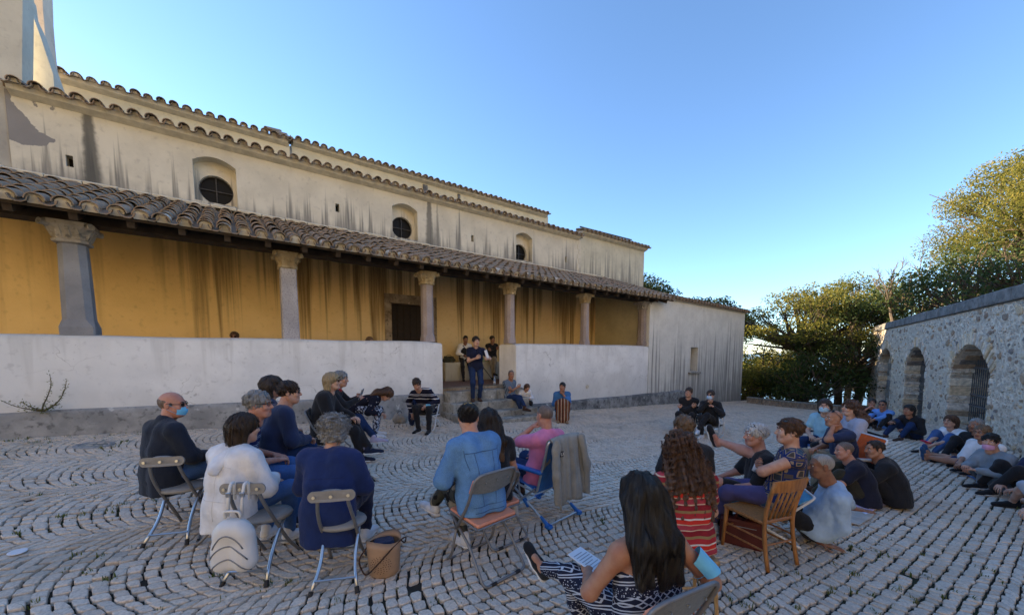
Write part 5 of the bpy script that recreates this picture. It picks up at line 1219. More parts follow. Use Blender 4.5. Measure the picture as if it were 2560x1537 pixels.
def panel_chair(label, loc, yaw, hs, seatm, cm=None, group='folding chairs with panel backs', kz=1., wd=1.):
    t = empty('folding_chair', loc, yaw, label, 'chair', group); w = .21*wd; z = lambda v: v*hs/.45*kz; cm = cm or M_GTUBE
    m = MB(); m.tube(fillet([(w, .06, hs*.75), (w, .13, .10), (w, .22, .015), (-w, .22, .015), (-w, .13, .10), (-w, .06, hs*.75)], .05, 5), .0115, 8); m.build('front_leg_frame', cm, t, True); m = MB(); m.tube(fillet([(w, .07, hs*.72), (w*1.0, -.10, z(.56)), (w*.98, -.20, z(.80)), (-w*.98, -.20, z(.80)), (-w, -.10, z(.56)), (-w, .07, hs*.72)], .085, 6), .0125, 8); m.build('back_frame', cm, t, True)
    m = MB(); m.tube(fillet([(w*.92, .16, hs-.03), (w*.95, -.10, hs*.55), (w, -.30, .015), (-w, -.30, .015), (-w*.95, -.10, hs*.55), (-w*.92, .16, hs-.03)], .05, 5), .0115, 8); l = m.build('rear_leg_frame', cm, t, True)
    for x in (-.12, .12): m = MB(); m.tube([(x-.025, -.30, .015), (x+.025, -.30, .015)], .0135, 8); m.build('rubber_sleeve', M_RUB2, l)
    V = []; nu, nv = 11, 5; m = MB()
    for yy, mm in ((-.010, 0), (.012, 1)):
        for j in range(nv):
            v = j/(nv-1)
            for i in range(nu):
                u = -1+2*i/(nu-1); top = z(.795)-.035*abs(u)**3; bot = z(.655)-.02*(1-u*u); V.append((u*w*.97, -.178-.035*(1-u*u)*0-.05*(v-.6)+yy+.03*u*u, bot+(top-bot)*v))
    q = nu*nv; F = [(j*nu+i, j*nu+i+1, (j+1)*nu+i+1, (j+1)*nu+i) for j in range(nv-1) for i in range(nu-1)]
    m.add(V[:q], F, 0); m.add(V[q:], F, 1); e = list(range(nu))+[nu*j+nu-1 for j in range(1, nv)]+[nu*(nv-1)+i for i in range(nu-2, -1, -1)]+[nu*j for j in range(nv-2, 0, -1)]
    m.add(V, [(e[i], e[(i+1) % len(e)], e[(i+1) % len(e)]+q, e[i]+q) for i in range(len(e))], 1); bp = m.build('back_panel', [M_GPANEL, seatm], t, True)
    for x in (-.11, 0, .11): s = MB(); s.tube([(x, -.19, z(.735)), (x, -.2025, z(.735))], .006, 6); s.build('rivet', M_STEEL, bp)
    m = MB(); m.box(-w*.93, w*.93, -.19, .20, hs-.03, hs, bev=.012); st = m.build('seat', seatm, t); st.rotation_euler = (.04, 0, 0)
    m = MB(); m.tube(fillet([(-w*.95, -.19, hs-.036), (w*.95, -.19, hs-.036), (w*.95, .21, hs-.02), (-w*.95, .21, hs-.02), (-w*.95, -.188, hs-.036)], .03, 4), .009, 6); m.build('seat_rim', cm, st); return t
def wood_chair(label, loc, yaw, hs=.45, mat=None, slats=5):
    mat = mat or M_OAK; t = empty('wooden_chair', loc, yaw, label, 'chair'); k = hs/.45
    for sd in (-1, 1):
        m = MB(); P = [(sd*.185, -.26, 0), (sd*.178, -.215, .22*k), (sd*.175, -.195, .45*k), (sd*.185, -.235, .66*k), (sd*.195, -.29, .84*k)]; P = fillet(P, .2, 5); m.tube(P, [.018]*len(P), 8); m.build('rear_leg', mat, t, True)
        m = MB(); m.tube([(sd*.19, .20, 0), (sd*.18, .175, .43*k)], [.014, .021], 8); m.build('front_leg', mat, t, True)
        for zz in (.17, .27): m = MB(); m.tube([(sd*.186, .185, zz*k), (sd*.178, -.21, zz*k)], .009, 6); m.build('stretcher', mat, t)
    for q in ([(-.175, -.212, .22*k), (.175, -.212, .22*k)], [(-.183, .18, .24*k), (.183, .18, .24*k)]): m = MB(); m.tube(q, .009, 6); m.build('stretcher', mat, t)
    m = MB(); V = []; n = 13
    for i in range(n):
        u = -1+2*i/(n-1); y = -.27-.035*(1-u*u); 
        for (dy, z) in ((-.011, .745), (.011, .74), (.011-.012, .845), (-.011-.012, .85)): V.append((u*.205, y+dy, (z+.008*(1-u*u)*(z > .8))*k))
    m.add(V, [(i*4+j, i*4+(j+1) % 4, (i+1)*4+(j+1) % 4, (i+1)*4+j) for i in range(n-1) for j in range(4)]+[(3, 2, 1, 0), tuple((n-1)*4+j for j in range(4))]); m.build('top_rail', mat, t)
    for i in range(slats): x = (-1+2*(i+.5)/slats)*.145; m = MB(); m.tube([(x, -.19, .44*k), (x*1.02, -.24, .60*k), (x*1.06, -.285, .755*k)], .0105, 6); m.build('back_slat', mat, t, True)
    m = MB(); m.tube([(-.175, -.195, .435*k), (.175, -.195, .435*k)], .016, 6); m.build('back_rail', mat, t)
    m = MB(); m.box(-.2, .2, -.205, .21, hs-.035, hs-.004, bev=.014); m.build('seat', mat, t); return t
def fabric_sheet(m, A, B, sag=.03, n=8, th=.006, mi=0):
    """cloth slung between two bars A=(p,q) and B=(p,q)"""
    A = [np.array(p, float) for p in A]; B = [np.array(p, float) for p in B]; V = []
    nrm = np.cross(A[1]-A[0], B[0]-A[0]); nrm /= np.linalg.norm(nrm)
    for s_ in (0, 1):
        for i in range(n+1):
            t = i/n
            for j in range(5): u = j/4; p = (A[0]*(1-u)+A[1]*u)*(1-t)+(B[0]*(1-u)+B[1]*u)*t; V.append(p-nrm*(sag*4*t*(1-t)-th*s_))
    q = (n+1)*5; F = [(i*5+j, i*5+j+1, i*5+j+6, i*5+j+5) for i in range(n) for j in range(4)]; m.add(V[:q], F, mi); m.add(V[q:], F, mi)
    e = list(range(5))+[i*5+4 for i in range(1, n+1)]+[n*5+j for j in (3, 2, 1, 0)]+[i*5 for i in range(n-1, 0, -1)]; m.add(V, [(e[i], e[(i+1) % len(e)], e[(i+1) % len(e)]+q, e[i]+q) for i in range(len(e))], mi)
def beach_chair(label, loc, yaw, hs, tube, fab, joint=None, back=.62, tiltb=.28, name='beach_chair', arms=True, armm=None, group=None, low=False):
    t = empty(name, loc, yaw, label, 'chair', group); w = .25; by = -.18; bt = (by-tiltb, hs+back)
    m = MB(); m.tube(fillet([(w, .25, hs+.03), (w, by, hs-.02), (w, bt[0], bt[1]), (-w, bt[0], bt[1]), (-w, by, hs-.02), (-w, .25, hs+.03)], .04, 4), .0125, 8); m.build('seat_frame', tube, t, True); m = MB(); m.tube([(-w, .25, hs+.03), (w, .25, hs+.03)], .0125, 8); m.build('front_rail', tube, t)
    for sd in (-1, 1):
        m = MB(); m.tube([(sd*w, .22, hs), (sd*w, -.34, .015)], .0125, 8); m.build('leg', tube, t); m = MB(); m.tube([(sd*w, -.16, hs+.02), (sd*w, .26, .015)], .0125, 8); m.build('leg', tube, t)
        if arms: m = MB(); m.box(sd*w-.03, sd*w+.03, -.26, .16, hs+.19, hs+.225, bev=.012); m.build('armrest', armm or fab, t); m = MB(); m.tube([(sd*w, .10, hs+.19), (sd*w, .06, hs*.6)], .010, 6); m.build('arm_post', tube, t)
    for y in (-.34, .26): m = MB(); m.tube([(-w, y, .015), (w, y, .015)], .0125, 8); m.build('foot_bar', tube, t)
    if joint:
        for sd in (-1, 1):
            for y in (-.34, .26): m = MB(); m.box(sd*w-.03, sd*w+.03, y-.05, y+.03, -.006, .035, bev=.012); m.tube([(sd*w, y, .02), (sd*w, y+(.10 if y < 0 else -.10), .085)], [.022, .016], 8); m.build('corner_joint', joint, t)
            m = MB(); m.tube([(sd*w, -.07, hs*.42), (sd*w, .0, hs*.62)], .024, 8); m.build('hinge', joint, t)
    m = MB(); fabric_sheet(m, [(-w+.01, .24, hs+.03), (w-.01, .24, hs+.03)], [(-w+.01, by, hs-.015), (w-.01, by, hs-.015)], .03); m.build('seat_sling', fab, t, True)
    m = MB(); fabric_sheet(m, [(-w+.01, by, hs-.01), (w-.01, by, hs-.01)], [(-w+.01, bt[0], bt[1]), (w-.01, bt[0], bt[1])], .025); m.build('back_sling', fab, t, True); return t
def director_chair(label, loc, yaw, hs=.44, tube=None, fab=None, group='aluminium folding armchairs', name='folding_armchair'):
    t = empty(name, loc, yaw, label, 'chair', group); w = .26; tube = tube or M_ALU; fab = fab or M_BLKF
    for sd in (-1, 1): m = MB(); m.tube(fillet([(sd*w, -.20, hs+.20), (sd*w, .24, hs+.20), (sd*w, .24, .012), (sd*w, -.22, .012), (sd*w, -.22, hs+.38)], .06, 5), .0125, 8); m.build('side_frame', tube, t, True)
    for y in (.2, -.18):
        for q in ([(-w, y, .03), (w, y, hs-.02)], [(w, y+.02, .03), (-w, y+.02, hs-.02)]): m = MB(); m.tube(q, .009, 6); m.build('cross_brace', tube, t)
    m = MB(); fabric_sheet(m, [(-w+.01, .22, hs), (-w+.01, -.2, hs)], [(w-.01, .22, hs), (w-.01, -.2, hs)], .02); m.build('seat_sling', fab, t, True)
    m = MB(); m.box(-w-.012, w+.012, -.24, -.225, hs+.17, hs+.37, bev=.006); m.build('back_sling', fab, t)
    for sd in (-1, 1): m = MB(); m.box(sd*w-.022, sd*w+.022, -.15, .19, hs+.205, hs+.225, bev=.008); m.build('armrest', M_RUB2, t)
    return t
def stool(label, loc, yaw, hs=.44, mat=None):
    t = empty('wooden_stool', loc, yaw, label, 'stool'); mat = mat or M_PINEW; m = MB(); m.box(-.17, .17, -.15, .15, hs-.035, hs, bev=.012); m.build('seat', mat, t)
    for sx in (-1, 1):
        for sy in (-1, 1): m = MB(); m.tube([(sx*.16, sy*.14, 0), (sx*.135, sy*.115, hs-.03)], [.014, .018], 7); m.build('leg', mat, t)
    for y in (.125, -.125): m = MB(); m.tube([(-.145, y, .2), (.145, y, .2)], .009, 6); m.build('stretcher', mat, t)
    return t
def under(P, fwd=0.0, yaw=None, side=0.):
    """ground point and seat height beneath a seated person"""
    r, j = P; p = np.array(r.location); ya = r.rotation_euler[2] if yaw is None else math.radians(yaw); loc = np.array([p[0]-math.sin(ya)*fwd+math.cos(ya)*side, p[1]+math.cos(ya)*fwd+math.sin(ya)*side]); return (loc[0], loc[1], float(G(*loc))), ya, j['C'][2]-.105*j['b']+p[2]-float(G(*loc))
# ================================================================ people
NAVY = cloth('navy_knit', (.02, .03, .075)); BLACK = cloth('black_cloth', (.017, .017, .020)); DNAVY = cloth('dark_navy_wool', (.016, .022, .038)); CARD = cloth('navy_cardigan', (.012, .026, .105)); WHITEJ = cloth('white_cotton', (.66, .67, .70)); WHITE = cloth('white_jersey', (.70, .71, .74))
JEAN = denim('mid_blue_jeans', (.045, .10, .25)); JEAND = denim('dark_jeans', (.014, .030, .085)); JEANL = denim('denim_jacket_blue', (.10, .22, .42)); PINK = cloth('pink_polo', (.62, .20, .36)); LBLUE = cloth('light_blue_shirt', (.36, .50, .68)); LAV = cloth('lavender_hoodie', (.36, .39, .50)); GREYH = cloth('grey_hoodie', (.22, .26, .30)); PURP = cloth('purple_trousers', (.075, .07, .19)); OLIVE = cloth('dark_olive', (.035, .030, .018)); KHAKI = cloth('khaki_cloth', (.25, .21, .15)); SKYB = cloth('sky_blue_shirt', (.13, .30, .70)); DENS = cloth('denim_shirt', (.05, .16, .38)); CYAN = cloth('pale_cyan_top', (.28, .50, .62)); SHORTG = cloth('grey_shorts', (.33, .37, .43))
S_WHITE = plain('white_rubber', (.70, .70, .70), .6, .06, bump=0); S_GREY = cloth('grey_mesh_shoe', (.12, .14, .17)); S_BLK = cloth('black_shoe', (.014, .014, .016)); S_NAVY = cloth('navy_shoe', (.014, .02, .045)); S_WH = cloth('white_canvas', (.62, .64, .68)); S_PINK = cloth('lilac_sneaker', (.42, .38, .50)); S_BLUE = cloth('blue_sneaker', (.03, .09, .22)); S_BRN = cloth('brown_leather', (.06, .03, .018)); S_TAN = cloth('tan_suede', (.30, .20, .12)); S_DKS = plain('dark_sole', (.02, .018, .016), .7, bump=0)
STRIPE = stripes('striped_polo', .062, [(0, (.016, .02, .075)), (.55, (.016, .02, .075)), (.56, (.42, .43, .50)), (.63, (.016, .02, .075)), (.80, (.42, .43, .50)), (.86, (.016, .02, .075))])
REDST = stripes('red_striped_top', .175, [(0, (.42, .035, .045)), (.20, (.30, .20, .09)), (.30, (.26, .02, .03)), (.50, (.60, .42, .30)), (.54, (.40, .05, .07)), (.72, (.60, .42, .30)), (.76, (.62, .04, .03)), (.93, (.7, .68, .66))])
RUGBY = stripes('rugby_shirt', .21, [(0, (.012, .012, .028)), (.38, (.70, .70, .74)), (.46, (.012, .012, .028)), (.72, (.62, .62, .68)), (.78, (.012, .012, .028)), (.86, (.62, .62, .68)), (.90, (.012, .012, .028))], ph=.12)
SKIRT = stripes('striped_skirt', .085, [(0, (.03, .02, .018)), (.3, (.38, .16, .06)), (.5, (.55, .50, .42)), (.62, (.05, .03, .03)), (.8, (.30, .10, .05))], ax=0)
def pat(name, fn): b = NB(name); v = b.co(); return b.fin(fn(b, v), .85, b.bump(b.noise(v, 12, 4), .45, .02), spec=.2)
def _plaid(b, v): q = b.sep(v); a = b.ma('GREATER_THAN', b.ma('FRACT', b.ma('MULTIPLY', q[0], 32.)), .55); c = b.ma('GREATER_THAN', b.ma('FRACT', b.ma('MULTIPLY', q[2], 32.)), .55); return b.mix(b.ma('MULTIPLY', b.ma('ADD', a, c), .5), (.025, .045, .09), (.26, .33, .42))
PLAID = pat('checked_shirt', _plaid)
def _flor(b, v): n_ = b.vor(v, 16); m_ = b.vor(v, 16, 'Color'); return b.mix(b.mr(n_, .12, .25, 1., 0.), (.010, .010, .02), b.mix(b.sep(m_)[0], (.35, .10, .10), (.55, .50, .45)))
FLORAL = pat('dark_floral_top', _flor)
def _flor2(b, v): return b.mix(b.mr(b.noise(v, 22, 3, .7), .48, .56), (.02, .025, .05), (.48, .52, .62))
FLORT = pat('floral_trousers', _flor2)
def _camo(b, v): f = b.noise(v, 9, 2, .4); g = b.noise(b.sc(v, (1., 1.3, 1.)), 7, 2, .4); return b.mix(b.mr(g, .56, .57), b.mix(b.mr(f, .50, .51), (.010, .010, .012), (.05, .055, .05)), (.26, .24, .20))
CAMO = pat('camouflage_cloth', _camo)
def _jump(b, v):
    q = b.sep(v); z = b.ma('ADD', q[2], b.ma('MULTIPLY', q[1], .45)); band = b.ma('FRACT', b.ma('MULTIPLY', z, 7.)); d = b.ma('ADD', b.ma('ABSOLUTE', b.ma('SUBTRACT', b.ma('FRACT', b.ma('MULTIPLY', b.ma('ADD', q[0], b.ma('MULTIPLY', q[1], .3)), 24.)), .5)), b.ma('ABSOLUTE', b.ma('SUBTRACT', b.ma('FRACT', b.ma('MULTIPLY', z, 28.)), .5)))
    dia = b.ma('MULTIPLY', b.ma('GREATER_THAN', d, .32), b.ma('LESS_THAN', d, .55)); dots = b.mr(b.vor(v, 90), .25, .35, 1., 0.); ln = b.ma('LESS_THAN', b.ma('FRACT', b.ma('MULTIPLY', z, 70.)), .45)
    a = b.mix(b.ma('GREATER_THAN', band, .42), b.mix(dia, (0, 0, 0), (1, 1, 1)), b.mix(b.ma('GREATER_THAN', band, .75), b.mix(dots, (0, 0, 0), (1, 1, 1)), b.mix(ln, (0, 0, 0), (1, 1, 1))))
    return b.mix(b.sep(a)[0], (.014, .016, .035), (.46, .48, .54))
JUMP = pat('tribal_print_cloth', _jump)
def _geo(b, v):
    e = b.t.nodes.new('ShaderNodeTexVoronoi'); e.distance = 'CHEBYCHEV'; b.l(b.sc(v, (1., 1., 1.)), e.inputs[0]); e.inputs['Scale'].default_value = 11; e.inputs['Randomness'].default_value = .45; d = e.outputs['Distance']; c = b.sep(e.outputs['Color'])[0]
    inner = b.mix(c, (.022, .075, .13), (.075, .05, .035)); ring = b.mix(b.ma('GREATER_THAN', d, .30), inner, (.30, .22, .155)); ring = b.mix(b.ma('GREATER_THAN', d, .38), ring, (.015, .03, .12)); return b.mix(b.ma('GREATER_THAN', d, .50), ring, (.12, .085, .065))
GEO = pat('geometric_print_blouse', _geo)
def FP(x, y, n): s, z = fac(x, y, n); return fw(s, n, z)
STAND = dict(knees=((.1, 1, 0), (-.1, 1, 0)), lean=0.)
CROSS = dict(hands=((-.10, .22, .28), (.12, .20, .24)), hk=('half', 'half'), palms=((0, -1, 0), (0, -1, 0)))
K_LAP = ((.10, .30, .10), (-.10, .30, .10))
# ---- front left
p1 = person('bald man in black sweater and blue face mask, seated on leftmost plate-back chair', (432, 1010), 3.3, yaw=-24, lean=.0, hunch=.03, sc=.93, bulk=1.1, look=-48, nod=-4, skin='red', hair=('fringe', 'stub'), top=DNAVY, hem=.17, topname='sweater', collar=.03, bottom=JEAN, shoes=(S_GREY, S_WHITE), acc=('sunglasses', ('mask', (.16, .52, .80))), res=.016, hres=.0065, brow='dark', feet=((.16, .42, 0), (-.06, .40, 0)))
p2 = person('woman with dark bob in white jacket, a white backpack hanging behind her', (612, 1068), 2.88, yaw=-16, lean=.02, hunch=.05, sc=.91, bulk=1.12, look=-18, nod=-6, skin='light', hair=('bob', 'dark'), ns=500, top=WHITEJ, hem=.17, tin=.024, topname='jacket', bottom=JEAN, shoes=(S_WH, S_WHITE), res=.014, hres=.0065, hands=((.12, .26, .16), (.02, .28, .12)), feet=((.12, .40, 0), (-.08, .36, 0)))
p3 = person('woman with curly grey hair in long navy cardigan, seen from behind', (836, 1074), 2.9, yaw=4, lean=.02, hunch=.06, sc=.91, bulk=1.12, look=4, nod=-8, skin='light', hair=('curly', 'grey'), ns=1400, top=CARD, hem=.24, tin=.024, topname='cardigan', bottom=cloth('navy_trousers', (.01, .016, .05)), shoes=(S_WH, S_WHITE), res=.014, hres=.0065)
p4 = person('grey haired man with glasses in navy polo with white stripes', (648, 1010), 3.35, yaw=-55, lean=.12, hunch=.05, bulk=1.1, look=-22, skin='red', hair=('short', 'grey'), ns=300, top=STRIPE, sleeve=.75, hem=.12, bottom=JEAN, shoes=(S_NAVY, S_WHITE), acc=('glasses',), res=.016, hres=.0065)
p5 = person('dark haired woman in navy jacket, half hidden behind her short haired neighbour', (682, 965), 4.25, yaw=-40, lean=.08, look=-15, skin='light', hair=('bob', 'dark'), ns=250, top=NAVY, bottom=JEAND, topname='jacket', shoes=(S_NAVY, S_WHITE), res=.02)
p6 = person('short haired woman with glasses in navy jacket with purple collar', (724, 980), 3.95, yaw=-42, lean=.10, hunch=.05, bulk=1.08, look=-22, skin='light', hair=('short', 'dark'), ns=350, top=NAVY, topname='jacket', hem=.2, tin=.024, bottom=JEAND, shoes=(S_NAVY, S_WHITE), acc=('sunglasses',), res=.018, hres=.0065)
p7 = person('blonde woman in black coat and sunglasses with crossed legs', (832, 952), 5.25, yaw=-72, lean=.02, hunch=.06, bulk=1.08, look=-8, skin='fair', hair=('bob', 'blond'), ns=300, top=BLACK, topname='coat', hem=.24, tin=.028, bottom=BLACK, shoes=(S_NAVY, S_WHITE), acc=('sunglasses',), hands=((.12, .34, .10), (-.02, .40, .10)), feet=((.02, .50, .0), (.05, .62, .12)), res=.019)
p8 = person('grey haired woman in black jacket and red scarf reading a tablet', (853, 946), 5.8, yaw=-76, lean=.08, hunch=.05, look=-6, nod=-8, skin='light', hair=('short', 'grey'), ns=250, top=BLACK, topname='jacket', bottom=JEAND, shoes=(S_PINK, S_WHITE), hands=((.08, .42, .30), (-.10, .40, .30)), hk=('grip', 'grip'), palms=((-1, 0, 0), (1, 0, 0)), feet=((.05, .46, 0), (.10, .66, .16)), res=.02)
p9 = person('woman bent double over her bag, brown hair hanging, in dark floral top', (968, 985), 6.9, yaw=-78, lean=1.0, hunch=.10, look=0, nod=-55, skin='light', hair=('long', 'brown'), L=.24, ns=250, top=FLORAL, topname='blouse', bottom=FLORT, shoes=(S_WH, S_WHITE), hands=((.15, .45, -.12), (-.15, .45, -.15)), feet=((.12, .36, 0), (-.12, .34, 0)), res=.02)
p10 = person('short haired woman in navy and white rugby shirt reaching down to her bag', (1042, 960), 7.5, yaw=172, lean=.32, roll=.16, hunch=.08, bulk=1.05, look=22, nod=-28, tilt=10, skin='light', hair=('short', 'dark'), top=RUGBY, bottom=BLACK, shoes=(S_BLK, S_WHITE), hands=((.30, .12, -.08), (-.14, .34, .12)), feet=((.05, .40, 0), (-.18, .42, 0)), res=.018)
# ---- centre
p11 = person('person in denim jacket with black hair bun on a peach seat', (1171, 1042), 3.1, yaw=36, lean=.10, hunch=.05, bulk=1.12, look=-30, nod=-6, skin='light', hair=('bun', 'black'), ns=500, top=JEANL, topname='jacket', hem=.12, tin=.022, collar=.012, bottom=CAMO, shoes=(S_WH, S_WHITE), acc=('tie',), feet=((-.14, .62, .20), (.0, .30, 0)), fdir=((-.25, 1, .1), (-.1, 1, 0)), res=.014, hres=.0065, hands=((.0, .32, .14), (-.14, .28, .14)))
p12 = person('woman with long dark ombre hair in black top, beside the denim jacket', (1222, 1052), 3.55, yaw=18, lean=.06, look=-10, nod=-4, skin='light', hair=('long', 'black', hairm('ombre_hair', (.018, .012, .010), (.22, .12, .06))), L=.36, ns=450, top=BLACK, sleeve=.5, bottom=BLACK, shoes=(S_BLK, S_WHITE), res=.017, hres=.0065)
p13 = person('balding man in pink polo shirt resting chin on hand', (1362, 1038), 4.0, yaw=42, lean=-.36, hunch=.06, bulk=1.16, look=-12, nod=-4, skin='red', hair=('buzz', 'stub', hairm('thin_grey_hair', (.15, .11, .09))), top=PINK, sleeve=.75, hem=.10, collar=.02, bottom=JEAND, shoes=(S_BRN, S_DKS), hands=((.16, .24, .12), (-.07, .07, .50)), hk=('relax', 'grip'), epole=((.8, -.6, -.6), (-1, .3, -1)), feet=((.15, .5, 0), (-.15, .5, 0)), res=.016, hres=.0065)
p14 = person('tanned woman with very long straight black hair in printed jumpsuit, nearest the camera', (1598, 1240), 1.82, yaw=22, lean=-.10, hunch=.04, sc=.96, look=-4, nod=-4, skin='tan', hair=('long', 'black'), L=.385, ns=1500, top=JUMP, sleeve=0., hem=.08, tin=.010, topname='jumpsuit_top', topcut=(((0, 0, 1), .335, (0, 0, 0)),), bottom=JUMP, bname='jumpsuit_legs', shoes=(S_BLK, S_WHITE), hands=((.40, .02, .02), (-.14, .30, .13)), hk=('relax', 'grip'), epole=((.4, -1, -.3), (-.9, -.5, -.7)), feet=((-.17, .78, .22), (-.10, .36, 0)), fdir=((-.35, .55, .8), (-.1, 1, 0)), knees=((.0, .3, 1), (-.25, .3, 1)), res=.0105, hres=.0055)
# ---- right
p15 = person('woman with long wavy brown hair in red striped top', (1698, 1120), 2.75, yaw=4, lean=.04, hunch=.05, look=0, nod=-6, skin='light', hair=('wavy', 'brown'), L=.47, ns=1400, top=REDST, sleeve=.6, hem=.08, bottom=JEAN, shoes=(S_WH, S_WHITE), res=.013, hres=.0065)
p16 = person('brown haired person in black top, mostly hidden by the woman with wavy hair', (1708, 1068), 3.55, yaw=0, lean=.05, hunch=.05, bulk=1.05, look=6, skin='light', hair=('short', 'sand'), ns=350, top=BLACK, sleeve=.7, bottom=BLACK, shoes=(S_BLK, S_WHITE), res=.017, hres=.0065)
p17 = person('white haired man in black shirt lounging with one bare shin raised', (1888, 1086), 3.85, yaw=72, lean=-.22, hunch=.07, bulk=1.1, look=8, nod=-2, skin='red', hair=('short', 'white'), ns=450, top=BLACK, sleeve=.9, hem=.10, bottom=BLACK, leg=.9, bname='shorts', shoes=(S_BLK, S_WHITE), acc=('glasses_up',), hands=((.10, .34, .12), (-.16, .30, .10)), feet=(('y', 1796, 1102, 4.2), (-.15, .55, .05)), fdir=((-.2, .35, .95), (0, 1, .1)), res=.016, hres=.0065)
p18 = person('woman with short dark hair in blue and brown printed blouse and purple trousers', (1972, 1077), 3.5, yaw=56, lean=-.34, hunch=.05, bulk=1.14, look=14, nod=2, skin='light', hair=('short', 'brown'), ns=500, top=GEO, sleeve=.02, hem=.20, tin=.020, topname='blouse', bottom=PURP, leg=1.9, shoes=(S_WH, S_WHITE), acc=('sunglasses_up',), hands=((.04, .14, .24), (.0, .13, .22)), hk=('half', 'grip'), palms=((0, -1, 0), (1, 0, 0)), epole=((.8, -.6, -.6), (-1, .5, -.1)), feet=((.12, .50, 0), (-.05, .56, 0)), res=.013, hres=.0065)
p19 = person('old man in pale blue shirt sitting on the ground, propped on his hands', (2052, 1163), 3.72, yaw=66, lean=-.66, hunch=.12, neckf=.10, sc=1.0, look=6, nod=-4, skin='brown', hair=('buzz', 'salt', hairm('thin_white_hair', (.34, .32, .30))), top=LBLUE, sleeve=1.75, hem=.06, tin=.022, collar=.015, bottom=cloth('charcoal_trousers', (.016, .018, .024)), shoes=(S_BRN, S_DKS), hands=(('g', 2180, 1322, .05), ('g', 2052, 1368, .05)), hk=('flat', 'flat'), palms=((0, 0, -1, -.2, -1, 0), (0, 0, -1, -.5, -1, 0)), epole=((.3, -.9, .2), (-.3, -.9, .2)), feet=((.12, .62, 0), (-.12, .66, 0)), res=.013, hres=.0065)
KN = dict(hands=((.10, .46, .26), (-.10, .46, .26)), hk=('half', 'half'), feet=((.14, .52, 0), (-.14, .54, 0)), knees=((.25, .2, 1), (-.25, .2, 1)))
p20 = person('crew cut man in navy T-shirt sitting cross-legged on the towel, nearer one', (2110, 1125), 4.95, yaw=52, lean=.14, hunch=.08, bulk=1.14, look=24, nod=-6, skin='red', hair=('buzz', 'stub'), top=cloth('navy_tshirt', (.014, .015, .030)), sleeve=.62, hem=.08, tin=.022, bottom=OLIVE, shoes=(S_BRN, S_DKS), res=.015, hres=.0065, **KN)
p21 = person('dark cropped haired man in black polo sitting on the towel, right-hand one', (2186, 1122), 4.92, yaw=48, lean=.12, hunch=.08, bulk=1.16, look=32, nod=-4, skin='tan', hair=('crop', 'dark'), ns=150, top=BLACK, sleeve=.65, hem=.08, tin=.022, collar=.02, bottom=BLACK, shoes=(S_BLK, S_DKS), res=.015, hres=.0065, **KN)
p22 = person('bald man with sunglasses on his head in navy polo, hand to mouth', (2084, 1045), 5.35, yaw=80, lean=-.02, hunch=.08, bulk=1.1, look=2, nod=2, skin='tan', hair=None, top=NAVY, sleeve=.65, bottom=KHAKI, shoes=(S_BRN, S_DKS), acc=('sunglasses_up',), hands=((.14, .30, .14), (-.06, .20, .52)), hk=('relax', 'grip'), epole=((.8, -.6, -.6), (-.8, .3, -1)), res=.016, hres=.0065)
p23 = person('woman in pale blue top and face mask behind the bald man', (2062, 1014), 6.4, yaw=118, lean=.04, look=14, skin='fair', hair=('bob', 'dark'), top=CYAN, sleeve=.6, bottom=JEAND, shoes=(S_WH, S_WHITE), acc=(('mask', (.45, .66, .78)),), res=.02)
p24 = person('young woman in lavender hoodie with dark curly ponytail', (2126, 1020), 5.75, yaw=76, lean=-.05, look=4, nod=8, skin='fair', hair=('wavy', 'brown'), L=.24, ns=350, top=LAV, topname='hoodie', hem=.16, tin=.026, bottom=BLACK, shoes=(S_WH, S_WHITE), res=.018, hres=.0065)
# ---- along the arched wall
p25 = person('person with glasses leaning on the far pier, hands at face', (2180, 1006), 10.7, yaw=128, lean=.05, sc=1., look=10, skin='light', hair=('short', 'dark'), top=BLACK, sleeve=.6, bottom=BLACK, shoes=(S_BRN, S_DKS), acc=('glasses',), hands=((.04, .24, .50), (-.06, .22, .52)), hk=('grip', 'grip'), feet=((.14, .48, 0), (-.14, .5, 0)), res=.024, hres=.0075)
p26 = person('man in bright blue shirt and sunglasses, arms over his knees by the pier', (2206, 1011), 10.25, yaw=112, lean=.10, sc=1., look=10, skin='tan', hair=('crop', 'black'), top=SKYB, sleeve=1.9, bottom=BLACK, shoes=(S_BRN, S_DKS), acc=('sunglasses',), res=.024, **{**KN, 'hands': ((.08, .56, .28), (-.04, .56, .26))})
p27 = person('long haired young man in black with jeans, pointing, between two arches', (2272, 1024), 8.7, yaw=98, lean=.02, hunch=.06, sc=1., look=8, skin='tan', hair=('bob', 'black'), top=BLACK, bottom=JEAND, shoes=(S_BRN, S_WHITE), hands=((.05, .55, .35), (-.10, .30, .18)), hk=('point', 'relax'), feet=((.14, .58, 0), (-.20, .62, 0)), res=.021)
p28 = person('woman in white T-shirt and glasses holding a pink phone by the wall', (2376, 1052), 7.2, yaw=88, lean=-.02, hunch=.05, look=10, nod=2, skin='fair', hair=('bob', 'brown'), ns=150, top=WHITE, sleeve=.35, bottom=JEAN, shoes=(S_BLK, S_WHITE), acc=('glasses',), hands=((.02, .52, .16), (-.10, .50, .18)), hk=('half', 'grip'), feet=((.12, .46, 0), (-.12, .50, 0)), res=.019)
p29 = person('grey bearded man in black at the iron gate', (2440, 1062), 6.65, yaw=95, lean=-.05, sc=1., look=6, skin='brown', hair=('crop', 'grey'), top=BLACK, bottom=BLACK, shoes=(S_BLK, S_DKS), res=.021, feet=((.12, .5, 0), (-.12, .55, 0)))
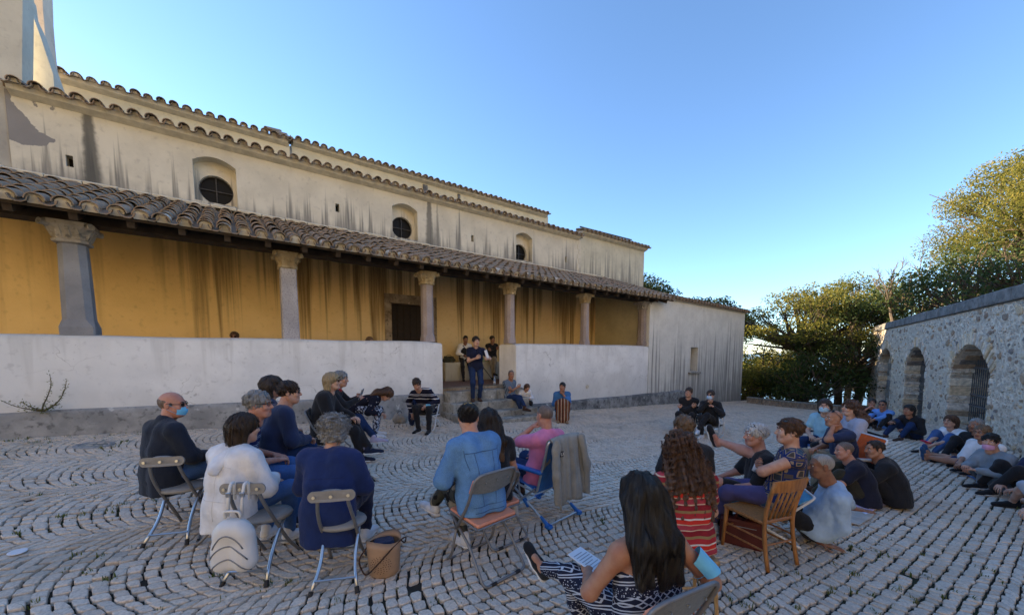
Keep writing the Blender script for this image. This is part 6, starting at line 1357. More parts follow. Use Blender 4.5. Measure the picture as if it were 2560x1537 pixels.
p30 = person('person in white shirt and dark shorts with bare legs stretched out', (2455, 1080), 6.05, yaw=88, lean=-.08, hunch=.06, bulk=1.1, look=8, skin='tan', hair=('short', 'sand'), top=WHITE, sleeve=1.2, hem=.10, bottom=JEAND, leg=.85, bname='shorts', shoes=(S_BLUE, S_WHITE), acc=('glasses',), hands=((.04, .36, .12), (-.08, .40, .12)), feet=(('g', 2262, 1128), ('g', 2258, 1140)), fdir=((.1, .35, .95), (-.2, .4, .9)), res=.018)
p31 = person('boy in grey hoodie and black shorts with lowered pink mask', (2476, 1102), 5.4, yaw=84, lean=-.18, hunch=.10, sc=.92, look=30, skin='light', hair=('short', 'black'), ns=200, top=GREYH, topname='hoodie', hem=.1, tin=.024, bottom=BLACK, leg=.9, bname='shorts', shoes=(S_BLK, S_WHITE), acc=(('mask', (.66, .34, .52), -.03),), hands=((.04, .36, .22), (-.10, .34, .20)), feet=(('g', 2392, 1172), ('g', 2432, 1190)), fdir=((0, 1, .0), (0, 1, 0)), res=.016, hres=.0065)
p32 = person('person in dark navy clothes reclining against the wall at the right edge', (2600, 1118), 4.9, yaw=82, lean=-.35, hunch=.1, look=10, skin='light', hair=('short', 'dark'), top=NAVY, hem=.14, bottom=BLACK, shoes=(S_BLK, S_WHITE), feet=(('g', 2450, 1222), ('g', 2478, 1238)), res=.018)
p33 = person('person in grey shorts with black shoes, cut off by the right edge', (2680, 1165), 4.1, yaw=80, lean=-.3, hunch=.1, look=10, skin='fair', hair=('short', 'dark'), top=BLACK, bottom=SHORTG, leg=1.0, bname='shorts', shoes=(S_BLK, S_DKS), feet=(('g', 2530, 1268), ('g', 2520, 1250)), res=.018)
# ---- far side of the square
p34 = person('woman in black with folded arms and a black bag on her lap', (1722, 980), 9.3, yaw=148, lean=-.02, bulk=1.15, look=-8, nod=4, tilt=-6, skin='light', hair=('short', 'dark'), top=BLACK, topname='jacket', bottom=BLACK, shoes=(S_BLK, S_DKS), res=.021, feet=((.16, .42, 0), (-.10, .40, 0)), **CROSS)
p35 = person('woman in black with sunglasses and pale blue mask in an armchair', (1776, 987), 8.9, yaw=138, lean=-.05, look=-4, nod=4, skin='light', hair=('short', 'dark'), top=BLACK, bottom=BLACK, shoes=(S_WH, S_WHITE), acc=('sunglasses', ('mask', (.42, .60, .78))), hands=((.02, .20, .46), (-.12, .20, .36)), hk=('grip', 'grip'), feet=((.06, .42, 0), (.10, .60, .14)), res=.021)
# ---- steps and porch
ST3 = .335
_p = FP(1190, 853, .47)
p36 = person('woman in navy T-shirt and jeans standing on the steps, speaking with paper in hand', None, 0, pos=_p, hipz=ST3, yaw=193, lean=0., hunch=.0, sc=1.0, look=14, nod=0, skin='fair', hair=('short', 'black'), ns=150, top=cloth('navy_tee', (.010, .014, .04)), sleeve=.55, hem=.10, bottom=JEAND, shoes=(S_BRN, S_DKS), hands=((.02, .24, .22), (-.26, .24, .20)), hk=('half', 'grip'), palms=((0, -1, 0), (1, 0, 0)), feet=((.09, .05, 0), (-.09, .0, 0)), knees=((.1, 1, 0), (-.1, 1, 0)), res=.015, hres=.0065, bust=1.)
p37 = person('man in black vest over white shirt sitting on the porch bench, head bowed', None, 0, pos=FP(1164, 848, -2.25), hipz=.655, yaw=200, lean=.12, hunch=.08, look=0, nod=-22, skin='brown', hair=('crop', 'black'), top=WHITE, sleeve=1.9, bottom=BLACK, shoes=(S_BLK, S_DKS), res=.02, hands=((.08, .30, .08), (-.05, .32, .08)))
p38 = person('man in black shirt and khaki trousers on the porch bench with crossed legs', None, 0, pos=FP(1231, 848, -2.25), hipz=.655, yaw=205, lean=0., look=10, skin='brown', hair=('short', 'black'), top=BLACK, sleeve=1.9, bottom=KHAKI, shoes=(S_BLK, S_DKS), res=.02, feet=((.1, .40, 0), (.12, .56, .16)), **CROSS)
p39 = person('grey haired man in checked shirt sitting on the steps with folded arms', None, 0, pos=FP(1278, 936, .42), hipz=-.12, yaw=222, lean=-.08, hunch=.04, look=-34, skin='tan', hair=('crop', 'salt'), top=PLAID, sleeve=.8, bottom=JEAND, shoes=(S_BRN, S_DKS), res=.018, hres=.0065, feet=((.05, .56, .0), (.10, .74, .18)), brow='dark', **CROSS)
p40 = person('child in white top crouching over a page beside the steps', None, 0, pos=FP(1318, 968, .55), hipz=-.25, yaw=205, lean=.35, hunch=.08, sc=.78, look=0, nod=-30, skin='light', hair=('bob', 'brown'), top=WHITE, bottom=BLACK, shoes=(S_BLK, S_DKS), res=.018, feet=((.1, .34, 0), (-.1, .36, 0)))
p41 = person('dark haired woman in blue denim shirt and striped long skirt, chin on hand', None, 0, pos=FP(1406, 966, 1.5), yaw=175, lean=.06, look=-16, skin='tan', hair=('pony', 'black'), top=DENS, sleeve=1.5, bottom=SKIRT, bname='skirt', skirt=.92, shoes=(S_TAN, S_DKS), hands=((.06, .28, .12), (-.02, .20, .42)), hk=('relax', 'grip'), epole=((.8, -.6, -.6), (-.5, .6, -1)), feet=((.10, .36, 0), (-.10, .36, 0)), res=.018)
p42 = person('person with sunglasses whose head shows over the left parapet', None, 0, pos=FP(586, 842, -2.2), hipz=.655, yaw=205, lean=0., look=0, skin='tan', hair=('short', 'chest'), top=BLACK, bottom=JEAND, shoes=(S_BLK, S_DKS), acc=('sunglasses',), res=.024)
p43 = person('fair haired woman whose head shows over the parapet near the door', None, 0, pos=FP(925, 852, -2.2), hipz=.655, yaw=235, lean=0., look=0, skin='light', hair=('bob', 'sand'), top=NAVY, bottom=JEAND, shoes=(S_BLK, S_DKS), res=.024)
p44 = person('dark haired person just visible over the right parapet', None, 0, pos=FP(1309, 868, -2.2), hipz=.655, yaw=200, lean=0., look=0, skin='brown', hair=('short', 'black'), top=BLACK, bottom=BLACK, shoes=(S_BLK, S_DKS), res=.024)
for q in SEATLOG: print('SEAT', q)
# ---- their seats
stool_chair('leftmost low folding chair, under the bald man in the mask', (-2.86, 3.10, float(G(-2.86, 3.10))), math.radians(14), .41); stool_chair('low folding chair carrying the white backpack', (-1.88, 2.69, float(G(-1.88, 2.69))), math.radians(3), .41); stool_chair('low folding chair under the woman in the navy cardigan', (-1.28, 2.66, float(G(-1.28, 2.66))), math.radians(12), .41)
panel_chair('grey folding chair under the man in the striped polo', *under(p4, .02), M_PLATE); panel_chair('grey folding chair under the woman hidden behind her neighbour', *under(p5, .02), M_PLATE)
wood_chair('pale wooden chair under the short haired woman in navy', *under(p6, .02), M_PINEW)
panel_chair('dark folding chair under the blonde woman', *under(p7, .02), M_BLKF); panel_chair('dark folding chair under the woman with the tablet', *under(p8, .02), M_BLKF); stool('small wooden stool under the woman bending over her bag', *under(p9, -.02))
panel_chair('white framed folding chair under the woman in the rugby shirt', *under(p10, .02), M_BLKF, cm=M_WTUBE, group=None)
panel_chair('folding chair with peach seat and grey panel back', *under(p11, -.02, 42), M_PEACH2); panel_chair('grey folding chair behind the peach one, under the ombre haired woman', *under(p12, .02, 40), M_PEACH2)
l, y_, h_ = under(p13, .02, 44); BCH = beach_chair('folding beach chair with blue joints and a grey jacket over its back', l, y_, h_, M_ALU, M_BLUEF, M_BLUEP, back=.55, tiltb=.16, armm=M_BLUEP)
panel_chair('grey folding chair at the bottom edge under the woman in the jumpsuit', *under(p14, -.05, 26), M_PEACH2, wd=1.05, kz=1.22)
stool('pale wooden stool under the woman with wavy hair', *under(p15)); stool('pale wooden stool under the half hidden brown haired person', *under(p16))
l, y_, h_ = under(p17, .02); beach_chair('low light blue lounger under the white haired man', l, y_, h_, M_WTUBE, M_LBLUE, None, back=.22, tiltb=.26, name='lounger', arms=False)
wood_chair('honey coloured wooden chair with slatted back under the woman in purple trousers', (2.33, 3.40, float(G(2.33, 3.40))), math.radians(19), under(p18)[2])
l, y_, h_ = under(p22, .02); beach_chair('white tube chair with orange sling under the bald man', l, y_, h_, M_WTUBE, M_ORANGE, None, back=.50, tiltb=.20, armm=M_WTUBE)
director_chair('pale camping chair under the masked woman in pale blue', *under(p23), M_ALU, M_BLUEF, None, 'camping_chair'); director_chair('black camping chair under the woman in the lavender hoodie', *under(p24), M_IRON, M_BLKF, None, 'camping_chair')
director_chair('aluminium folding armchair, the left of the pair, under the woman with the bag', *under(p34)); director_chair('aluminium folding armchair, the right of the pair, under the masked woman', *under(p35))
l, y_, h_ = under(p41); m = MB(); m.box(-.16, .16, -.14, .14, 0, h_, bev=.02); o = m.build('stone_block_seat', M_STEP); o.location = l; o.rotation_euler = (0, 0, y_); tag(o, 'squared stone block under the woman in the striped skirt', 'block')
# ================================================================ belongings and small things
def wpt(P, v): r, j = P; return np.array(r.location)+rotm(r.rotation_euler[2])@np.array(v, float)
M_WLEA = plain('white_leather', (.66, .65, .63), .5, .06, 10, .12); M_ZIP = plain('zip_metal', (.22, .23, .25), .35, .1, metal=.7, bump=0)
l, y_, h_ = (-1.88, 2.69, float(G(-1.88, 2.69))), math.radians(3), .41
BP = empty('backpack', (l[0], l[1], l[2]), y_, 'white leather backpack hanging from a low folding chair', 'backpack')
s = SDF(.011, .05); s.c((-.065, -.31, .24), (-.06, -.30, .40), .078, .070); s.c((.065, -.31, .24), (.06, -.30, .40), .078, .070); s.c((-.03, -.30, .45), (.03, -.30, .45), .070); s.noise = folds(3, .0015, .08, 4); V, F = s.mesh(); obj('bag_body', mesh('bag_body', V, F, M_WLEA, True), BP)
for zz, w_, dp in ((.435, .095, .012), (.36, .12, .010), (.275, .12, .008)):
    zp = []
    for x in np.linspace(-w_, w_, 17):
        q = np.array([(x, yy, zz-.09*(abs(x)/w_)**2.2) for yy in np.linspace(-.5, -.25, 120)]); zp.append(q[np.argmax(s.field(q) < .001)])
    m = MB(); m.tube(zp, .005, 6); m.build('zip', M_ZIP, BP, True)
for sd in (-1, 1):
    m = MB(); m.tube(fillet([(sd*.045, -.285, .53), (sd*.045, -.262, h_*1.64), (sd*.045, -.238, h_*1.80), (sd*.045, -.20, h_*1.80), (sd*.05, -.20, h_*1.5)], .02, 3), .010, 6); st = m.build('shoulder_strap', M_WLEA, BP, True)
    m = MB(); m.box(sd*.045-.016, sd*.045+.016, -.275, -.258, h_*1.60, h_*1.68, bev=.004); m.build('buckle', M_STEEL, st)
m = MB(); m.tube(fillet([(-.05, -.30, .525), (-.05, -.31, .575), (.05, -.31, .575), (.05, -.30, .525)], .03, 4), .009, 6); m.build('handle', M_WLEA, BP, True)
# tan bucket bag
M_TAN = plain('tan_leather', (.36, .235, .15), .55, .12, 10, .15); g_ = gnd(962, 1432)
TB = empty('bucket_bag', g_, .4, 'tan leather bucket bag with punched flower pattern on the cobbles', 'bag')
m = MB(); N_ = 20; prof = [(.085, 0), (.105, .02), (.112, .12), (.118, .22), (.122, .285)]
for k, (r, z) in enumerate(prof):
    for i in range(N_): a = 2*PI*i/N_; wv = (.018*math.sin(2*a) if k > 2 else 0); m.V.append((r*1.05*math.cos(a), r*.85*math.sin(a), z+wv))
for k in range(4):
    for i in range(N_): j = (i+1) % N_; m.F.append((k*N_+i, k*N_+j, (k+1)*N_+j, (k+1)*N_+i)); m.M.append(0)
m.F.append(tuple(range(N_-1, -1, -1))); m.M.append(0)
for i in range(N_): a = 2*PI*i/N_; m.V.append((.11*1.05*math.cos(a), .11*.85*math.sin(a), .25))
for i in range(N_): j = (i+1) % N_; m.F.append((4*N_+i, 4*N_+j, 5*N_+j, 5*N_+i)); m.M.append(0)
o = m.build('bag_body', M_TAN, TB); o.data.polygons.foreach_set('use_smooth', np.ones(len(o.data.polygons), bool))
m = MB(); m.box(-.075, .075, -.06, .06, .235, .268, bev=.02); m.build('bag_contents', NAVY, TB)
m = MB(); m.tube(fillet([(-.115, 0, .24), (-.19, -.03, .16), (-.14, -.10, .06), (-.08, -.115, .12), (0, -.125, .2), (.09, -.07, .26), (.17, 0, .27), (.16, .05, .18), (.12, .02, .24)], .05, 4), .006, 6); m.build('strap', S_BRN, TB, True)
m = MB()
for rr_, n_ in ((.022, 9), (.036, 13), (.050, 17), (.064, 20)):
    for i in range(n_):
        a = 2*PI*i/n_; dx = rr_*math.cos(a)-.03; zz = .12+rr_*math.sin(a); th = -PI/2+dx/.1; c = (.116*1.05*math.cos(th), .116*.85*math.sin(th), zz); m.add(*ball(c, (.0032, .0032, .0032), 3, 5))
m.build('punched_flower', S_BRN, TB, kind='stuff')
# maroon briefcase, dark rucksack
M_MAR = plain('maroon_leather', (.095, .018, .015), .5, .15, 8, .2); g_ = gnd(1852, 1362); BC = empty('briefcase', g_, -.55, 'maroon leather briefcase standing under the wooden chair', 'bag'); m = MB(); m.box(-.19, .19, -.055, .055, 0, .27, bev=.02); m.build('bag_body', M_MAR, BC)
m = MB(); m.tube([(-.15, -.058, .21), (.12, -.058, .21)], .004, 5); m.build('zip', M_ZIP, BC); m = MB(); m.tube(fillet([(-.06, 0, .265), (-.05, 0, .32), (.05, 0, .32), (.06, 0, .265)], .02, 4), .008, 6); m.build('handle', M_MAR, BC)
def soft_bag(name, label, loc, rz, size, mat, cat='bag', seed=1, strap=None):
    t = empty(name, loc, rz, label, cat); s = SDF(.016, .06); a, b_, c = size
    s.c((-a*.5, 0, c*.32), (a*.5, 0, c*.32), c*.34); s.c((-a*.35, 0, c*.7), (a*.35, 0, c*.66), c*.26, c*.24); s.cut((0, 0, -1), (0, 0, 0)); s.noise = folds(seed, .007, .10, 6); V, F = s.mesh(); V[:, 1] *= b_/(c*.68); obj('bag_body', mesh('bag_body', V, F, mat, True), t)
    m = MB(); m.tube(fillet([(-a*.35, 0, c*.85), (-a*.2, -.02, c*1.12), (a*.2, -.02, c*1.1), (a*.35, 0, c*.8)], .05, 4), .007, 6); m.build('strap', strap or mat, t); return t
soft_bag('rucksack', 'dark brown rucksack on the ground in front of the purple trousers', gnd(1790, 1310), .5, (.28, .2, .28), cloth('dark_brown_canvas', (.022, .016, .012)), seed=2)
soft_bag('rucksack', 'grey and black rucksack beside the white framed folding chair', gnd(1000, 1058), .3, (.16, .13, .25), cloth('grey_canvas', (.28, .26, .23)), seed=3, strap=M_BLKF)
q = wpt(p34, (0, .22, p34[1]['C'][2]+.10)); soft_bag('handbag', 'black handbag on the lap of the woman with folded arms', q, p34[0].rotation_euler[2], (.26, .14, .18), M_BLKF, seed=5)
q = FP(1122, 905, -2.55); soft_bag('shoulder_bag', 'olive shoulder bag on the left end of the porch bench', (q[0], q[1], 1.272), FROT, (.30, .2, .22), cloth('olive_canvas', (.05, .05, .03)), seed=6)
q = FP(1212, 905, -2.5); soft_bag('plastic_bag', 'pale green carrier bag between the two men on the bench', (q[0], q[1], 1.272), FROT, (.22, .16, .13), cloth('pale_green_plastic', (.30, .38, .26)), seed=7)
# pale canvas tote at the chair side
l, y_, h_ = under(p12, .02, 40); TT = empty('tote_bag', l, y_, 'pale grey canvas tote hanging between the chairs', 'bag'); s = SDF(.014, .03); s.c((.24, -.06, .12), (.24, .12, .12), .035); s.c((.24, -.07, .30), (.24, .13, .30), .03); s.c((.24, -.07, .12), (.24, -.07, .3), .034); s.c((.24, .13, .12), (.24, .13, .3), .034); s.c((.24, .03, .12), (.24, .03, .3), .05, .04); s.noise = folds(9, .004, .1, 5); V, F = s.mesh(); obj('bag_body', mesh('bag_body', V, F, cloth('canvas', (.40, .40, .40)), True), TT); m = MB(); m.tube(fillet([(.24, -.04, .31), (.235, 0, h_+.02), (.24, .06, h_+.02), (.24, .1, .31)], .03, 4), .006, 6); m.build('handle', cloth('canvas', (.40, .40, .40)), TT)
# grey jacket over the beach chair
l, y_, h_ = under(p13, .02, 44); JK = empty('jacket', l, y_, 'grey jacket draped over the back of the blue jointed beach chair', 'jacket'); M_GJ = cloth('grey_cotton_jacket', (.27, .265, .24), fold=.7)
zt = h_+.56; yt = -.345; nu, nv = 29, 19
def jk(u, v, side):                                   # v 0 at the bar, 1 at the hem; side -1 hangs behind, +1 in front
    fold = .016*math.sin(u*9+1.2)+.012*math.sin(u*17+v*2.)+.008*math.sin(u*5-v*4); d = v*(.66 if side < 0 else .30); drop = d*(1-.0*abs(u))+.03*math.sin(u*6)*v
    return ((u*.235)*(1+.10*v-.06*v*v), yt+side*(.026+.02*math.sqrt(v))+(-.07*v if side < 0 else .05*v)+fold*min(1, v*2.5)*(1 if side < 0 else .5), zt+.026*math.cos(u*1.2)*1.0-drop+(.012*math.sin(u*8) if v > .9 else 0))
V = []; rows = [(v, 1) for v in np.linspace(1, .08, 8)]+[(0, 0)]+[(v, -1) for v in np.linspace(.05, 1, nv-1)]
for (v, sd) in rows:
    for i in range(nu): u = -1+2*i/(nu-1); V.append(jk(u, v, sd))
R_ = len(rows); F = [(r*nu+i, r*nu+i+1, (r+1)*nu+i+1, (r+1)*nu+i) for r in range(R_-1) for i in range(nu-1)]
o = obj('cloth', mesh('cloth', V, F, M_GJ, True), JK); md = o.modifiers.new('thick', 'SOLIDIFY'); md.thickness = .008
for sd in (-1, 1):                                    # empty sleeves
    s = SDF(.012, .03); a = np.array([sd*.215, yt-.04, zt-.03]); b_ = np.array([sd*.262, yt-.115, zt-.33]); c = np.array([sd*.245, yt-.13, zt-.63]); s.c(a, b_, .050, .050); s.c(b_, c, .050, .044); s.noise = folds(4+sd, .003, .10, 5)+[(np.array([2*PI/.12, 0, 2*PI/.8]), 1., .004)]; s.cut((0, 0, -1), c); V, F = s.mesh(); V[:, 1] = yt-.09+(V[:, 1]-(yt-.09))*.62; obj('sleeve', mesh('sleeve', V, F, M_GJ, True), JK)
m = MB(); m.box(-.185, -.13, yt-.092, yt-.082, zt-.16, zt-.105, bev=.002); lg = m.build('logo_patch', plain('dark_patch', (.03, .032, .035), .8, bump=0), JK)
m = MB(); m.tube([(-.171, yt-.094, zt-.117), (-.177, yt-.094, zt-.132), (-.165, yt-.094, zt-.148)], .004, 5); m.build('logo_mark', plain('pale_patch', (.5, .5, .48), .8, bump=0), lg); m = MB(); m.tube([(-.145, yt-.094, zt-.117), (-.139, yt-.094, zt-.132), (-.151, yt-.094, zt-.148)], .004, 5); m.build('logo_mark', plain('pale_patch', (.5, .5, .48), .8, bump=0), lg)
# navy jacket hung beside the rugby shirt
l, y_, h_ = under(p10, .02); NJ = empty('jacket', l, y_, 'navy jacket hung over the left side of the white framed folding chair', 'jacket'); s = SDF(.016, .05); s.c((.30, -.20, h_+.36), (.36, -.16, h_+.30), .05); s.c((.34, -.22, h_+.30), (.40, -.12, .10), .07, .06); s.c((.36, -.05, h_+.22), (.38, .0, .18), .06, .05); s.c((.18, -.25, h_+.40), (.32, -.2, h_+.36), .045, .05); s.noise = folds(8, .005, .1, 5); V, F = s.mesh(); obj('cloth', mesh('cloth', V, F, NAVY, True), NJ)
# things in hands
M_PAPER = plain('white_paper', (.72, .73, .76), .8, .03, 20, .05); M_PRINT = plain('printed_text', (.35, .36, .40), .8, bump=0)
def flat_thing(name, label, cat, size, P, hand, off, rot, mat, extra=None):
    r, j = P; w = j['arms'][hand][2]+np.array(off, float); t = MB(); t.box(-size[0]/2, size[0]/2, -size[1]/2, size[1]/2, -size[2]/2, size[2]/2); o = t.build(name, mat); tag(o, label, cat); M4 = Matrix.Translation(r.location) @ Matrix.Rotation(r.rotation_euler[2], 4, 'Z') @ Matrix.Translation(Vector(w.tolist())) @ Euler(rot).to_matrix().to_4x4(); o.matrix_world = M4; return o
flat_thing('tablet', 'grey tablet held up by the grey haired woman', 'tablet', (.25, .009, .18), p8, 1, (.10, .06, .06), (-.35, 0, 0), plain('tablet_grey', (.22, .24, .26), .3, .05, bump=0))
flat_thing('paper_sheet', 'folded white paper in the hand of the standing speaker', 'paper', (.075, .006, .21), p36, 1, (.02, .03, .12), (.1, .25, .3), M_PAPER)
o = flat_thing('booklet', 'open white booklet in the lap of the woman in the jumpsuit', 'booklet', (.15, .21, .006), p14, 1, (.05, .06, .015), (.25, .1, .5), M_PAPER)
for k in range(9): m = MB(); m.box(-.06, .06 if k % 4 else .03, -.085+k*.019, -.079+k*.019, .0035, .0042); m.build('print_line', M_PRINT, o)
flat_thing('phone', 'bright pink phone case in the hands of the woman in white', 'phone', (.075, .15, .014), p28, 0, (-.03, .06, .03), (.4, .2, 0), plain('pink_case', (.75, .04, .12), .5, bump=0))
r, j = p18; w = j['arms'][1][2]+np.array([.02, .075, -.03]); m = MB(); m.lathe([(.022, 0), (.026, .035), (.031, .066), (.033, .07), (.030, .066), (.020, .006)], 14); o = m.build('paper_cup', plain('white_cup', (.74, .75, .78), .5, .02, bump=0), None, True); tag(o, 'small white cup held by the woman in the printed blouse', 'cup'); o.location = wpt(p18, w); o.rotation_euler = (.3, .3, 0)
r, j = p10; w = j['arms'][1][2]+np.array([-.03, .07, -.02]); m = MB(); m.box(-.045, .045, -.008, .008, -.05, .05, bev=.006); o = m.build('face_mask', mask_mat((.20, .55, .78))); tag(o, 'blue face mask dangling from the hand of the rugby shirt woman', 'mask'); o.location = wpt(p10, w)
# mask worn on the arm of the nearest woman
sj, el, wr = p14[1]['arms'][0]; c0 = sj+(el-sj)*.62; ax_ = (el-sj)/np.linalg.norm(el-sj); e1 = rotm(p14[0].rotation_euler[2]).T@np.array([.80, -.50, .35]); e1 = e1-ax_*(e1@ax_); e1 /= np.linalg.norm(e1); e2 = np.cross(ax_, e1); m = MB(); V = []
for i in range(8):
    for jj in range(5):
        a = -1.15+2.3*i/7; rr_ = .058+.022*math.sin(PI*i/7)+.004*math.sin(jj*3.1); V.append(c0+ax_*(-.075+.036*jj)*(1-.35*abs(i/3.5-1))+(e1*math.cos(a)+e2*math.sin(a))*rr_)
m.add(V, [(i*5+j_, i*5+j_+1, i*5+j_+6, i*5+j_+5) for i in range(7) for j_ in range(4)]); V2 = [np.array(v)*1.0+(np.array(v)-c0)*.03 for v in V]; m.add(V2, [(i*5+j_, i*5+j_+5, i*5+j_+6, i*5+j_+1) for i in range(7) for j_ in range(4)])
m.tube([c0+ax_*(.03 if k % 2 == 0 else .03)+(e1*math.cos(a)+e2*math.sin(a))*.052*.96 for k, a in enumerate(np.linspace(0, 2*PI, 16, endpoint=False))], .0016, 4, closed=True)
o = m.build('face_mask', mask_mat((.16, .52, .80)), None, True); tag(o, 'blue surgical mask worn on the upper arm of the nearest woman', 'mask'); o.matrix_world = Matrix.Translation(p14[0].location) @ Matrix.Rotation(p14[0].rotation_euler[2], 4, 'Z')
for sd in (-1, 1):                                   # her shoulder straps
    J = p14[1]; m = MB(); P = [J['S'](.325)+J['rt']*.075*sd-J['f']*.105, J['S'](.40)+J['rt']*.085*sd-J['f']*.092, J['S'](.455)+J['rt']*.09*sd-J['f']*.045, J['S'](.47)+J['rt']*.09*sd+J['f']*.01, J['S'](.42)+J['rt']*.085*sd+J['f']*.085]; m.tube(fillet(P, .04, 3), .006, 6); m.build('shoulder_strap', JUMP, p14[0], True)
# red scarf, vest and sweater details
J = p8[1]; m = MB(); m.tube([J['S'](.465)+J['rt']*.066*math.cos(a)+J['f']*(.066*math.sin(a)+.01)+J['t']*.012*math.sin(3*a) for a in np.linspace(0, 2*PI, 16, endpoint=False)], .022, 7, closed=True); m.build('scarf', cloth('red_scarf', (.45, .03, .03)), p8[0], True)
J = p37[1]; s = SDF(.02, .03)
for sg in (-1, 1): s.c(J['S'](.05)+J['rt']*.06*sg, J['S'](.26)+J['rt']*.065*sg, .130, .125); s.c(J['S'](.26)+J['rt']*.07*sg, J['S'](.40)+J['rt']*.09*sg, .122, .098)
V, F = s.mesh(); obj('vest', mesh('vest', V, F, BLACK, True), p37[0])
# denim jacket yoke seam and white jacket hood
def seam(P, uv, r, mat, name='seam'):
    """stitched line laid on the back of a garment; uv: (across, up) along the spine"""
    J = P[1]; out = []
    for x, u in uv:
        st = J['S'](u)+J['rt']*x-J['f']*.45; q = np.array([st+J['f']*d for d in np.linspace(0, .45, 160)]); k = np.argmax(J['top'].field(q) < .001); out.append(q[k])
    m = MB(); m.tube(fillet(out, .02, 2), r, 5); m.build(name, mat, P[0], True)
M_SEAM = denim('dark_seam', (.045, .10, .20)); L_ = np.linspace
seam(p11, [(x, .375) for x in L_(-.15, .15, 13)], .004, M_SEAM); seam(p11, [(x, -.095) for x in L_(-.13, .13, 11)], .004, M_SEAM); seam(p11, [(x, -.05) for x in L_(-.14, .14, 11)], .003, M_SEAM)
for sd in (-1, 1): seam(p11, [(sd*(.085-.03*t), .37-.42*t) for t in L_(0, 1, 12)], .003, M_SEAM); seam(p11, [(sd*(.155-.02*t*t), .40-.16*t) for t in L_(0, 1, 8)], .003, M_SEAM)
M_WS = cloth('white_stitch', (.56, .57, .60)); seam(p2, [(x, .36+.02*math.cos(x*12)) for x in L_(-.12, .12, 11)], .003, M_WS); seam(p2, [(x, .10) for x in L_(-.13, .13, 11)], .003, M_WS); seam(p2, [(0, .36-.42*t) for t in L_(0, 1, 12)], .0025, M_WS)
seam(p1, [(0, .42-.5*t) for t in L_(0, 1, 14)], .002, DNAVY); M_CS = cloth('cardigan_edge', (.006, .014, .06)); seam(p3, [(x, .30) for x in L_(-.14, .14, 12)], .002, M_CS)
J = p2[1]; s = SDF(.014, .05); s.c(J['S'](.44)-J['rt']*.09-J['f']*.06, J['S'](.35)-J['f']*.15, .035, .02); s.c(J['S'](.44)+J['rt']*.09-J['f']*.06, J['S'](.35)-J['f']*.145, .035, .02); s.c(J['S'](.45)-J['f']*.05, J['S'](.34)-J['f']*.14, .045, .025); s.noise = folds(5, .003, .08, 4); V, F = s.mesh(); obj('hood', mesh('hood', V, F, WHITEJ, True), p2[0])
J = p24[1]; s = SDF(.018, .05); s.c(J['S'](.45)-J['rt']*.08-J['f']*.04, J['S'](.38)-J['f']*.13, .05, .035); s.c(J['S'](.45)+J['rt']*.08-J['f']*.04, J['S'](.38)-J['f']*.13, .05, .035); V, F = s.mesh(); obj('hood', mesh('hood', V, F, LAV, True), p24[0])
# sheets on the ground
def ground_sheet(name, label, cat, pix, mat, n=12, wave=.008, th=.006, mat2=None):
    c = [np.array(gnd(*p))[:2] for p in pix]; V = []; N2 = n+1; r = random.Random(len(label))
    for lay in (0, 1):
        for i in range(N2):
            for j in range(N2):
                u, v = i/n, j/n; p = (c[0]*(1-u)+c[1]*u)*(1-v)+(c[3]*(1-u)+c[2]*u)*v; edge = 1 if 0 < i < n and 0 < j < n else 0; p = p+np.array([.012*math.sin(v*9+u*3), .012*math.sin(u*8+1)])*(1 if edge == 0 else 0); V.append((p[0], p[1], float(G(p[0], p[1]))+.014+th*lay+wave*(1+math.sin(u*11+v*5)*math.sin(v*8))*.5))
    q = N2*N2; F = [(i*N2+j, (i+1)*N2+j, (i+1)*N2+j+1, i*N2+j+1) for i in range(n) for j in range(n)]; Fs = [f[::-1] for f in F]+[tuple(k+q for k in f) for f in F]
    e = [i*N2 for i in range(N2)]+[n*N2+j for j in range(1, N2)]+[i*N2+n for i in range(n-1, -1, -1)]+[j for j in range(n-1, 0, -1)]; Fs += [(e[i], e[(i+1) % len(e)], e[(i+1) % len(e)]+q, e[i]+q) for i in range(len(e))]
    o = obj(name, mesh(name, V, Fs, mat, True)); return tag(o, label, cat)
def _towel(b, v): n_ = b.noise(v, 3, 3); return b.mix(b.mr(b.noise(v, 1.6, 2), .48, .56), b.mix(b.mr(n_, .4, .6), (.35, .55, .78), (.55, .66, .82)), (.50, .46, .70))
ground_sheet('beach_towel', 'pale blue and lilac beach towel under the two short haired men', 'towel', [(2060, 1232), (2165, 1290), (2282, 1232), (2190, 1188)], pat('towel_cloth', _towel), wave=.012)
ground_sheet('sitting_mat', 'beige mat behind the old man in the blue shirt', 'mat', [(2085, 1300), (2150, 1318), (2195, 1285), (2120, 1268)], cloth('beige_mat', (.42, .39, .35)))
ground_sheet('sitting_mat', 'white sheet of card beneath the old man', 'mat', [(1985, 1318), (2030, 1342), (2080, 1325), (2040, 1300)], M_PAPER, wave=.002)
ground_sheet('sitting_mat', 'blue cloth beneath the boy in the grey hoodie', 'mat', [(2405, 1186), (2460, 1212), (2540, 1190), (2480, 1168)], cloth('blue_cloth', (.06, .20, .50)))
ground_sheet('sitting_mat', 'pale mat below the man in the bright blue shirt', 'mat', [(2190, 1062), (2225, 1072), (2245, 1060), (2212, 1050)], cloth('pale_mat', (.40, .40, .40)), wave=.004)
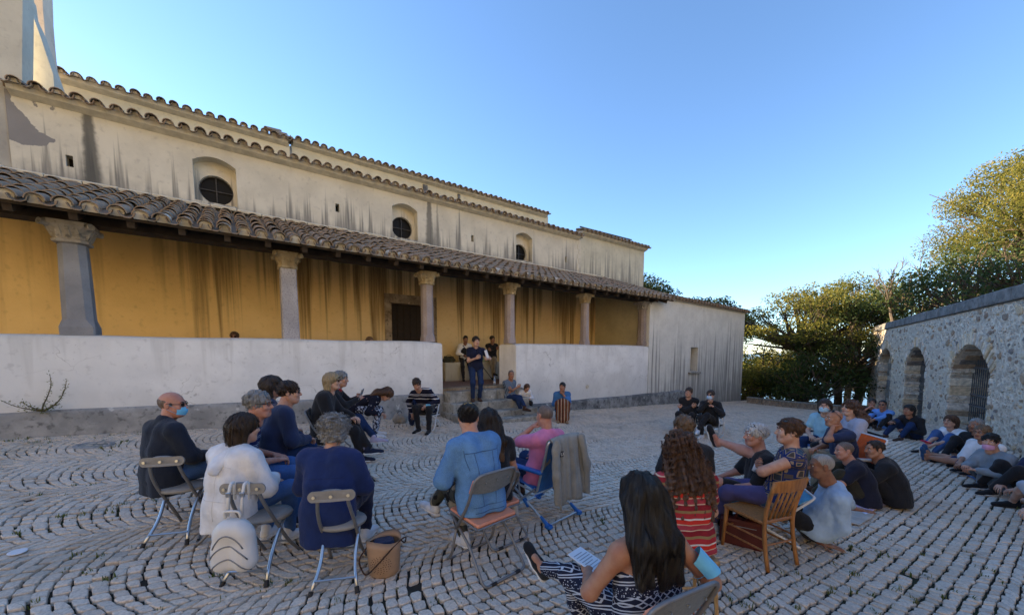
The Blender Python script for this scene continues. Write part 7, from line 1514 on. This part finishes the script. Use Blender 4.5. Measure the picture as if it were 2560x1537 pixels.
# bottle, stick
q = FP(1236, 953, -.32); m = MB(); m.lathe([(.03, 0), (.034, .01), (.034, .09), (.031, .10), (.034, .11), (.034, .16), (.028, .19), (.013, .215), (.013, .235)], 14); o = m.build('water_bottle', NB('bottle_plastic').fin((.45, .55, .68), .15, spec=.6, Transmission_Weight=.5, IOR=1.2), None, True); o2 = o; r0 = empty('water_bottle', (q[0], q[1], .668), 0, 'plastic water bottle standing on the porch sill', 'bottle'); o.name = 'bottle_body'; o.parent = r0
m = MB(); m.lathe([(.015, .232), (.016, .25), (.010, .254)], 12); m.build('cap', plain('blue_cap', (.05, .15, .5), .4, bump=0), r0); m = MB(); m.lathe([(.0348, .05), (.0352, .055), (.0352, .085), (.0348, .09)], 14); m.build('bottle_label', M_PAPER, r0)
a = FP(1194, 912, -2.1); b_ = FP(1232, 943, -1.75); m = MB(); m.tube(fillet([(a[0]-.12, a[1], 1.32), (a[0], a[1], 1.36), (b_[0], b_[1], .67)], .05, 5), .012, 7); o = m.build('walking_stick', S_BLK); tag(o, 'dark walking stick leaning on the porch bench', 'stick')
# manhole, litter, wall plant, vent
g_ = gnd(236, 1113); MH = empty('manhole_cover', g_, 0, 'round iron manhole cover near the left wall', 'manhole'); m = MB(); m.lathe([(.21, -.02), (.21, .012), (.16, .016), (.15, -.004)], 28); m.build('frame', M_CEM, MH); m = MB(); m.lathe([(.15, -.01), (.145, .004), (.13, .006)], 28); m.build('lid', M_STEP, MH); MH.rotation_euler = (0, .0685, 0)
g_ = gnd(44, 1383); m = MB(); m.lathe([(.048, .012), (.05, .016), (.046, .018)], 20); o = m.build('paper_disc', M_PAPER); tag(o, 'white plastic lid lying on the cobbles at far left', 'litter'); o.location = g_; o.rotation_euler = (.02, .07, 0)
q = FP(105, 1028, .09); WP = empty('wall_plant', q, FROT, 'scraggly green plant growing from the left wall plinth', 'plant'); st = MB(); lv = []; rr = random.Random(3)
stems = [[(0, 0, 0), (-.10, -.03, .04), (-.24, -.04, .10), (-.36, -.03, .20)], [(0, 0, 0), (-.05, -.03, .05), (-.12, -.05, .10), (-.17, -.05, .17)], [(0, 0, 0), (.03, -.04, .10), (.09, -.05, .24), (.13, -.04, .40), (.12, -.03, .56)], [(0, 0, 0), (.10, -.03, .05), (.20, -.05, .16), (.26, -.04, .32), (.28, -.03, .46)], [(0, 0, 0), (.05, -.04, .03), (.13, -.05, .08), (.20, -.06, .10)]]
for sm in stems:
    P = fillet(sm, .08, 4); st.tube(P, [.008*(1-i/len(P))+.003 for i in range(len(P))], 5)
    for p in P[3:]:
        for _ in range(5): lv.append((p[0]+rr.gauss(0, .015), p[1]+rr.gauss(0, .015), p[2]+rr.gauss(0, .02)))
st.build('stems', plain('plant_stem', (.10, .085, .05), .9), WP); V = []; F = []; T = []
for p in lv+[(rr.gauss(.02, .05), rr.gauss(-.03, .02), rr.gauss(.02, .025)) for _ in range(60)]:
    d = Vector((rr.gauss(0, 1), rr.gauss(0, 1), rr.gauss(.5, .7))).normalized()*.035; w = d.cross(Vector((rr.random(), rr.random(), rr.random()))).normalized()*.006; p = Vector(p); k = len(V); V += [p, p+d*.5+w, p+d, p+d*.5-w]; F.append((k, k+1, k+2, k+3)); T.append(rr.random())
obj('foliage', mesh('foliage', V, F, GRASS, attr=T), WP)
s_, z_ = fac(1468, 966, 0); m = MB(); m.tube([(s_+.055*math.cos(a), -.012, z_+.055*math.sin(a)) for a in np.linspace(0, 2*PI, 16, endpoint=False)], .012, 6, closed=True); m.prism([(s_+.05*math.cos(a), z_+.05*math.sin(a)) for a in np.linspace(0, 2*PI, 14, endpoint=False)], -.012, .01); m.build('wall_vent', M_MORT, CH)
